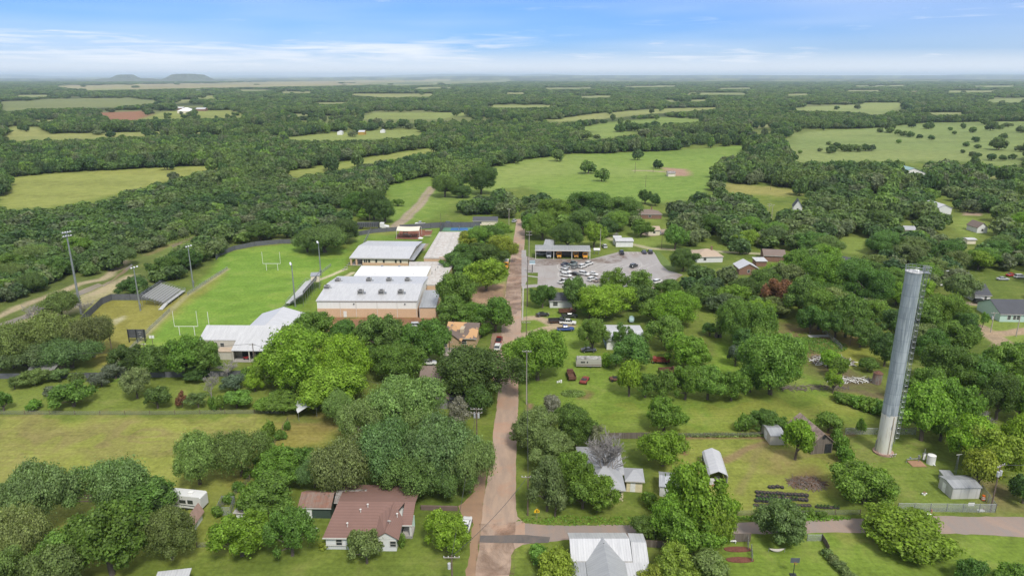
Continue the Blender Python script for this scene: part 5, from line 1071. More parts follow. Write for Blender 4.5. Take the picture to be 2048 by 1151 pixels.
PA = pole(1058,531,462,'pale utility pole with double crossarm at the left corner of the bus shed', arms=((.3,2.4),(1.7,2.4)), mat=plain('pale_pole', (.42,.37,.32), .9))
PB = pole(1054.7,613,511,'tall dark brown pole beside the road left of the parking lot sign', arms=((5.2,2.4),))
PC = pole(1052.5,682,642,'utility pole on the grass loop by the blue pickup drive', arms=((.4,2.4),))
PD = pole(1053,808,700,'pale pole standing right of the road below the bright roadside tree', mat=plain('pale_pole', (.42,.37,.32), .9), arms=((.3,2.2),))
PE = pole(1055.5,1030,950,'dark leaning pole near the yellow warning sign', arms=((.3,2.4),))
PF = pole(954,885,815,'utility pole with transformers left of the road below the elm', arms=((.3,2.6),(1.2,2.6)), trans=2)
PG_ = pole(905,1175,1110,'utility pole with crossarm at the bottom edge left of the road', arms=((.3,2.6),), trans=1)
PH = pole(511,741,686,'utility pole in front of the field house porch', arms=((.4,2.0),))
pole(900,718,683,'thin pole beside the tan awning roof of the stone house', arms=((.2,1.6),)); pole(982,722,683,'thin pole at the curb beside the parked white car', r0=.12)
PI_ = pole(1018,450,417,'pale utility pole beside the far end of the road', arms=((.3,2.2),), mat=plain('pale_pole', (.42,.37,.32), .9))
pole(882,457,427,'slim dark lamp pole between the playground and the tennis court', r0=.12); pole(741,463,428,'slim pole above the semi truck', r0=.12)
pole(1200,501.5,457,'plain pale pole at the right end of the bus shed', mat=plain('pale_pole', (.42,.37,.32), .9)); pole(1323,497,470,'thin dark pole on the lawn behind the parking lot', r0=.12)
PJ = pole(1980,1023,928,'tall utility pole with transformers by the chain link corner', arms=((.3,2.4),), trans=2, ang=.5)
pole(1700,690,636,'bare brown pole standing in the dirt yard'); PK = pole(1981,664,624,'pale utility pole with transformer on the mint house lawn', arms=((.3,2.4),), trans=1, mat=plain('pale_pole', (.42,.37,.32), .9)); pole(2032,672,628,'plain pale pole at the right edge lawn', mat=plain('pale_pole', (.42,.37,.32), .9))
pole(1536,437,407,'left pole of the double pole among the town trees', arms=((.3,2.4),(1.3,2.4)), mat=plain('pale_pole', (.42,.37,.32), .9)); pole(1543,437,409,'right pole of the double pole among the town trees', arms=((.3,2.0),), mat=plain('pale_pole', (.42,.37,.32), .9))
pole(1648,500,467,'pole with white crossarm above the black roofed cottage', arms=((.3,2.4),)); pole(225,708,664,'brown pole left of the scoreboard'); pole(292,718,686,'pole with transformer right of the scoreboard', arms=((.3,1.4),), trans=1)
pole(1270,346,324,'lone pole standing in the far green pasture', r0=.2); pole(1291,374,350,'thin pole at the lower edge of the far green pasture', r0=.15); pole(1306,345,329,'thin pole left of the low sheds in the far pasture', r0=.15)
pole(1943,357,330,'pale lamp pole right of the teal roofed hall', r0=.2, mat=TRIMC); pole(1541,380,366,'thin pale pole at the edge of the tan strip field', r0=.15)
# street light on pole E side wires
WIRE = plain('wire', (.06,.06,.06), .6)
def wire(a, b, label, sag=1.0, dx=0):
    p = [(a[0]+(b[0]-a[0])*i/12+dx, a[1]+(b[1]-a[1])*i/12, a[2]-.15+(b[2]-a[2])*i/12-4*sag*(i/12)*(1-i/12)) for i in range(13)]
    m_ = MB().tube([(q[0]-a[0], q[1]-a[1], q[2]) for q in p], .045, 4, False).mesh('overhead_wire', WIRE); o = obj('overhead_wire', m_); o.location = (a[0], a[1], 0); tag(o, label, 'wire', 'overhead power wires')
for (A_, B_, nm) in ((PF,PG_,'from the transformer pole down to the bottom edge pole'),(PG_,PE,'crossing the road from the bottom edge pole'),(PE,PD,'along the right side of the road'),(PH,PF,'from the field house pole to the transformer pole'),(PB,PC,'from the tall brown pole to the loop pole'),(PA,PB,'from the bus shed pole to the brown pole')):
    wire(A_, B_, 'thin dark wire '+nm)
EX = (PJ[0]+60, PJ[1]+6, PJ[2]); wire(PJ, EX, 'thin dark wire leaving the chain link corner pole to the right')
wire(PH, (PH[0]-130, PH[1]-4, PH[2]), 'thin dark wire running left from the field house pole', 2.5)
def stadium(u, v, vt, n_, label, r0=.28, yaw=0.0):
    x, y = G(u, v); h = hz(u, v, vt); r = empty('floodlight_pole', x, y, 0, yaw, label, 'floodlight', 'football ground floodlights')
    MB().tube([(0,0,-.2),(0,0,h*.5),(0,0,h)], [r0,r0*.8,r0*.5], 12).build('post', GALV, r)
    for k, zz in enumerate((h-.3, h-1.6)[:1 if n_ < 4 else 2]):
        a_ = MB().box(-1.5,-.1,zz-.06,1.5,.1,zz+.06).build('crossarm', GALV, r)
        for q in ((-1.2,-.4,.4,1.2) if n_ >= 4 else (-1.2,0,1.2)):
            MB().tube([(q,-.15,zz+.35),(q,-.35,zz+.1),(q,-.45,zz-.05)], [.14,.32,.36], 10).build('lamp', plain('lamp_housing', (.55,.57,.60), .35, .3), a_)
    MB().box(-.25,-.45,1.6,.25,-.2,2.6).build('switch_box', GALV, r); return r
stadium(163,628,463,6,'tallest floodlight pole at the far left by the creek bend', .42, 1.0); stadium(281,621,533,3,'slim floodlight pole left of the away bleachers', yaw=1.2); stadium(387,574,491,3,'slim floodlight pole just beyond the away bleachers', yaw=1.2)
stadium(591,613,526,3,'slim floodlight pole in front of the home bleachers', yaw=-1.2); stadium(642,551,483,3,'slim floodlight pole at the far end of the home bleachers', yaw=-1.2)
# ================================================================== FOOTBALL FIELD
def goalpost(uL, uR, v, label):
    a, b_ = Vector(G(uL,v)), Vector(G(uR,v)); r = empty('goalpost', a.x, a.y, 0, math.atan2((b_-a).y,(b_-a).x), label, 'goalpost'); w = (b_-a).length; P_ = plain('goal_paint', (.72,.72,.68), .5)
    for q in (0,w): MB().cyl(q,0,0,3.0,.10,n=10).build('leg', P_, r)
    e = w*.28; MB().tube([(-e,0,3.05),(w+e,0,3.05)], .085, 8).build('crossbar', P_, r)
    for q in (-e,w+e): MB().cyl(q,0,3.05,8.2,.07,n=8).build('upright', P_, r)
goalpost(360,390,670,'near white football goalpost in front of the field house'); goalpost(533.5,556,540.5,'far white football goalpost near the curved fence')
x0,y0 = G(420,664); r = empty('corner_pole', x0, y0, 0, 0, 'single white upright behind the field house roof', 'pole'); MB().cyl(0,0,0,7,.08,n=8).build('post', WHITE, r); MB().cyl(0,0,0,1.2,.2,n=10).build('pad', WHITE, r)
def bleachers(pA, pB, D_, rise, rows, label, deck=1.0):
    x, y, a, W_ = frame(pA, pB, 0); r = empty('bleachers', x, y, 0, a, label, 'bleachers'); ALU = plain('aluminium_plank', (.55,.55,.53), .4, .3, var=.2, scale=2)
    MB().box(0,0,deck-.06,W_,1.5,deck).build('walkway', ALU, r); d_ = (D_-1.5)/rows
    for i in range(rows):
        z_ = deck+(rise)*(i+1)/rows; y_ = 1.5+i*d_; o_ = MB().box(0,y_+.3,z_+.38,W_,y_+.62,z_+.43).build('seat', ALU, r); MB().box(0,y_,z_-.0,W_,y_+d_*.85,z_+.05).build('footboard', plain('deck_grey', (.33,.33,.33), .6), r)
    fr_ = MB(); k_ = max(3, int(W_/3))
    for i in range(k_+1):
        q = W_*i/k_; fr_.tube([(q,.1,0),(q,.1,deck)], .05, 5); fr_.tube([(q,D_-.1,0),(q,D_-.1,deck+rise)], .05, 5); fr_.tube([(q,.1,0),(q,D_-.1,deck+rise-.1)], .05, 5); fr_.tube([(q,D_*.5,0),(q,D_*.5,deck+rise*.45)], .05, 5)
    fr_.build('frame', GALV, r); rl = MB()
    for zz in (.5,1.05):
        rl.tube([(0,0,deck+zz),(W_,0,deck+zz)], .035, 5); rl.tube([(0,D_,deck+rise+.4+zz),(W_,D_,deck+rise+.4+zz)], .035, 5)
        for q in (0,W_): rl.tube([(q,0,deck+zz),(q,1.5,deck+zz),(q,D_,deck+rise+.4+zz)], .035, 5)
    for i in range(k_+1): q = W_*i/k_; rl.tube([(q,0,deck),(q,0,deck+1.05)], .03, 4); rl.tube([(q,D_,deck+rise),(q,D_,deck+rise+1.45)], .03, 4)
    rl.build('railing', GALV, r); pm_ = MB().box(0,D_+.03,deck+rise+.2,W_,D_+.05,deck+rise+1.4); pm_.build('back_screen', wire_mesh('bleacher_mesh', (.12,.12,.13), .55), r)
    rp = MB(); rp.add([(-4.5,0,.25),(0,0,deck-.02),(0,1.5,deck-.02),(-4.5,1.5,.25),(-4.5,0,.15),(0,0,deck-.12),(0,1.5,deck-.12),(-4.5,1.5,.15)],[(0,1,2,3),(7,6,5,4),(0,4,5,1),(3,2,6,7),(0,3,7,4)])
    for yy in (0,1.5): rp.tube([(-4.5,yy,1.2),(0,yy,deck+1.0)], .03, 4); rp.tube([(-4.5,yy,0),(-4.5,yy,1.2)], .03, 4)
    rp.build('ramp', ALU, r); return x, y, a, W_
bleachers((336,612),(372,585), 9.0, 2.6, 8, 'silver away bleachers with ramp on the left touchline'); q_ = bleachers((612,568),(572,613), 6.5, 3.2, 10, 'long silver home bleachers on the right side of the football field', 1.3)
x0,y0 = G(633,575); r = empty('press_box', x0, y0, 0, R(12), 'small cream press box on legs behind the home bleachers', 'press box'); MB().box(-1.6,-3,3.2,1.6,2,5.6).build('cabin', CREAM, r); MB().box(-1.8,-3.2,5.6,1.8,2.2,5.75).build('roof', METG, r)
for q in ((-1.4,-2.8),(1.4,-2.8),(-1.4,1.8),(1.4,1.8)): MB().box(q[0]-.08,q[1]-.08,0,q[0]+.08,q[1]+.08,3.2).build('leg', GALV, r)
MB().box(-1.66,-2.4,4.2,-1.6,1.4,5.2).build('window', GL, r)
x0,y0 = G(259,684); x1,_ = G(291,684); r = empty('scoreboard', x0, y0, 0, 0, 'dark football scoreboard on three black posts seen from behind', 'scoreboard'); w = x1-x0; hs = hz(259,684,658)
for q in (0,w/2,w): MB().box(q-.12,-.15,0,q+.12,.1,hs).build('post', DARKM, r)
b = MB(); b.box(-.3,.12,hs-2.9,w+.3,.25,hs-.1); b.build('panel', plain('board_back', (.085,.09,.10), .6, var=.25), r); b = MB()
for k in range(7): b.box(-.3,.08,hs-2.8+k*.42,w+.3,.115,hs-2.74+k*.42)
b.build('rail', plain('board_rail', (.17,.175,.18), .6), r); b = MB(); [b.box(w*.62+i*.28,.06,hs-.95+.0*i,w*.62+i*.28+.18,.078,hs-.85) for i in range(4)]; b.box(w*.68,.06,hs-1.6,w*.76,.078,hs-1.52); b.box(w*.70,.06,hs-2.7,w*.82,.078,hs-2.6); b.build('white_mark', WHITE, r)
x0,y0 = G(307,696); r = empty('notice_sign', x0, y0, 0, 0, 'two small white boards on a brown post right of the scoreboard', 'sign'); hs = hz(307,696,670); MB().cyl(0,0,0,hs,.08,n=8).build('post', WOODP, r)
for q in (-.42,.42): MB().box(q-.36,-.12,hs-.95,q+.36,-.085,hs).build('board', WHITE, r)
# ================================================================== SIGNS
x0,y0 = G(1064.5,545); r = empty('school_sign', x0, y0, 0, R(-6), 'white and blue school marquee sign on a post beside the parking lot', 'sign'); hs = hz(1064.5,545,522)
MB().box(-.14,-.14,0,.14,.14,hs-1.5).build('post', DARKM, r); MB().box(-1.15,-.18,hs-1.0,1.15,.18,hs+.25).build('board', plain('sign_blue', (.36,.50,.60), .5), r)
MB().box(-1.0,-.21,hs-.35,1.0,-.184,hs+.05).build('header_panel', plain('sign_green', (.16,.26,.24), .5), r); MB().box(-1.25,-.25,hs-1.45,1.25,.25,hs-1.003).build('message_panel', plain('sign_white', (.78,.80,.82), .5), r)
b = MB(); [b.box(-.85+i*.3,-.235,hs-.26,-.85+i*.3+.2,-.214,hs-.06) for i in range(6)]; b.build('lettering', WHITE, r); MB().cyl(0,0,0,.3,.5,n=12).build('planter', CONCM, r)
x0,y0 = G(1073.5,1035); r = empty('warning_sign', x0, y0, 0, R(4), 'yellow pentagonal school crossing sign on the corner of the side road', 'road sign')
YP = plain('sign_yellow', (.75,.47,.02), .45, var=.05); MB().box(-.03,0,0,.03,.05,2.3).build('post', GALV, r)
s_ = .52; pent = [(-s_,1.15),(s_,1.15),(s_,1.6),(0,2.1),(-s_,1.6)]; b = MB(); b.add([(x,-.02,z) for x,z in pent]+[(x,.0,z) for x,z in pent],[(0,1,2,3,4),(9,8,7,6,5)]+[(i,(i+1)%5,5+(i+1)%5,5+i) for i in range(5)]); b.build('plate', YP, r)
b = MB(); b.tube([(-.02,-.03,1.82),(-.02,-.031,1.81)], .055, 8); b.add([(-.12,-.03,1.74),(.10,-.03,1.74),(.07,-.03,1.5),(.12,-.03,1.25),(.04,-.03,1.25),(-.01,-.03,1.46),(-.08,-.03,1.25),(-.16,-.03,1.25),(-.09,-.03,1.5)],[tuple(range(9))]); b.add([(.2,-.03,1.66),(.32,-.03,1.66),(.30,-.03,1.3),(.22,-.03,1.3)],[(0,1,2,3)]); b.tube([(.26,-.03,1.73),(.26,-.031,1.72)], .045, 8); b.build('pictogram', plain('sign_black', (.02,.02,.02), .6), r)
x0,y0 = G(1965,1017); r = empty('fence_notice', x0-2.6, y0-.3, 0, 0, 'white notice board hung on the chain link fence by the pump house', 'sign'); MB().box(-.6,-.05,.9,.6,-.02,1.6).build('board', WHITE, r); MB().box(-.6,-.018,1.72,.6,.0,1.76).build('hanger', GALV, r)
for (u,v,lb) in ((1857,1027,'white slab with a brown marker on the verge below the tower fence'),(1962,1020,'small white plate lying by the fence near the corner pole')):
    x0,y0 = G(u,v); r = empty('ground_marker', x0, y0, 0, .1, lb, 'marker'); MB().box(-.7,-.4,0,.5,.3,.12).build('slab', WHITE, r); MB().box(.5,0,0,.68,.2,.9 if u < 1900 else .2).build('stub', plain('marker_brown', (.4,.2,.12)), r)

# ================================================================== VEHICLES
def loft(secs, n=12):
    """body from cross sections (x, half width, z bottom, z top, roundness)"""
    vs = []; fs = []
    for x, w, z0, z1, k in secs:
        for i in range(n):
            a_ = 2*math.pi*(i+.5)/n; c, s_ = math.cos(a_), math.sin(a_); e = k
            cx_ = math.copysign(abs(c)**e, c); cz_ = math.copysign(abs(s_)**e, s_); vs.append((x, w*cx_, (z0+z1)/2+(z1-z0)/2*cz_))
    for j in range(len(secs)-1):
        for i in range(n): fs.append((j*n+i, j*n+(i+1)%n, (j+1)*n+(i+1)%n, (j+1)*n+i))
    fs += [tuple(range(n)), tuple((len(secs)-1)*n+i for i in range(n-1,-1,-1))]; return vs, fs
TY = plain('tyre_rubber', (.02,.02,.02), .8); RIM = plain('rim_alloy', (.40,.41,.42), .3, .7); HL = plain('headlight_glass', (.6,.6,.58), .2); TLT = plain('taillight_red', (.30,.015,.01), .3)
def carpaint(c):
    k = 'paint_%d_%d_%d' % tuple(int(q*100) for q in c)
    if k in MATS: return MATS[k]
    m = bpy.data.materials.new(k); t, n_, l_ = NM(m); p = finish(t, tuple(c), .28, .15, spec=.5); p.inputs['Coat Weight'].default_value = .6; MATS[k] = m; return m
CARM = {}
def car_meshes(kind, c):
    key = (kind, tuple(c))
    if key in CARM: return CARM[key]
    pm = carpaint(c); P = []
    if kind == 'pickup':
        L_ = 5.7; body = loft([(-2.85,.88,.45,1.02,.35),(-2.7,.96,.40,1.10,.3),(-.3,.98,.36,1.10,.28),(.9,.98,.36,1.12,.28),(2.3,.95,.40,1.08,.32),(2.75,.86,.45,.95,.4)])
        cab = loft([(-.95,.90,1.0,1.12,.5),(-.8,.80,1.0,1.80,.3),(.55,.80,1.0,1.80,.3),(1.35,.88,1.0,1.15,.5)]); top = (-.82,.6,1.79); bed = (-2.7,-.98,.86)
    elif kind == 'suv':
        L_ = 4.8; body = loft([(-2.4,.86,.42,1.0,.4),(-2.2,.94,.36,1.10,.3),(.9,.95,.34,1.08,.28),(2.0,.92,.38,1.02,.32),(2.38,.82,.44,.86,.45)])
        cab = loft([(-2.32,.80,1.0,1.1,.5),(-2.05,.78,1.0,1.72,.35),(.35,.78,1.0,1.74,.3),(1.25,.85,.98,1.08,.5)]); top = (-2.0,.35,1.73); bed = None
    else:
        L_ = 4.7; body = loft([(-2.35,.82,.42,.92,.45),(-2.1,.90,.34,1.0,.32),(.8,.92,.32,.98,.3),(1.9,.89,.36,.90,.34),(2.33,.78,.42,.76,.5)])
        cab = loft([(-1.75,.74,.92,1.0,.5),(-1.05,.72,.92,1.42,.35),(.25,.72,.92,1.44,.32),(1.1,.80,.9,.98,.5)]); top = (-1.05,.28,1.43); bed = None
    P.append(('body', MB().add(*body).mesh('body', pm), (0,0,0), [])); P.append(('window', MB().add(*cab).mesh('window', GL), (0,0,0), []))
    w = .72 if kind != 'sedan' else .64; b = MB(); b.solid([[(top[0]+.05,-w,top[2]+.035),(top[1],-w,top[2]+.035),(top[1],w,top[2]+.035),(top[0]+.05,w,top[2]+.035)]], .09)
    for sy in (-1,1):
        for q, dx in ((top[0]+.02,-.05),(((top[0]+top[1])/2),0),(top[1],.5)): b.tube([(q,sy*w,top[2]),(q+dx,sy*(w+.13),1.05)], .045, 4)
    P.append(('roof', b.mesh('roof', pm), (0,0,0), []))
    if bed: P.append(('bed', MB().box(bed[0],-.78,1.0,bed[1],.78,1.112).mesh('bed', TY), (0,0,0), []))
    wr_ = .38 if kind == 'pickup' else .34; wm_ = MB().tube([(0,-.11,0),(0,.11,0)], wr_, 16).mesh('wheel', TY); rm = MB().tube([(0,-.125,0),(0,.125,0)], wr_*.6, 10).mesh('rim', RIM)
    for sx_ in (-1,1):
        for sy in (-1,1): P.append(('wheel', wm_, (sx_*L_*.31, sy*.86, wr_), [('rim', rm)]))
    hm_ = MB().cb(0,0,0,.12,.34,.16).mesh('headlight', HL); tm_ = MB().cb(0,0,0,.10,.22,.26).mesh('taillight', TLT)
    for sy in (-1,1): P.append(('headlight', hm_, (L_*.47, sy*.6, .76), [])); P.append(('taillight', tm_, (-L_*.485, sy*.72, .84), []))
    CARM[key] = P; return P
def car(kind, c, u, v, ang, label, group='parked vehicles', name=None, h=0.0, sc=1.0):
    x, y = G(u, v); r = empty(name or {'pickup':'pickup_truck','suv':'parked_car','sedan':'parked_car'}[kind], x, y, .03+h, R(ang), label, 'pickup truck' if kind == 'pickup' else 'car', group); r.scale = (sc,)*3
    for nm, me, loc, sub in car_meshes(kind, c):
        o = obj(nm, me, r); o.location = loc
        for sn, sm in sub: obj(sn, sm, o)
    FOOT.append((x, y, 3)); return r
Wc, Bk, Gy, Nv, Sv, Tl = (.62,.62,.61), (.015,.016,.018), (.16,.17,.17), (.025,.035,.07), (.42,.44,.46), (.10,.14,.15)
LOTC = 'cars in the school parking lot'
for k, c, u, v, a, lb in (
 ('sedan',Nv,1130,530,50,'dark blue car at the left end of the farthest lot row, behind a silver one'),('sedan',Sv,1131,537,48,'silver sedan in front of the dark blue car in the far lot row'),
 ('pickup',Tl,1146,529.5,52,'blue grey pickup behind a grey car in the far lot row'),('suv',Gy,1151,536,50,'dark grey car in front of the blue grey pickup'),
 ('suv',Wc,1165.5,535,50,'white car in the far lot row beside the dark grey car'),('suv',Wc,1178,529.5,50,'white car at the right end of the far lot row'),
 ('pickup',Wc,1131,545,-42,'white pickup at the left end of the middle lot row'),('suv',Wc,1132,553,-30,'white car in front of the white pickup in the middle row'),
 ('sedan',Bk,1151,550.5,-35,'black sedan between the white cars of the middle lot row'),('suv',Wc,1168,550,-38,'white car just right of the black sedan'),('sedan',Wc,1186,550,-38,'white sedan at the right end of the middle lot row'),
 ('pickup',Wc,1127.5,565,42,'white pickup at the front left of the nearest lot row'),('sedan',Wc,1150,561,42,'white sedan partly behind a treetop in the nearest lot row'),('suv',Wc,1184.5,561,42,'white car in the nearest lot row right of the green treetop'),('sedan',(.25,.2,.17),1196.5,563,42,'brown sedan at the right end of the nearest lot row'),
 ('suv',Bk,1267.5,534,48,'black car alone near the loop marking in the lot'),('pickup',Bk,1243,507.5,90,'black pickup alone in the far edge bays of the lot'),('sedan',Nv,1288,506,90,'dark blue car in the far edge bays'),('suv',Bk,1300,506,90,'black car in the far edge bays at the corner'),
 ('suv',Wc,1315,566,40,'white car behind treetops at the right of the lot'),('sedan',Sv,1257,578,42,'silver blue sedan glimpsed below the airy trees'),('sedan',Sv,1206,580,42,'silver car hidden behind the airy lot tree')):
    car(k, c, u, v, a, lb, LOTC)
for k, c, u, v, a, lb in (
 ('pickup',(.02,.05,.22),1131,661,6,'bright blue pickup on the sandy drive right of the road'),('pickup',Wc,1136,648,-8,'white pickup parked behind the bright blue pickup'),
 ('sedan',Bk,1085,632,12,'black sedan on the grass beside the sandy drive'),('pickup',Bk,1139,635,4,'black pickup with loaded bed behind the white pickup'),
 ('sedan',(.03,.035,.05),1177,703,4,'dark old sedan in front of the blue tarp shed'),('sedan',Wc,932,1054,84,'white sedan on the verge above the bottom edge'),
 ('suv',Wc,995.5,697,84,'white car parked at the curb near the stone house'),('pickup',(.20,.015,.015),998,684,84,'dark red pickup parked behind the white curb car'),
 ('suv',Wc,789,656,0,'white car behind the trees below the gymnasium'),('suv',Sv,835,654,10,'silver car below the right end of the gymnasium'),
 ('pickup',Wc,840,449,180,'white pickup near the far gravel road'),('suv',Bk,893,449,180,'black car behind the court fence'),('suv',Sv,1029,444,70,'silver car where the main road ends'),
 ('suv',Wc,1209,495,95,'white car between the bus shed and the white outbuilding'),('sedan',(.3,.3,.3),1318,468,90,'grey car on the far driveway by the pale cottage'),
 ('suv',Bk,1915,606,0,'black car beside the porch of the charcoal roofed house'),('suv',Bk,1960,606,0,'black car under the carport left of the mint house'),('sedan',Wc,1876,572,0,'white car under trees right of the water tower'),
 ('sedan',(.42,.02,.02),2022,552,20,'red car among parked cars at the far right edge'),('sedan',Sv,2005,560,0,'silver car left of the red car at the far right'),('suv',Wc,2040,556,0,'white car cut by the far right edge'),('pickup',Wc,855,729,0,'white pickup behind the taupe roofed house')):
    car(k, c, u, v, a, lb)
def bus(u, v, ang, label, c, h=0.0, L_=9.5):
    x, y = (u.x, u.y) if isinstance(u, Vector) else G(u, v); r = empty("school_bus", x, y, .03, R(ang), label, 'bus', 'school buses'); p = carpaint(c)
    b = MB(); b.add(*loft([(-L_/2,1.12,.55,2.95,.25),(-L_/2+.3,1.18,.5,3.05,.22),(L_/2-1.9,1.18,.5,3.05,.22),(L_/2-1.7,1.12,.5,2.9,.3)])); b.add(*loft([(L_/2-1.8,1.0,.5,1.65,.3),(L_/2-.3,.95,.5,1.5,.3),(L_/2,.85,.55,1.3,.35)])); b.build('body', p, r)
    for sy in (-1,1):
        w_ = MB()
        for i in range(7): w_.box(-L_/2+.6+i*1.0,sy*1.16,1.75,-L_/2+1.45+i*1.0,sy*1.2,2.4)
        w_.build('window', GL, r); MB().box(-L_/2+.2,sy*1.17,1.35,L_/2-2,sy*1.205,1.45).build('stripe', DARKM, r)
    MB().box(L_/2-1.72,-.9,1.75,L_/2-1.62,.9,2.6).build('windshield', GL, r); MB().box(L_/2-.02,-.6,.7,L_/2+.06,.6,1.1).build('grille', DARKM, r); MB().box(-L_/2+.3,-1.1,3.02,L_/2-2,1.1,3.10).build('roof', WHITE, r)
    for sx_ in (-L_/2+2,L_/2-1.3):
        for sy in (-1,1): w_ = MB().tube([(sx_,sy*1.05-.14,.48),(sx_,sy*1.05+.14,.48)], .48, 16).build('wheel', TY, r); MB().tube([(sx_,sy*1.05-.16,.48),(sx_,sy*1.05+.16,.48)], .25, 10).build('rim', RIM, w_)
    for sy in (-1,1): MB().cb(L_/2-.05,sy*.7,1.05,.12,.22,.22).build('headlight', HL, r)
YB = (.72,.33,.03)
for fx, fy, c, lb in ((.245,1.0,Sv,'grey bus second from the left under the bus shed'),(.43,1.0,YB,'yellow bus left of the middle post under the bus shed'),(.74,2.0,YB,'yellow bus parked deeper under the bus shed right of the middle'),(.90,.3,YB,'yellow bus at the right end of the bus shed')):
    x, y, a, W_, D_ = SHED; q = Vector((x+math.cos(a)*fx*W_-math.sin(a)*(fy+4.2), y+math.sin(a)*fx*W_+math.cos(a)*(fy+4.2))); bus(q, 0, -90, lb, c)
car('suv', Sv, 1082, 510, 180, 'silver car parked at the left end under the bus shed'); bus(1012,535,-94,'yellow school bus at the road edge under the roadside trees', YB, L_=7.5)
# semi truck
x0,y0 = G(746,457.5); r = empty('semi_truck', x0, y0, 0, R(1), 'white semi truck with long dark ribbed trailer behind the playground', 'truck')
DT = seam('trailer_side', (.10,.105,.12), (.06,.065,.075), 0, .9, .5, .3, .3); MB().box(-8.3,-1.25,1.2,3.4,1.25,3.6).build('trailer', DT, r); b = MB(); [b.box(-8.2+i*.97,-1.33,1.2,-8.1+i*.97,-1.253,3.6) for i in range(12)]; b.build('trailer_rib', GALV, r)
b = MB(); b.add(*loft([(4.0,1.15,.6,3.5,.25),(4.3,1.2,.55,3.7,.2),(6.2,1.18,.55,3.6,.25),(6.6,1.1,.55,2.3,.3),(8.6,1.0,.6,1.9,.3),(8.9,.9,.6,1.6,.4)])); b.build('cab', carpaint(Wc), r); MB().box(6.25,-.95,2.3,6.5,.95,3.1).build('windshield', GL, r)
for sx_ in (-7.4,-6.2,3.2,4.5,7.8):
    for sy in (-1,1): w_ = MB().tube([(sx_,sy*1.0-.2,.52),(sx_,sy*1.0+.2,.52)], .52, 14).build('wheel', TY, r); MB().tube([(sx_,sy*1.0-.22,.52),(sx_,sy*1.0+.22,.52)], .26, 10).build('rim', RIM, w_)
mark('the semi truck', 750, 450)
# travel trailer
x0,y0 = G(371,1012); r = empty('travel_trailer', x0, y0, 0, R(-9), 'white fifth wheel travel trailer with dark windows beside the hayfield', 'travel trailer'); TW = plain('trailer_shell', (.63,.63,.62), .4, var=.05)
pr = [(-4.2,.6),(-4.2,2.9),(-3.9,3.15),(2.5,3.15),(3.6,3.1),(4.1,2.3),(4.1,1.5),(2.2,1.3),(1.9,.6)]; pr = [(-x,z) for x,z in pr][::-1]
b = MB(); n_ = len(pr); b.add([(x,-1.2,z) for x,z in pr]+[(x,1.2,z) for x,z in pr], [tuple(range(n_)), tuple(range(2*n_-1,n_-1,-1))]+[(i,(i+1)%n_,n_+(i+1)%n_,n_+i) for i in range(n_)]); b.build('body', TW, r)
MB().box(-.2,-1.26,1.6,1.1,-1.203,2.3).build('window', GL, r); MB().box(1.5,-1.26,1.6,2.6,-1.203,2.4).build('window', GL, r); MB().box(-2.6,-1.25,2.4,-1.2,-1.203,2.7).build('window', GL, r)
b = MB(); b.add([(-1.5,-1.22,1.2),(3.9,-1.22,.95),(4.1,-1.22,1.15),(-1.2,-1.22,1.32)],[(0,1,2,3)]); b.build('stripe', DARKM, r); MB().box(1.2,-.35,3.15,2.1,.35,3.45).build('roof_vent', WHITE, r)
for sx_ in (0,1.0):
    for sy in (-1.05,1.05): MB().tube([(sx_,sy-.12,.36),(sx_,sy+.12,.36)], .36, 14).build('wheel', TY, r)
mark('the white travel trailer', 371, 1000); FOOT.append((x0,y0,5))
# old camper
x0,y0 = G(1177,732); r = empty('old_camper', x0, y0, 0, R(-2), 'faded old camper with a torn white roof on the lawn', 'camper'); OC = planks('faded_camper', (.50,.49,.44), (.44,.43,.38), .5, 'z')
pr = [(-3.6,.5),(-3.7,1.6),(-3.4,2.7),(3.5,2.7),(3.6,.5)]; b = MB(); n_ = 5; b.add([(x,-1.2,z) for x,z in pr]+[(x,1.2,z) for x,z in pr], [tuple(range(n_)), tuple(range(2*n_-1,n_-1,-1))]+[(i,(i+1)%n_,n_+(i+1)%n_,n_+i) for i in range(n_)]); b.build('body', OC, r)
MB().box(-3.35,-1.22,2.702,3.5,1.22,2.76).build('roof', seam('torn_roof', (.56,.55,.52), (.45,.44,.40), 1, 9, .7, 0, .3, (.06,.055,.05)), r)
for q in (-2.3,-1.9,-1.5,-.6): MB().box(q,-1.25,1.5,q+.32,-1.203,2.0).build('window', GL, r)
MB().box(-3.6,-1.24,.85,3.55,-1.203,1.0).build('stripe', plain('camper_brown', (.16,.10,.07)), r)
for sy in (-1.05,1.05): MB().tube([(.5,sy-.1,.34),(.5,sy+.1,.34)], .34, 12).build('wheel', TY, r)
RST = plain('rust_metal', (.15,.075,.05), .85, .2, var=.35, scale=2); RED = plain('faded_red', (.22,.045,.035), .6, var=.35, scale=1.5)
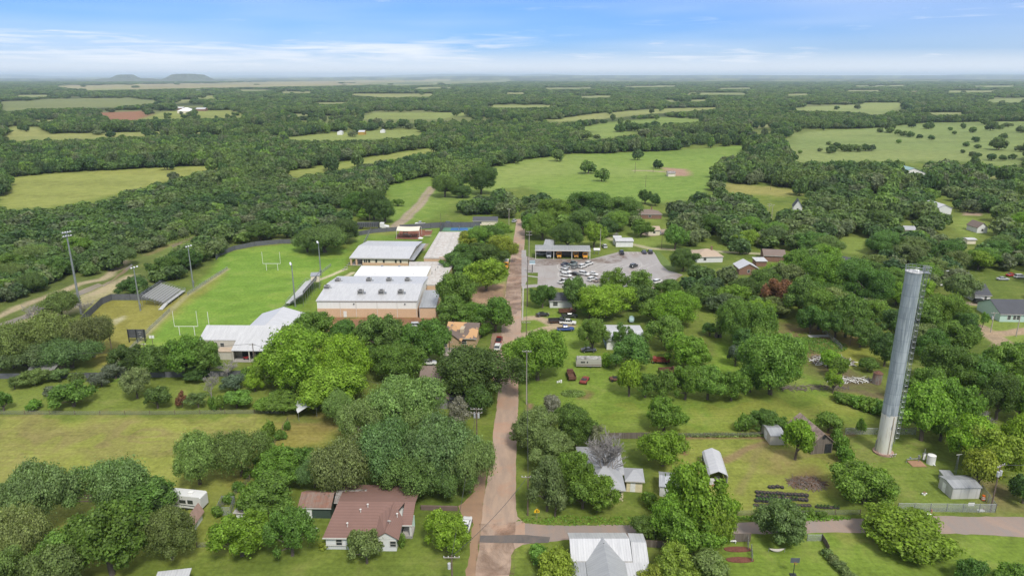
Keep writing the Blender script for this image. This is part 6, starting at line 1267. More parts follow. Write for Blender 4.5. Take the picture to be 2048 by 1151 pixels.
def wreck(name, label, u, v, ang, c, kind=0):
    x, y = G(u, v); r = empty(name, x, y, 0, R(ang), label, 'wreck')
    if kind == 0:
        MB().box(-2.6,-1.05,.6,1.2,1.05,.8).build('bed_floor', RST, r)
        for q in ((-2.6,-1.05,1.2,-.98),(-2.6,.98,1.2,1.05),(-2.6,-.98,-2.53,.98),(1.13,-.98,1.2,.98)): MB().box(q[0],q[1],.8,q[2],q[3],1.45).build('bed_side', c, r)
        b = MB(); b.add(*loft([(1.3,.9,.5,1.9,.3),(2.3,.85,.5,1.8,.3),(2.5,.8,.5,1.2,.3),(3.4,.7,.5,1.1,.4)])); b.build('cab', c, r); o = MB().box(2.28,-.7,1.25,2.42,.7,1.7).build('windshield', GL, r)
    else:
        b = MB(); b.add(*loft([(-2.1,.8,.4,.8,.4),(-1.8,.95,.35,.95,.35),(.4,.95,.3,.95,.35),(1.9,.85,.35,.8,.4),(2.3,.7,.4,.7,.5)])); b.build('body', c, r); MB().box(-1.2,-.7,.9,.2,.7,1.02).build('interior', DARKM, r); MB().tube([(-1.2,-.7,.95),(-1,-.65,1.4),(-1,.65,1.4),(-1.2,.7,.95)], .05, 5).build('frame', RST, r)
    for sx_ in (-1.6,2.0 if kind == 0 else 1.5):
        for sy in (-.9,.9): MB().tube([(sx_,sy-.1,.36),(sx_,sy+.1,.36)], .36, 12).build('wheel', TY, r)
wreck('rusty_truck', 'rusty flatbed truck wreck nearest the camper', 1142, 755, 95, RST, 0); wreck('red_wreck', 'faded red car wreck right of the rusty flatbed', 1169, 763, 70, RED, 1); wreck('rusty_wreck', 'dark rusty car wreck beside the green tree row', 1234, 760, 10, RST, 1)
wreck('red_truck', 'faded red truck cab among bushes below the mobile home', 1320, 725, 175, RED, 0); wreck('rusty_trailer', 'rusty trailer glimpsed behind the green tree row', 1336, 746, 4, RST, 0); wreck('flatbed_trailer', 'dark flatbed trailer left of the white drive pickup', 1112, 645, 4, DARKM, 0)
wreck('cargo_trailer', 'dark brown cargo trailer behind the black drive pickup', 1132, 626, 3, RST, 0)
x0,y0 = G(1118,764); r = empty('scrap_pile', x0, y0, 0, 0, 'small white scrap pieces under the bright roadside tree', 'scrap'); [MB().box(-.6+i*.5,-.3+.2*(i%2),0,-.2+i*.5,.2,.3+.2*i).build('panel', WHITE, r) for i in range(3)]
x0,y0 = G(1227,695); r = empty('blue_shed', x0, y0, 0, 0, 'pale blue tarp covered shed between the tall trees', 'shed'); W_ = 5; MB().solid(roof_tops('gy',W_,7,2.3,1.2,.1),.06).build('tarp_roof', plain('blue_tarp', (.33,.45,.55), .6), r).location = (-2.5,0,0)
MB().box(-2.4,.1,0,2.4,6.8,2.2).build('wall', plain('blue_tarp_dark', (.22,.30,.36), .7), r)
x0,y0 = G(1263,642); r = empty('covered_boat', x0, y0, 0, R(80), 'pale blue covered boat on the grass behind the mobile home', 'boat'); b = MB(); b.add(*loft([(-2.3,.7,.5,1.2,.5),(-1,.95,.4,1.5,.5),(1,.85,.4,1.5,.5),(2.6,.1,.8,1.2,.6)])); b.build('cover', plain('boat_cover', (.35,.48,.48), .7), r); MB().box(-1.5,-.6,0,1.5,.6,.4).build('trailer', GALV, r)
# canopy tent by the hayfield
x0,y0 = G(616,838); r = empty('canopy_tent', x0, y0, 0, R(25), 'white fabric canopy at the corner of the hayfield lawn', 'canopy'); MB().solid(roof_tops('gy',4.5,6,2.2,1.1,.1),.04).build('fabric', plain('white_fabric', (.66,.66,.66), .8), r).location = (-2.2,0,0)
for q in ((-2.1,.1),(2.2,.1),(-2.1,5.9),(2.2,5.9)): MB().cyl(q[0],q[1],0,2.2,.05,n=6).build('post', GALV, r)
# chimney ruin
x0,y0 = G(1436,674); r = empty('chimney_ruin', x0, y0, 0, R(10), 'ruined grey stone chimney standing alone on the lawn', 'ruin'); SG = bricky('grey_rubble', (.27,.235,.20), (.12,.11,.10), .5, .3); hs = hz(1436,674,645)
b = MB(); rs = random.Random(3); k_ = 9
for i in range(k_):
    w_ = 1.0-.25*min(1,i/4)+rs.uniform(-.05,.05); z_ = hs*i/k_; b.box(-w_+rs.uniform(-.06,.06),-w_*.6,z_+.003*i,w_+rs.uniform(-.06,.06),w_*.6,z_+hs/k_)
b.build('stack', SG, r); MB().box(-.9,-.62,hs,.95,.62,hs+.3).build('crown', SG, r); MB().box(-.5,-.68,.1,.1,-.62,1.3).build('hearth', DARKM, r)
x0,y0 = G(1752,766); r = empty('grain_bin', x0, y0, 0, .2, 'small leaning rusty grain bin at the edge of the dirt yard', 'bin'); b = MB().tube([(0,0,0),(.25,0,3.0)], 1.2, 14); b.build('shell', seam('bin_metal', (.36,.34,.33),(.24,.21,.19),0,.5,.6,.3,.5,(.2,.11,.08)), r); MB().tube([(.25,0,3.0),(.3,0,3.8)], [1.3,.1], 14).build('cap', RST, r)
# brush piles
def pile(u, v, rx, ry, h, label, nst, mats):
    x, y = G(u, v); r = empty('brush_pile', x, y, 0, 0, label, 'brush pile'); rs = random.Random(int(u)); g = [MB() for _ in mats]
    for i in range(nst):
        a_ = rs.uniform(0,6.28); d_ = math.sqrt(rs.random()); px_, py_ = rx*d_*math.cos(a_), ry*d_*math.sin(a_); ln = rs.uniform(1.0,3.2); t_ = rs.uniform(0,3.14); zz = h*(1-d_)*rs.uniform(.2,1)
        dx_, dy_ = math.cos(t_)*ln/2, math.sin(t_)*ln/2; g[i%len(g)].tube([(px_-dx_,py_-dy_,max(.05,zz-.3)),(px_+rs.uniform(-.2,.2),py_,zz+.1),(px_+dx_,py_+dy_,max(.05,zz+rs.uniform(-.5,.6)))], [.09,.07,.03], 4)
    for i, q in enumerate(g): q.build(('branch','board','twig')[i], mats[i], r)
BR = plain('dead_branch', (.17,.14,.12), .95, var=.3); pile(1663,722,6.5,4.5,2.0,'big grey pile of dead branches and white boards in the yard',260,[BR,WHITE,BR]); pile(1700,760,7,1.8,.8,'long low heap of boards and branches below the big brush pile',90,[BR,WHITE])
pile(1612,966,3.8,2.2,.9,'round brown brush heap on the lawn near the tire garden',190,[plain('brown_brush', (.15,.09,.06), .95),BR]); pile(1625,775,10,1.6,.5,'dark line of cut branches along the old fence row',120,[BR,BR])
x0,y0 = G(1636,672); r = empty('scrap_sheets', x0, y0, 0, 0, 'pale metal sheets lying under the dark tree at the yard corner', 'scrap'); [MB().box(-3+i*1.6,-1+.1*i,.02+.03*i,-1.3+i*1.6,1,.06+.03*i).build('sheet', METW, r) for i in range(4)]
# tire garden
tyv = []; TN, TS = 14, 6
TYM = None
def tyre_mesh():
    b = MB(); prof = [(.36,0),(.42,.05),(.43,.16),(.38,.22),(.26,.21),(.24,.12),(.26,.01)]; n_ = 16; vs = []
    for i in range(n_):
        a_ = 2*math.pi*i/n_; vs += [(r_*math.cos(a_), r_*math.sin(a_), z) for r_, z in prof]
    m_ = len(prof); b.add(vs, [(i*m_+j, ((i+1)%n_)*m_+j, ((i+1)%n_)*m_+(j+1)%m_, i*m_+(j+1)%m_) for i in range(n_) for j in range(m_)]); return b.mesh('tire', plain('old_tyre', (.035,.035,.037), .75, var=.4, scale=3))
TYM = tyre_mesh(); SOIL = MB().cyl(0,0,.02,.14,.27,n=14).mesh('soil', plain('planter_soil', (.10,.07,.05), .95))
def tz(x, y): return (1480+x/7.314, 950+y/7.314)
ROWS = [('top short row of the tire garden',[(435,178),(485,183),(550,178),(610,183)],0),('second row of the tire garden',[(255+50.5*i,258+3.3*i) for i in range(15)],.12),('third row of the tire garden',[(265+50*i,318+4.0*i) for i in range(15)],.5),
        ('fourth row of the tire garden',[(240+48*i,378+3.2*i) for i in range(11)],1.0),('lowest row of the tire garden',[(230+52*i,440+.2*i) for i in range(16)],.1),('short right hand row of the tire garden',[(1130+50*i,468+2*i) for i in range(7)],.7)]
PLANTS = []
for ri_, (rl_, pts, pp) in enumerate(ROWS):
    for i, p in enumerate(pts):
        x0, y0 = G(*tz(*p)); pos = 'leftmost tire' if i == 0 else ('rightmost tire' if i == len(pts)-1 else ['second','third','fourth','fifth','sixth','seventh','eighth','ninth','tenth','eleventh','twelfth','thirteenth','fourteenth','fifteenth'][i-1]+' tire from the left')
        st2_ = 2 if ri_ < 4 else 1
        r = empty('tire_planter', x0+random.uniform(-.06,.06), y0+random.uniform(-.08,.08), 0, random.random()*6, 'black '+pos+' in the '+rl_, 'tire', 'old tires used as planters'); s_ = random.uniform(.92,1.12); r.scale = (s_,s_,s_)
        for k in range(st2_): o = obj('tire', TYM, r); o.location = (random.uniform(-.03,.03),random.uniform(-.03,.03),.225*k)
        o = obj('soil', SOIL, r); o.location = (0,0,.22*(st2_-1)+.03)
        if random.random() < pp: PLANTS.append((x0, y0, .225*st2_, rl_, pos))
# flower beds, misc lawn items
for (u,v,lb) in ((1475,1098,'upper dark mulch flower bed beside the big bright tree'),(1480,1119,'lower dark mulch flower bed beside the big bright tree')):
    x0,y0 = G(u,v); r = empty('flower_bed', x0, y0, 0, 0, lb, 'flower bed'); MB().prism([(2.4*math.cos(i*.52)*(1+.05*(i%3)), .75*math.sin(i*.52)) for i in range(12)], .0, .12).build('soil', plain('bed_mulch', (.17,.065,.045), .95, var=.35, scale=3), r)
x0,y0 = G(1586,1150); r = empty('basketball_hoop', x0, y0, 0, 0, 'black basketball hoop on a pole at the bottom edge lawn', 'basketball hoop'); MB().cyl(0,0,0,3.0,.06,n=8).build('pole', DARKM, r); MB().box(-.75,-.06,2.6,.75,-.0,3.5).build('backboard', plain('hoop_board', (.10,.11,.13), .4), r); MB().tube([(.23*math.cos(i*.52),-.35+.23*math.sin(i*.52),2.7) for i in range(13)], .02, 4, False).build('rim', OR, r); MB().box(-.5,-.4,0,.5,.4,.2).build('base', DARKM, r)
x0,y0 = G(1462,1085); r = empty('garden_bench', x0, y0, 0, 0, 'pale garden bench beside the picket fence', 'bench'); MB().box(-.9,-.2,.42,.9,.2,.48).build('seat', WHITE, r); [MB().box(q,-.18,0,q+.08,.18,.42).build('leg', WHITE, r) for q in (-.8,.72)]
x0,y0 = G(1553,1103); r = empty('hammock', x0, y0, 0, 0, 'pale curved hammock under the round grey tree', 'hammock'); MB().tube([(-1.3+i*.325,0,.7-.35*math.sin(math.pi*i/8)) for i in range(9)], [.04,.16,.22,.26,.28,.26,.22,.16,.04], 8).build('cloth', plain('hammock_cloth', (.5,.46,.4), .9), r); [MB().cyl(q,0,0,.9,.04,n=6).build('stand', GALV, r) for q in (-1.4,1.4)]
x0,y0 = G(1679,885); r = empty('garden_chair', x0, y0, 0, R(30), 'white garden chair behind the barn hedge', 'chair'); MB().box(-.3,-.3,.4,.3,.3,.46).build('seat', WHITE, r); MB().box(-.3,.25,.46,.3,.31,1.0).build('backrest', WHITE, r); [MB().box(a_,b_,0,a_+.06,b_+.06,.4).build('leg', WHITE, r) for a_ in (-.3,.24) for b_ in (-.3,.24)]
x0,y0 = G(814,482.5); r = empty('patio_umbrella', x0+7, y0-.5, 0, 0, 'small white umbrella on the lawn right of the playground', 'umbrella'); MB().cyl(0,0,0,2.2,.04,n=6).build('pole', GALV, r); MB().tube([(0,0,1.8),(0,0,2.4)], [1.4,.05], 12).build('canopy', WHITE, r)
for i,(u,v) in enumerate(((700,527),(697,531),(692,536),(688,540))):
    x0,y0 = G(u,v); r = empty('concrete_bench', x0, y0, 0, .5, ['farthest','second farthest','second nearest','nearest'][i]+' concrete bench along the walk left of the school hall', 'bench', 'concrete benches by the school hall'); MB().box(-.8,-.25,.4,.8,.25,.5).build('seat', CONCM, r); [MB().box(q,-.2,0,q+.15,.2,.4).build('leg', CONCM, r) for q in (-.65,.5)]
for i,(u,v,lb) in enumerate(((655,629,'left grey condenser beside the gymnasium wall'),(665,628.5,'right grey condenser beside the gymnasium wall'))):
    x0,y0 = G(u,v); r = empty('condenser_unit', x0, y0-1.2, 0, 0, lb, 'air conditioner'); MB().box(-.6,-.5,.1,.6,.5,1.5).build('casing', GALV, r); MB().cyl(0,0,1.5,1.58,.4,n=12).build('fan_cover', DARKM, r)
# ================================================================== TREES
LEAF = leaf_mat('foliage'); BARK = plain('bark', (.13,.105,.085), .95, var=.3, scale=1.5); BARKG = plain('grey_bark', (.27,.25,.235), .95, var=.25, scale=1.5)
def quad_cloud(P, Nn, size, rs, name, aspect=1.3):
    n_ = len(P); r_ = rs.normal(size=(n_,3)); t_ = np.cross(Nn, r_); t_ /= np.linalg.norm(t_,axis=1,keepdims=True)+1e-9; b_ = np.cross(Nn, t_)
    s_ = size*rs.uniform(.6,1.35,(n_,1)); a_ = rs.uniform(.75,1.25,(n_,4,1))
    V = np.stack([P - t_*s_*aspect*.5*a_[:,0], P - b_*s_*.5*a_[:,1], P + t_*s_*aspect*.5*a_[:,2], P + b_*s_*.5*a_[:,3]], 1)
    V[:,1] += Nn*s_*.12; V[:,3] -= Nn*s_*.12
    m = bpy.data.meshes.new(name); m.vertices.add(n_*4); m.vertices.foreach_set('co', V.reshape(-1).astype(np.float32)); m.loops.add(n_*4); m.loops.foreach_set('vertex_index', np.arange(n_*4).astype(np.int32))
    m.polygons.add(n_); m.polygons.foreach_set('loop_start', (np.arange(n_)*4).astype(np.int32)); m.polygons.foreach_set('loop_total', np.full(n_,4,np.int32)); m.update(); return m
def make_crown(name, Rr, Ht, seedv, nl, lr, leaf, nleaf, base=.22, style='round', fill=.25, mat=None):
    """crown of leaf clumps on the surface of many lobes; returns mesh and lobe centres"""
    rs = np.random.default_rng(seedv); cz = Ht*(base+(1-base)*.42); rz = Ht*(1-base)*.55; C = []; k = 0
    while len(C) < nl and k < 6000:
        k += 1; d_ = rs.normal(size=3); d_ /= np.linalg.norm(d_)
        if style == 'spread': d_[2] = abs(d_[2])*.8-.25
        elif d_[2] < -.55: continue
        q = rs.uniform(.45,1.0)**.5; rad = lr*Rr*rs.uniform(.55,1.4); er = (Rr-rad*.75); ez = (rz-rad*.6)
        az_ = math.atan2(d_[1], d_[0]); wob = 1+.22*math.sin(2*az_+seedv)+.17*math.sin(3*az_+seedv*2.3)
        c = np.array([d_[0]*er*q*wob, d_[1]*er*q*wob, cz+d_[2]*ez*q])
        if style == 'cone': f_ = 1-.75*max(0,(c[2]-Ht*.25)/(Ht*.75)); c[:2] *= f_; rad *= .5+.5*f_
        if any(np.linalg.norm(c-c2) < .55*min(rad, r2) for c2, r2 in C): continue
        C.append((c, rad))
    C.append((np.array([0,0,cz]), min(Rr,rz)*.5))
    tot = sum(r_*r_ for _, r_ in C); PP, NN = [], []
    for c, rad in C:
        m_ = int(nleaf*rad*rad/tot*1.35)+4; d_ = rs.normal(size=(m_,3)); d_[:,2] += .35; d_ /= np.linalg.norm(d_,axis=1,keepdims=True)
        q = rad*(1-fill*rs.random((m_,1))**1.5*1.2)*(1+.21*rs.normal(size=(m_,1))); sc_ = np.array([[1,1,.78]]); p = c+d_*q*sc_
        keep = np.ones(m_, bool)
        for c2, r2 in C:
            if c2 is c: continue
            keep &= (np.linalg.norm((p-c2)/sc_, axis=1) > r2*.80)
        f_ = 2.6/(.30*Rr); s3 = np.sin(p[:,0]*f_*1.7+seedv)+np.sin(p[:,1]*f_*1.5+1.3*seedv)+np.sin(p[:,2]*f_*2.1+.7*seedv); keep &= (s3 > -1.25) | (rs.random(m_) < .25)
        keep |= rs.random(m_) < .06; keep &= p[:,2] > Ht*.05
        nn = d_+rs.normal(size=(m_,3))*.42; nn /= np.linalg.norm(nn,axis=1,keepdims=True); PP.append(p[keep]); NN.append(nn[keep])
    PP = np.concatenate(PP); rr = np.percentile(np.hypot(PP[:,0], PP[:,1]), 96); k_ = Rr/rr; kz = Ht/np.percentile(PP[:,2], 99.3); PP = PP*np.array([k_,k_,kz]); C = [(c*np.array([k_,k_,kz]), r_) for c, r_ in C]
    m = quad_cloud(PP, np.concatenate(NN), leaf, rs, name); m.materials.append(mat or LEAF); return m, C
def make_trunk(name, Rr, Ht, C, seedv, mat=None, r0=None):
    rs = random.Random(seedv); b = MB(); r0 = r0 or Rr*.055+.05; fk = Ht*.20; b.tube([(0,0,-.3),(0,0,.1),(rs.uniform(-.1,.1)*Rr*.3,rs.uniform(-.1,.1)*Rr*.3,fk)], [r0*1.5,r0*1.15,r0], 7)
    top = b.v[-7]; sel = sorted(C, key=lambda q: -np.linalg.norm(q[0][:2]))[:8]
    for c, rad in sel:
        c = c*np.array([.92,.92,.97]); mid = (c[0]*.42+rs.uniform(-.3,.3), c[1]*.42+rs.uniform(-.3,.3), fk+(c[2]-fk)*.55); b.tube([(0,0,fk*.9), mid, tuple(c)], [r0*.62,r0*.36,r0*.10], 5)
    return b.mesh(name, mat or BARK)
PR = {}
def proto(key, *a, **k):
    c, C = make_crown('crown', *a, **k); st = a[1]; PR[key] = (c, make_trunk('trunk', a[0], a[1], C, a[2]), a[0], a[1])
# (R, H, seed, lobes, lobe radius, leaf size, leaves)
for i in range(4): proto(('L',i), 9.0, 13.5, 21+i, 34, .26, .35, 30000, base=.15)
for i in range(5): proto(('M',i), 5.5, 9.5, 31+i, 27, .27, .33, 14500, base=.14)
for i in range(3): proto(('S',i), 3.0, 5.2, 41+i, 15, .33, .27, 6000)
for i in range(2): proto(('B',i), 1.6, 2.2, 51+i, 9, .42, .26, 1700, base=.02)
for i in range(4): proto(('O',i), 10.5, 11.0, 61+i, 34, .24, .36, 32000, style='spread', base=.25)
for i in range(2): proto(('A',i), 5.0, 9.5, 71+i, 24, .25, .32, 6500, fill=.5)
for i in range(1): proto(('W',i), 6.0, 8.0, 76+i, 34, .24, .34, 16000, base=.04)
for i in range(2): proto(('J',i), 2.6, 6.5, 81+i, 20, .36, .34, 4200, style='cone', base=.03)
def dead_mesh(seedv, H_=9.0, col=None, spread=.75):
    rs = random.Random(seedv); b = MB()
    def br(p, d, ln, r_, lv):
        q = p+d*ln*.5+Vector((rs.uniform(-.1,.1),rs.uniform(-.1,.1),rs.uniform(-.05,.1)))*ln; e = p+d*ln
        b.tube([p,q,e], [r_,r_*.75,r_*.45], 4 if lv > 1 else 6, lv < 1)
        if lv >= 6: return
        for k in range(4 if lv < 2 else (3 if lv < 4 else 2)):
            d2 = (d+Vector((rs.uniform(-1,1),rs.uniform(-1,1),rs.uniform(-.25,.8)))*spread).normalized(); st = p.lerp(e, rs.uniform(.5,1)); br(st, d2, ln*rs.uniform(.58,.8), max(.028,r_*.55), lv+1)
    br(Vector((0,0,-.2)), Vector((0,0,1)), H_*.32, .24, 0); V_ = np.array(b.v); s_ = 4.2/np.percentile(np.hypot(V_[:,0],V_[:,1]),97); z_ = 9.0/V_[:,2].max(); b.v = [(x*s_,y*s_,z*z_) for x,y,z in b.v]; return b.mesh('branches', col or BARKG)
DEAD = [dead_mesh(5), dead_mesh(9)]
PAL = dict(bright=(.185,.310,.028), yellow=(.230,.310,.036), mid=(.135,.242,.032), green=(.108,.205,.034), dark=(.082,.150,.028), olive=(.160,.215,.060), oak=(.138,.222,.056), grey=(.210,.225,.130), blue=(.115,.160,.085), juniper=(.048,.085,.022), brown=(.19,.11,.05), pale=(.155,.220,.060))
DESC = dict(bright='bright yellow green', yellow='lime yellow', mid='fresh green', green='leafy green', dark='dark green', olive='olive green', oak='grey green', grey='pale grey', blue='blue green', juniper='blackish green', brown='reddish brown', pale='pale green')
GRP = dict(L='broadleaf trees', M='broadleaf trees', S='small trees', B='shrubs', O='spreading oaks', A='airy trees', J='junipers', W='rounded thickets', D='leafless trees')
TREES = []       # dict(x,y,R,H,kind,form,w,u,vt,label,name)
def T(u, vt, w, kind, vb=None, form=None, label=None, ratio=None):
    """tree from its crown outline in the photo: centre, top, width and, where seen, bottom"""
    ratio = ratio or {'O': .95, 'B': 1.3, 'J': 2.1}.get(form, 1.30)
    lo, hi = 40.0, 6000.0
    for _ in range(60):
        Y = (lo+hi)/2; X = (u-1024)/FPX*(Y*cp+CAM_H*sp_); Rr = w/2/scale_at(X, Y, 4)
        if vb: v_ = PX(X, Y-Rr*.75, Rr*.12)[1]; far_ = v_ > vb
        else: v_ = PX(X, Y+Rr*.1, Rr*ratio)[1]; far_ = v_ > vt
        if far_: lo = Y
        else: hi = Y
    H_ = Rr*ratio
    if vb:
        A = (575.5-vt)/FPX; H_ = CAM_H+(Y+Rr*.1)*(A*cp-sp_)/(cp+A*sp_); H_ = min(max(H_, Rr*.75), Rr*3.2)
    if form is None: form = 'L' if Rr > 7 else ('M' if Rr > 3.8 else ('S' if Rr > 2.1 else 'B'))
    TREES.append(dict(x=X, y=Y, R=Rr, H=H_, kind=kind, form=form, w=w, u=u, vt=vt, label=label)); return TREES[-1]
# --- bottom left cluster
T(90,935,140,'oak',1080,'O'); T(225,927,150,'oak',1055,'O'); T(50,1020,130,'olive',1160,'O'); T(225,1015,150,'green',1180); T(345,1018,112,'olive',1140,'L'); T(328,972,52,'juniper',1036,'J'); T(120,1095,110,'olive',1230); T(20,1105,110,'oak',1240,'L'); T(285,960,120,'green',1050); T(150,1050,110,'mid',1180)
T(400,870,112,'oak',985,'O'); T(484,864,118,'oak',968,'O')
# --- yard bushes at left
T(30,752,28,'pale',780,'A'); T(70,799,32,'mid',822); T(102,772,30,'blue',795); T(148,765,90,'green',822,'S'); T(204,742,42,'blue',776); T(152,744,30,'olive',770); T(275,738,56,'pale',802,'M'); T(316,774,56,'dark',822,'S'); T(365,778,22,'brown',817,'J'); T(397,784,46,'pale',820,'A'); T(424,745,34,'grey',800,'D'); T(470,750,52,'blue',786); T(511,745,38,'bright',786); T(474,782,60,'mid',822); T(8,785,40,'mid',826); T(428,788,18,'mid',822); T(441,786,20,'mid',822)
T(70,740,60,'oak',775); T(232,728,50,'blue',762); T(120,738,40,'oak',765); T(262,690,66,'dark',752); T(318,690,84,'green',758); T(375,674,92,'mid',760); T(418,682,66,'green',758); T(395,735,60,'dark',764); T(455,724,46,'brown',760,'D'); T(498,735,26,'mid',760)
T(30,650,112,'olive',745,'O'); T(112,628,125,'olive',725,'O'); T(188,635,92,'olive',722,'O'); T(60,690,110,'olive',752,'O'); T(145,678,112,'oak',745,'O'); T(2,680,60,'olive',745,'O'); T(125,585,85,'oak',640,'O'); T(70,612,60,'grey',660,'D'); T(168,600,40,'grey',640,'D')
# --- bright tree and its neighbours
T(598,657,165,'bright',800); T(692,672,125,'bright',790); T(655,728,170,'bright',822); T(548,700,90,'bright',775); T(565,785,85,'mid',828); T(535,795,50,'mid',826)
T(632,622,76,'mid',690); T(688,640,62,'green',690); T(740,648,70,'green',700); T(765,630,92,'green',722); T(812,650,60,'green',720); T(856,643,88,'green',732); T(796,690,112,'mid',772); T(735,690,60,'green',740)
# --- giant oaks by the road
for a in ((812,760,150,'oak',880),(735,800,105,'oak',900),(770,850,150,'oak',985),(885,845,160,'oak',985),(690,880,140,'olive',1008),(940,880,100,'oak',1000),(820,905,140,'oak',1010),(900,930,110,'oak',1010),(820,800,110,'oak',880)): T(a[0],a[1],a[2],a[3],a[4],'O')
T(676,785,76,'oak',855,'O'); T(630,920,70,'oak',985,'O'); T(955,700,165,'dark',812); T(920,797,52,'grey',860,'A'); T(957,770,60,'dark',840)
T(485,1030,112,'bright',1132); T(585,1017,92,'mid',1128); T(540,962,120,'green',1050,'A'); T(560,905,112,'mid',985); T(607,895,56,'green',950); T(505,968,60,'mid',1040); T(538,843,28,'mid',878); T(534,868,28,'mid',896); T(734,1060,64,'pale',1138); T(712,1062,30,'pale',1110); T(896,1028,96,'bright',1120); T(803,1068,22,'mid',1095); T(648,1085,24,'yellow',1100)
for i in range(7): T(436+i*21, 1012-i*25, 26, 'mid', 1036-i*26, 'B')
T(575,842,14,'mid',862,'B'); T(560,858,16,'mid',880,'B')
# --- school trees
T(914,545,78,'mid',640); T(905,590,74,'green',655); T(940,610,82,'mid',655); T(991,597,76,'mid',668); T(972,520,80,'bright',585,'M'); T(972,488,90,'dark',542); T(935,488,62,'green',545); T(940,462,58,'yellow',500); T(1002,470,76,'yellow',530); T(960,455,60,'mid',500); T(985,452,56,'green',495); T(1000,445,50,'mid',480); T(915,505,60,'green',552); T(960,645,50,'mid',675); T(930,520,50,'green',560)
T(650,455,110,'oak',508,'O'); T(590,480,0,'oak',500,'O') if False else None
T(690,440,62,'dark',488); T(615,470,60,'oak',505,'O')
# --- east of the road, near
T(1075,665,122,'bright',772); T(1050,680,70,'green',740); T(1085,570,50,'green',618); T(1152,556,60,'green',622); T(1178,590,50,'mid',640); T(1225,538,58,'mid',600,'A'); T(1275,538,62,'mid',605,'A'); T(1210,572,120,'bright',642); T(1184,637,62,'mid',705); T(1278,570,72,'dark',625); T(1262,672,84,'green',745); T(1246,646,40,'green',705,'A'); T(1330,634,80,'mid',705); T(1372,672,96,'bright',745); T(1350,585,105,'bright',655); T(1310,600,70,'mid',650); T(1335,560,60,'green',600)
T(1258,720,56,'bright',798); T(1290,745,52,'green',800,'A'); T(1325,742,52,'green',803); T(1370,732,72,'mid',806); T(1415,735,72,'mid',806); T(1462,745,70,'mid',808); T(1232,700,24,'bright',735,'A'); T(1213,705,22,'bright',735)
T(1419,645,32,'green',674); T(1468,600,92,'green',690); T(1502,610,100,'mid',705); T(1540,672,128,'mid',802); T(1490,660,60,'green',722); T(1520,655,70,'mid',720); T(1470,690,40,'blue',735); T(1500,735,60,'green',790); T(1400,700,40,'mid',735)
T(1328,800,78,'mid',872); T(1325,862,95,'bright',945); T(1075,820,110,'olive',915,'L'); T(1150,815,96,'green',905,'L'); T(1100,865,120,'olive',945,'L'); T(1045,850,60,'olive',900,'A'); T(1207,868,90,'grey',990,'D'); T(1212,872,78,'grey',985,'D',label='second leafless grey tree entwined with the big one by the pale yellow house'); T(1198,855,52,'grey',925,'A',label='grey leafed crown with bare lower branches beside the pale yellow house'); T(1094,918,80,'pale',1035); T(1145,905,80,'mid',1000); T(1196,952,84,'mid',1035); T(1165,960,70,'mid',1028); T(1100,790,40,'grey',840); T(1110,975,50,'pale',1040)
T(1390,938,130,'bright',1100); T(1340,985,92,'bright',1090); T(1425,1000,90,'bright',1120); T(1375,1020,120,'bright',1130); T(1278,1035,52,'dark',1082); T(1310,1045,46,'mid',1085); T(1300,985,40,'mid',1020)
T(1555,1008,112,'oak',1105,'W'); T(1728,937,138,'mid',1030,'W'); T(1802,1026,172,'bright',1118,'W'); T(1350,1098,96,'yellow',1185); T(1412,1108,84,'pale',1190); T(1110,1105,84,'yellow',1180); T(1078,1093,48,'mid',1130); T(1300,1130,60,'yellow',1190)
T(1590,842,66,'bright',928); T(1485,830,34,'mid',866); T(1525,820,66,'green',868); T(1562,835,46,'mid',868); T(1655,828,56,'mid',872); T(1608,838,50,'mid',880); T(1720,835,22,'mid',870,'J'); T(1672,858,28,'mid',885); T(1681,872,32,'mid',905); T(1690,892,38,'mid',928); T(1704,925,32,'mid',950); T(1640,1020,24,'mid',1034,'B'); T(1618,1018,26,'mid',1034,'B')
for i in range(6): T(1654+i*11, 1098+i*11, 28, 'pale', 1118+i*11, 'B')
T(1665,740,38,'bright',790,'A'); T(1655,700,40,'bright',740); T(1680,715,44,'mid',760); T(1735,715,40,'green',745); T(1590,712,10,'mid',730,'B')
for i in range(7): T(1680+i*15, 785+i*3, 34, 'mid', 806+i*5, 'B')
# --- right edge
T(1842,770,112,'bright',895); T(1900,762,96,'mid',880); T(1935,832,96,'bright',940); T(1978,855,112,'yellow',965); T(2030,830,84,'bright',930); T(1880,820,70,'mid',890); T(2045,950,56,'dark',1015); T(1955,900,70,'yellow',985); T(1992,745,90,'dark',850,'L'); T(2037,760,80,'mid',850); T(1955,718,100,'green',800); T(1895,695,115,'green',790); T(1845,735,85,'mid',820); T(2015,688,90,'mid',770); T(2045,680,60,'green',760); T(1965,820,40,'grey',870,'D'); T(1925,800,40,'grey',850,'D'); T(1860,660,70,'green',730); T(1910,645,80,'green',715); T(1880,590,90,'mid',675); T(1840,600,80,'green',680); T(1790,620,70,'dark',690); T(1768,668,62,'dark',738); T(1920,548,66,'pale',608); T(1925,625,60,'green',690); T(1985,700,60,'mid',760); T(1965,622,20,'mid',655,'A'); T(1890,790,60,'green',850)
T(1940,1120,60,'green',1180); T(2020,1130,70,'mid',1190)
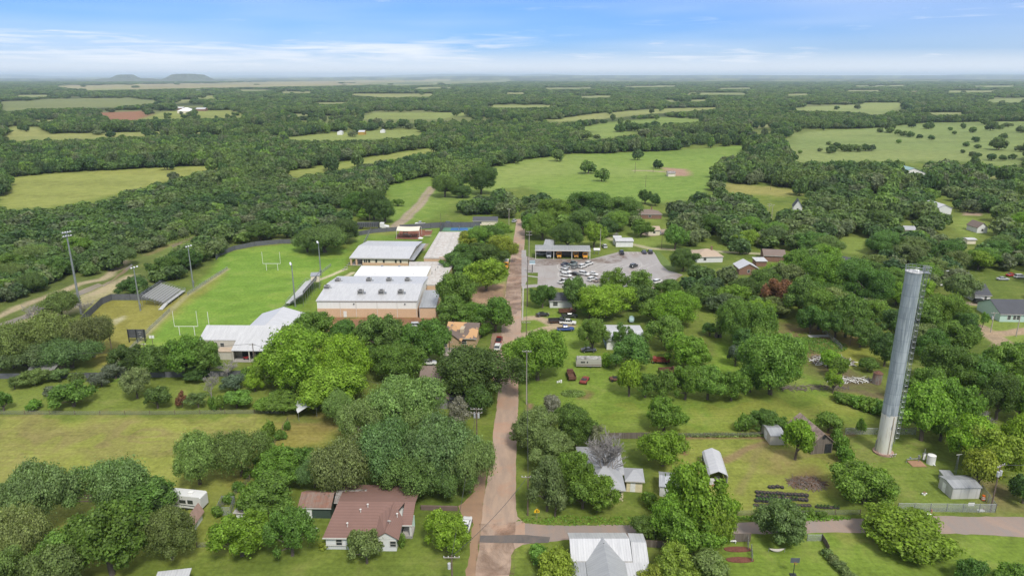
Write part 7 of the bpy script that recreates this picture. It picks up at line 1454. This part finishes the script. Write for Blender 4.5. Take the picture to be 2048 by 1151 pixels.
# --- named trees of the middle distance
T(890,352,56,'dark',394,'O'); T(962,336,62,'dark',388); T(925,372,44,'dark',395); T(748,380,60,'dark',440); T(770,400,60,'dark',445); T(715,385,60,'green',430); T(735,415,44,'mid',440); T(796,398,24,'mid',412)
T(1600,555,70,'green',640); T(1636,580,90,'mid',665,'L'); T(1690,590,80,'green',680); T(1560,560,70,'brown',625,'M'); T(1520,540,80,'green',600); T(1720,640,70,'green',700); T(1745,600,60,'mid',660); T(1590,500,60,'mid',560); T(1650,510,100,'mid',590); T(1700,520,90,'green',600); T(1740,540,80,'green',620); T(1620,610,64,'green',672); T(1670,620,60,'green',680)
T(1365,498,66,'dark',545); T(1135,445,66,'dark',500); T(1188,445,50,'bright',496); T(1085,425,60,'mid',480); T(1060,430,44,'mid',470); T(1165,420,60,'green',470); T(1240,395,84,'green',445); T(1215,440,44,'dark',475); T(1230,460,14,'grey',485,'D'); T(1282,440,46,'mid',475); T(1350,450,50,'mid',500); T(1110,400,90,'mid',450); T(1180,385,90,'green',440); T(1290,380,30,'dark',408); T(1310,388,26,'dark',412)
NAMED = len(TREES)

# --- generated fillers: woods and town trees, kept out of fields, roads and yards
CLEAR = [f[0] for f in FIELDS if True] + [
 [(-10,640),(60,606),(165,556),(205,550),(262,552),(200,605),(110,640),(-10,700)], [(196,578),(262,520),(330,492),(400,466),(402,474),(330,502),(250,556)],
 FB, ROAD_L+ROAD_R, [(715,430),(860,372),(872,372),(850,440),(1050,435),(1050,600),(640,640),(690,545),(700,500)],
 [(1050,480),(1075,452),(1180,470),(1320,462),(1330,500),(1420,500),(1420,512),(1352,520),(1372,552),(1320,600),(1190,610),(1045,590)],
 [(1255,408),(1335,408),(1335,500),(1215,500),(1215,466),(1290,452)], [(1385,486),(1455,484),(1455,520),(1385,522)], [(1473,512),(1575,488),(1578,516),(1520,545),(1473,545)], [(1672,472),(1735,478),(1745,505),(1715,535),(1672,512)],
 [(1905,428),(1985,428),(1985,470),(1950,490),(1895,470)], [(1895,598),(1945,555),(2060,560),(2060,700),(1985,700),(1900,612)], [(1580,392),(1610,392),(1610,418),(1580,418)], [(1868,396),(1908,396),(1908,420),(1868,420)], [(1795,328),(1858,328),(1858,348),(1795,348)],
 [(1420,640),(1470,640),(1480,760),(1410,740)], [(1800,442),(1838,442),(1838,464),(1805,464)], [(1995,545),(2060,535),(2060,570),(1995,570)], [(345,208),(415,208),(420,228),(345,230)],
 [(1530,396),(1550,396),(1550,440),(1530,440)]]
CLEARA = [np.array(p, float) for p in CLEAR]
def pxv(x, y, z=0.0):
    d = y*cp+(CAM_H-z)*sp_; return 1024+FPX*x/d, 575.5-FPX*(y*sp_+(z-CAM_H)*cp)/d
def clear_mask(x, y, H_, R_=None):
    if not x.size: return np.ones(0, bool)
    ok = np.ones(x.shape, bool); u0, v0 = pxv(x, y); u1, v1 = pxv(x, y, H_*.92)
    um, vm_ = pxv(x, y, H_*.5)
    for P in CLEARA:
        if P[:,0].max() < u0.min() or P[:,0].min() > u0.max(): continue
        ok &= ~inpoly(u0, v0, P) & ~inpoly(u1, v1, P) & ~inpoly(um, vm_, P)
        if R_ is not None:
            hw = R_*.6*FPX/(y*cp+CAM_H*sp_); ok &= ~inpoly(u0-hw, vm_, P) & ~inpoly(u0+hw, vm_, P)
    return ok
def pois(x0, x1, y0, y1, cell):
    nx, ny = max(1,int((x1-x0)/cell)), max(1,int((y1-y0)/cell)); gx, gy = np.meshgrid(np.arange(nx), np.arange(ny)); jx = rng.uniform(-.42,.42,gx.shape); jy = rng.uniform(-.42,.42,gx.shape)
    return (x0+(gx+.5+jx)*(x1-x0)/nx).ravel(), (y0+(gy+.5+jy)*(y1-y0)/ny).ravel()
FX = np.array([t_['x'] for t_ in TREES]); FY = np.array([t_['y'] for t_ in TREES]); FR = np.array([t_['R'] for t_ in TREES]); FO = np.array(FOOT)
def fill(polyp, cell, rlo, rhi, kinds, hr_=(1.15,1.5)):
    P = gp(polyp); x, y = pois(P[:,0].min(), P[:,0].max(), P[:,1].min(), P[:,1].max(), cell); k = inpoly(x, y, P); x, y = x[k], y[k]
    Rr = rng.uniform(rlo, rhi, x.shape); H_ = Rr*rng.uniform(*hr_, x.shape); H_ = np.clip(H_, 5, 12); k = clear_mask(x, y, H_, Rr)
    for i in np.where(k)[0]:
        if (np.hypot(FX-x[i], FY-y[i]) < FR*.75+Rr[i]*.45).any(): continue
        if (np.hypot(FO[:,0]-x[i], FO[:,1]-y[i]) < FO[:,2]*.7+Rr[i]*.6).any(): continue
        u, vt = pxv(x[i], y[i], H_[i]); w = 2*Rr[i]*scale_at(x[i], y[i], 4)
        f_ = 'L' if Rr[i] > 7 else ('M' if Rr[i] > 3.8 else 'S'); kd = kinds[int(rng.integers(len(kinds)))]
        if kd in ('oak','olive') and Rr[i] > 5: f_ = 'O'
        TREES.append(dict(x=x[i], y=y[i], R=Rr[i], H=H_[i], kind=kd, form=f_, w=w, u=u, vt=vt, label=None))
WOODK = ['dark','dark','green','green','mid','dark','green','olive']; TOWNK = ['green','mid','mid','bright','bright','green','dark','mid','pale','pale']
fill([(1040,452),(1060,392),(1400,402),(1440,385),(2100,405),(2100,600),(1890,640),(1780,620),(1560,640),(1380,600),(1380,545),(1350,510),(1200,470)], 9.5, 4.2, 7.4, TOWNK)
fill([(850,440),(1040,455),(1030,400),(1000,390),(960,410),(870,410)], 10, 4, 6.5, TOWNK)
fill([(-30,430),(110,420),(280,388),(460,345),(560,352),(700,345),(880,302),(960,300),(1000,330),(900,352),(850,372),(760,385),(700,420),(620,412),(520,404),(440,432),(320,470),(240,488),(120,525),(-30,560)], 8.0, 3.8, 6.6, WOODK, (1.1,1.5))
fill([(-30,545),(110,520),(150,545),(60,590),(-30,620)], 7.5, 3.5, 6.5, ['oak','olive','green','oak'])
fill([(190,560),(230,530),(330,505),(430,480),(520,450),(600,430),(720,425),(730,445),(700,462),(640,478),(560,480),(470,494),(425,520),(400,560),(330,560),(290,592),(220,595)], 8.0, 3.6, 7.0, ['dark','oak','green','dark','olive'])
fill([(1380,600),(1560,600),(1780,610),(1790,650),(1640,650),(1560,655),(1480,650),(1400,640)], 9, 4, 6.5, TOWNK)
fill([(1835,650),(1990,690),(2080,690),(2080,760),(1990,790),(1900,800),(1830,760)], 9, 4, 6.5, TOWNK)
fill([(-30,560),(60,540),(160,500),(260,470),(340,450),(440,425),(560,395),(620,400),(560,430),(470,462),(400,486),(330,510),(280,530),(262,505),(200,545),(100,575),(-30,615)], 6.5, 2.2, 5.0, ['oak','green','olive','pale','dark','grey','mid'], (1.0,1.5))
print('tree candidates', len(TREES), NAMED)
for t_ in TREES[NAMED:]:
    t_['score'] = t_['w']
for t_ in TREES[:NAMED]: t_['score'] = t_['w']+500
order = sorted(TREES, key=lambda q: -q['score'])
NI = 300
SHR = {'B'}
ntree = 0; indiv = []; rest = []
for t_ in order:
    if t_['form'] == 'B': indiv.append(t_); continue
    if ntree < NI: indiv.append(t_); ntree += 1
    else: rest.append(t_)
# labels from what a tree looks like and what it stands beside
def base_label(t_):
    sz = 'huge' if t_['R'] > 8.5 else ('large' if t_['R'] > 6 else ('mid sized' if t_['R'] > 3.8 else ('small' if t_['R'] > 2 else 'low')))
    nm = {'O':'spreading oak','J':'conical juniper','D':'leafless tree','A':'airy thin crowned tree','B':'bush','S':'rounded tree','W':'dome shaped tree'}.get(t_['form'], 'broadleaf tree')
    uc, vc = t_['u'], t_['vt']+t_['w']*.5
    best = min(LAND, key=lambda q: math.hypot((q[1]-uc), (q[2]-vc)*1.8)); du, dv_ = uc-best[1], (vc-best[2])*1.8
    rel = ('right of' if du > 0 else 'left of') if abs(du) > abs(dv_) else ('in front of' if dv_ > 0 else 'behind')
    return '%s %s %s %s %s' % (sz, DESC[t_['kind']], nm, rel, best[0])
ORD = ['leftmost','second','third','fourth','fifth','sixth','seventh','eighth','ninth','tenth','eleventh','twelfth','thirteenth','fourteenth','fifteenth','sixteenth']
bl_ = {}
for t_ in indiv:
    if not t_['label']: bl_.setdefault(base_label(t_), []).append(t_)
for k, g in bl_.items():
    g.sort(key=lambda q: q['u'])
    if len(g) == 1: g[0]['label'] = k
    elif len(g) == 2: g[0]['label'] = k+', the left one'; g[1]['label'] = k+', the right one'
    else:
        for i, q in enumerate(g): q['label'] = k+(', leftmost' if i == 0 else ', %s from left' % ORD[min(i,15)])
NAMEF = dict(O='oak_tree', J='juniper_tree', D='bare_tree', A='airy_tree', B='bush', S='small_tree', L='broadleaf_tree', M='broadleaf_tree', W='domed_tree')
for t_ in indiv:
    f_ = t_['form']; rz_ = random.uniform(0, 6.283); nm = NAMEF[f_]
    r = empty(nm, t_['x'], t_['y'], 0, rz_, t_['label'], 'bush' if f_ == 'B' else 'tree', GRP[f_])
    if f_ == 'D':
        o = obj('branches', DEAD[random.randrange(2)], r); s_ = t_['R']/4.2; r.scale = (s_, s_, t_['H']/9.0); continue
    opts = [k for k in PR if k[0] == f_]; ck, tk, R0, H0 = PR[random.choice(opts)]
    c = obj('crown', ck, r); tr_o = obj('trunk', tk, r); s_ = t_['R']/R0; r.scale = (s_*random.uniform(.95,1.05), s_*random.uniform(.95,1.05), t_['H']/H0)
    b_ = PAL[t_['kind']]; j = random.uniform(.78,1.06)*(random.choice((.82,1.0,1.18)) if f_ == 'O' else 1); c.color = (b_[0]*j*random.uniform(.92,1.14), b_[1]*j*.97, b_[2]*j*random.uniform(1.0,1.4), 1)
# planter plants
PLM, _c = make_crown('leaves', .36, .55, 99, 5, .5, .12, 160, base=.02)
for (x0, y0, z0, rl_, pos) in PLANTS:
    o = obj('cabbage_plant', PLM); o.location = (x0, y0, z0-.05); tag(o, 'leafy green plant in the '+pos+' of the '+rl_.replace(' of the tire garden',''), 'plant', 'plants growing in the tire planters'); o.color = (.12,.22,.07,1) if 'fourth' in rl_ else (.10,.16,.06,1)
# low weeds patch
def weeds(name, label, u, v, rx, ry, hgt, n_, col):
    x, y = G(u, v); rs = np.random.default_rng(int(u)); a_ = rs.random(n_)*6.28; d_ = np.sqrt(rs.random(n_)); P = np.stack([np.cos(a_)*d_*rx, np.sin(a_)*d_*ry, rs.random(n_)*hgt*(1-d_*.6)+.03], 1); Nn = rs.normal(size=(n_,3)); Nn[:,2] += 1; Nn /= np.linalg.norm(Nn,axis=1,keepdims=True)
    m = quad_cloud(P, Nn, .32, rs, name); m.materials.append(LEAF); o = obj(name, m); o.location = (x, y, 0); o.color = (*col,1); tag(o, label, 'weeds', kind='stuff')
weeds('weed_patch', 'pale leafy weed patch on the lawn right of the road', 1146, 787, 3.2, 2.2, .45, 1500, PAL['pale'])
weeds('weed_patch', 'dark leafy weeds across the dug yard by the corner tree', 1622, 690, 11, 7, .4, 3000, PAL['green'])
weeds('weed_patch', 'weedy grass under the tire garden fence', 1580, 1036, 12, 1.0, .4, 1000, PAL['mid'])
weeds('weed_patch', 'rough grass along the fence behind the carport lawn', 1440, 871, 14, .8, .8, 2500, PAL['olive'])
weeds('weed_patch', 'overgrown grass along the verge by the side road corner', 1170, 1041, 13, 1.6, .18, 500, PAL['mid'])
weeds('weed_patch', 'rough green brush on the creek bank beyond the water', 330, 478, 45, 10, 1.6, 6000, PAL['olive'])

# ================================================================== WOODS (stuff): far trees beyond counting
WPAL = [(0,(0.041,0.082,0.030)),(.25,(0.066,0.123,0.039)),(.5,(0.103,0.171,0.046)),(.66,(0.057,0.093,0.039)),(.82,(0.154,0.177,0.097)),(.92,(0.148,0.239,0.046)),(1,(0.075,0.131,0.041))]
WL = leaf_mat('woods_foliage', True, WPAL)
wc = bpy.data.collections.new('woods_tree_kinds')
WP = []
for i in range(5):
    m, C = make_crown('woods_crown', 5.0, 7.2, 200+i, 17, .34, 1.0, 1500, base=.04, mat=WL, fill=.15); b = make_trunk('woods_trunk', 5.0, 7.2, C[:3], 5+i)
    WP.append((m, b))
XS, YS, RS, HS = [], [], [], []
for t_ in rest: XS.append([t_['x']]); YS.append([t_['y']]); RS.append([t_['R']]); HS.append([t_['H']])
y0 = 330.0
while y0 < 9500:
    y1 = min(y0*1.18+10, 9500); cell = min(max(6.6, y0*.0062), 60); hw = (y1*.80+60); x, y = pois(-hw, hw, y0, y1, cell)
    sv = .72+.75*fbm(x, y, 70, 91, 3); Rr = rng.uniform(.5,.95,x.shape)*np.clip(cell,7.5,60)*sv; H_ = np.clip(rng.uniform(5.5,12,x.shape)*sv*1.05, 4, 15)
    u, v = pxv(x, y); k = (u > -60) & (u < 2110)
    # near band belongs to the town and creek fills above
    near = (v > 405) | ((v > 392) & (u > 1030)); k &= ~near; k &= ~((v > 340) & (u < 700) & (v > 345+(700-u)*.13)) | (u > 700)
    dn = fbm(x, y, 260, 61, 4); dn2 = fbm(x, y, 45, 71, 3)
    thr = np.where(y < 1500, .30, .36); bn = brush_n(x, y); k &= ((dn*.6+dn2*.4 > thr) & ((bn < .54) | (y < 800))) | (rng.random(x.shape) < .07)
    x, y, Rr, H_ = x[k], y[k], Rr[k], H_[k]; qx = x+(fbm(x,y,40,81,3)-.5)*26; qy = y+(fbm(x,y,30,82,3)-.5)*np.clip(y*.03,12,100); u, v = pxv(x, y); k = clear_mask(qx, qy, H_) | ((rng.random(x.shape) < .004) & (y > 500)); k &= ((u < 690) | (v < 372) | clear_mask(x, y, H_)); keepx, keepy = x[k], y[k]; Rr, H_ = Rr[k], H_[k]
    # savannah zones stay thin
    u, v = pxv(keepx, keepy); thin = ((v > 225) & (v < 262) & (u < 330)); thin2 = inpoly(u, v, np.array([(0,225),(0,203),(100,196),(300,193),(330,205),(200,218)],float))
    q = ~((thin2) & (rng.random(u.shape) < .6)); XS.append(keepx[q]); YS.append(keepy[q]); RS.append(Rr[q]); HS.append(H_[q]); y0 = y1
# trees dotted over the big right hand field
for (u, v, w) in ((1600,304,10),(1640,300,10),(1658,304,9),(1672,296,20),(1688,300,20),(1700,300,20),(1715,300,20),(1730,299,20),(1742,299,18),(1657,287,11),(1664,303,22),(1760,262,14),(1780,263,16),(1795,266,14),(1806,269,14),(1820,271,16),(1838,274,12),(1823,252,16),(1857,255,20),(1862,277,14),(1797,284,12),(1908,266,10),(1945,262,16),(1950,281,15),(1955,294,12),(1932,290,14),(1997,297,36),(2005,276,18),(1925,303,10),(1945,310,14),(1955,312,14),(1982,318,20),(2005,318,16),(2025,316,16),(2040,300,18),(1980,258,22),(2000,256,14),(1900,258,10),(1710,245,8)):
    x, y = G(u, v+3); XS.append([x]); YS.append([y]); RS.append([w/2/scale_at(x,y)]); HS.append([w/2/scale_at(x,y)*1.35])
for i in range(26):
    u, v = random.uniform(310,490), random.uniform(228,241); x, y = G(u, v); XS.append([x]); YS.append([y]); RS.append([random.uniform(3,6.5)]); HS.append([random.uniform(6,9)])
for (u, v) in ((1150,281),(1172,280),(1250,262),(1262,262),(1275,263),(1240,264),(1310,258),(1290,262)): x, y = G(u, v); XS.append([x]); YS.append([y]); RS.append([9]); HS.append([12])
X_ = np.concatenate([np.atleast_1d(q) for q in XS]); Y_ = np.concatenate([np.atleast_1d(q) for q in YS]); R_ = np.concatenate([np.atleast_1d(q) for q in RS]); H_ = np.concatenate([np.atleast_1d(q) for q in HS])
print('woods points', X_.size)
def woods(name, label, sel):
    idx = np.where(sel)[0]; m = bpy.data.meshes.new(name); m.vertices.add(idx.size)
    m.vertices.foreach_set('co', np.stack([X_[idx],Y_[idx],np.zeros(idx.size)],1).ravel().astype(np.float32))
    a = m.attributes.new('sc','FLOAT_VECTOR','POINT'); a.data.foreach_set('vector', np.stack([R_[idx]/5,R_[idx]/5,H_[idx]/7.2],1).ravel().astype(np.float32))
    a = m.attributes.new('rz','FLOAT','POINT'); a.data.foreach_set('value', (rng.random(idx.size)*6.283).astype(np.float32))
    a = m.attributes.new('ki','INT','POINT'); a.data.foreach_set('value', rng.integers(0,5,idx.size).astype(np.int32))
    o = obj(name, m); tag(o, label, 'woods', kind='stuff'); ng = bpy.data.node_groups.new('scatter_'+name, 'GeometryNodeTree')
    ng.interface.new_socket('Geometry', in_out='INPUT', socket_type='NodeSocketGeometry'); ng.interface.new_socket('Geometry', in_out='OUTPUT', socket_type='NodeSocketGeometry')
    n = ng.nodes; l = ng.links; gi = n.new('NodeGroupInput'); go_ = n.new('NodeGroupOutput'); ip = n.new('GeometryNodeInstanceOnPoints'); ci = n.new('GeometryNodeCollectionInfo')
    ci.inputs['Collection'].default_value = wc; ci.inputs['Separate Children'].default_value = True; ci.inputs['Reset Children'].default_value = True
    def na(nm, ty): q = n.new('GeometryNodeInputNamedAttribute'); q.data_type = ty; q.inputs[0].default_value = nm; return [s for s in q.outputs if s.enabled][0]
    mp_ = n.new('GeometryNodeMeshToPoints'); l.new(gi.outputs[0], mp_.inputs[0]); l.new(mp_.outputs[0], ip.inputs['Points']); l.new(ci.outputs[0], ip.inputs['Instance']); ip.inputs['Pick Instance'].default_value = True
    l.new(na('ki','INT'), ip.inputs['Instance Index']); l.new(na('sc','FLOAT_VECTOR'), ip.inputs['Scale']); cxyz = n.new('ShaderNodeCombineXYZ'); l.new(na('rz','FLOAT'), cxyz.inputs[2]); l.new(cxyz.outputs[0], ip.inputs['Rotation'])
    l.new(ip.outputs[0], go_.inputs[0]); md = o.modifiers.new('scatter', 'NODES'); md.node_group = ng
for i, (m, b) in enumerate(WP):
    # trunk joined under its crown as one mesh with two materials
    bm = bmesh.new(); bm.from_mesh(m); n0 = len(bm.faces); bm.from_mesh(b); bm.faces.ensure_lookup_table()
    for f in bm.faces[n0:]: f.material_index = 1
    bm.to_mesh(m); bm.free(); m.materials.append(BARK); o = bpy.data.objects.new('woods_tree', m); wc.objects.link(o)
woods('woodland', 'belts of dark trees between the fields nearer than the horizon plain', Y_ < 1600)
woods('distant_woodland', 'blue green woods running out to the horizon', Y_ >= 1600)
# ================================================================== HAZE
b = MB(); b.box(-46000, -300, -260, 46000, 48000, 240)
hm = bpy.data.materials.new('haze_air'); t, n, l = NM(hm); pv = n.new('ShaderNodeVolumePrincipled'); pv.inputs['Density'].default_value = 5.0e-5; pv.inputs['Color'].default_value = (.66,.79,.96,1); pv.inputs['Anisotropy'].default_value = .1
o = n.new('ShaderNodeOutputMaterial'); l.new(pv.outputs[0], o.inputs['Volume'])
ho = b.build('haze', hm); ho['kind'] = 'stuff'
S.cycles.volume_bounces = 1; S.cycles.max_bounces = 6; S.cycles.transparent_max_bounces = 8
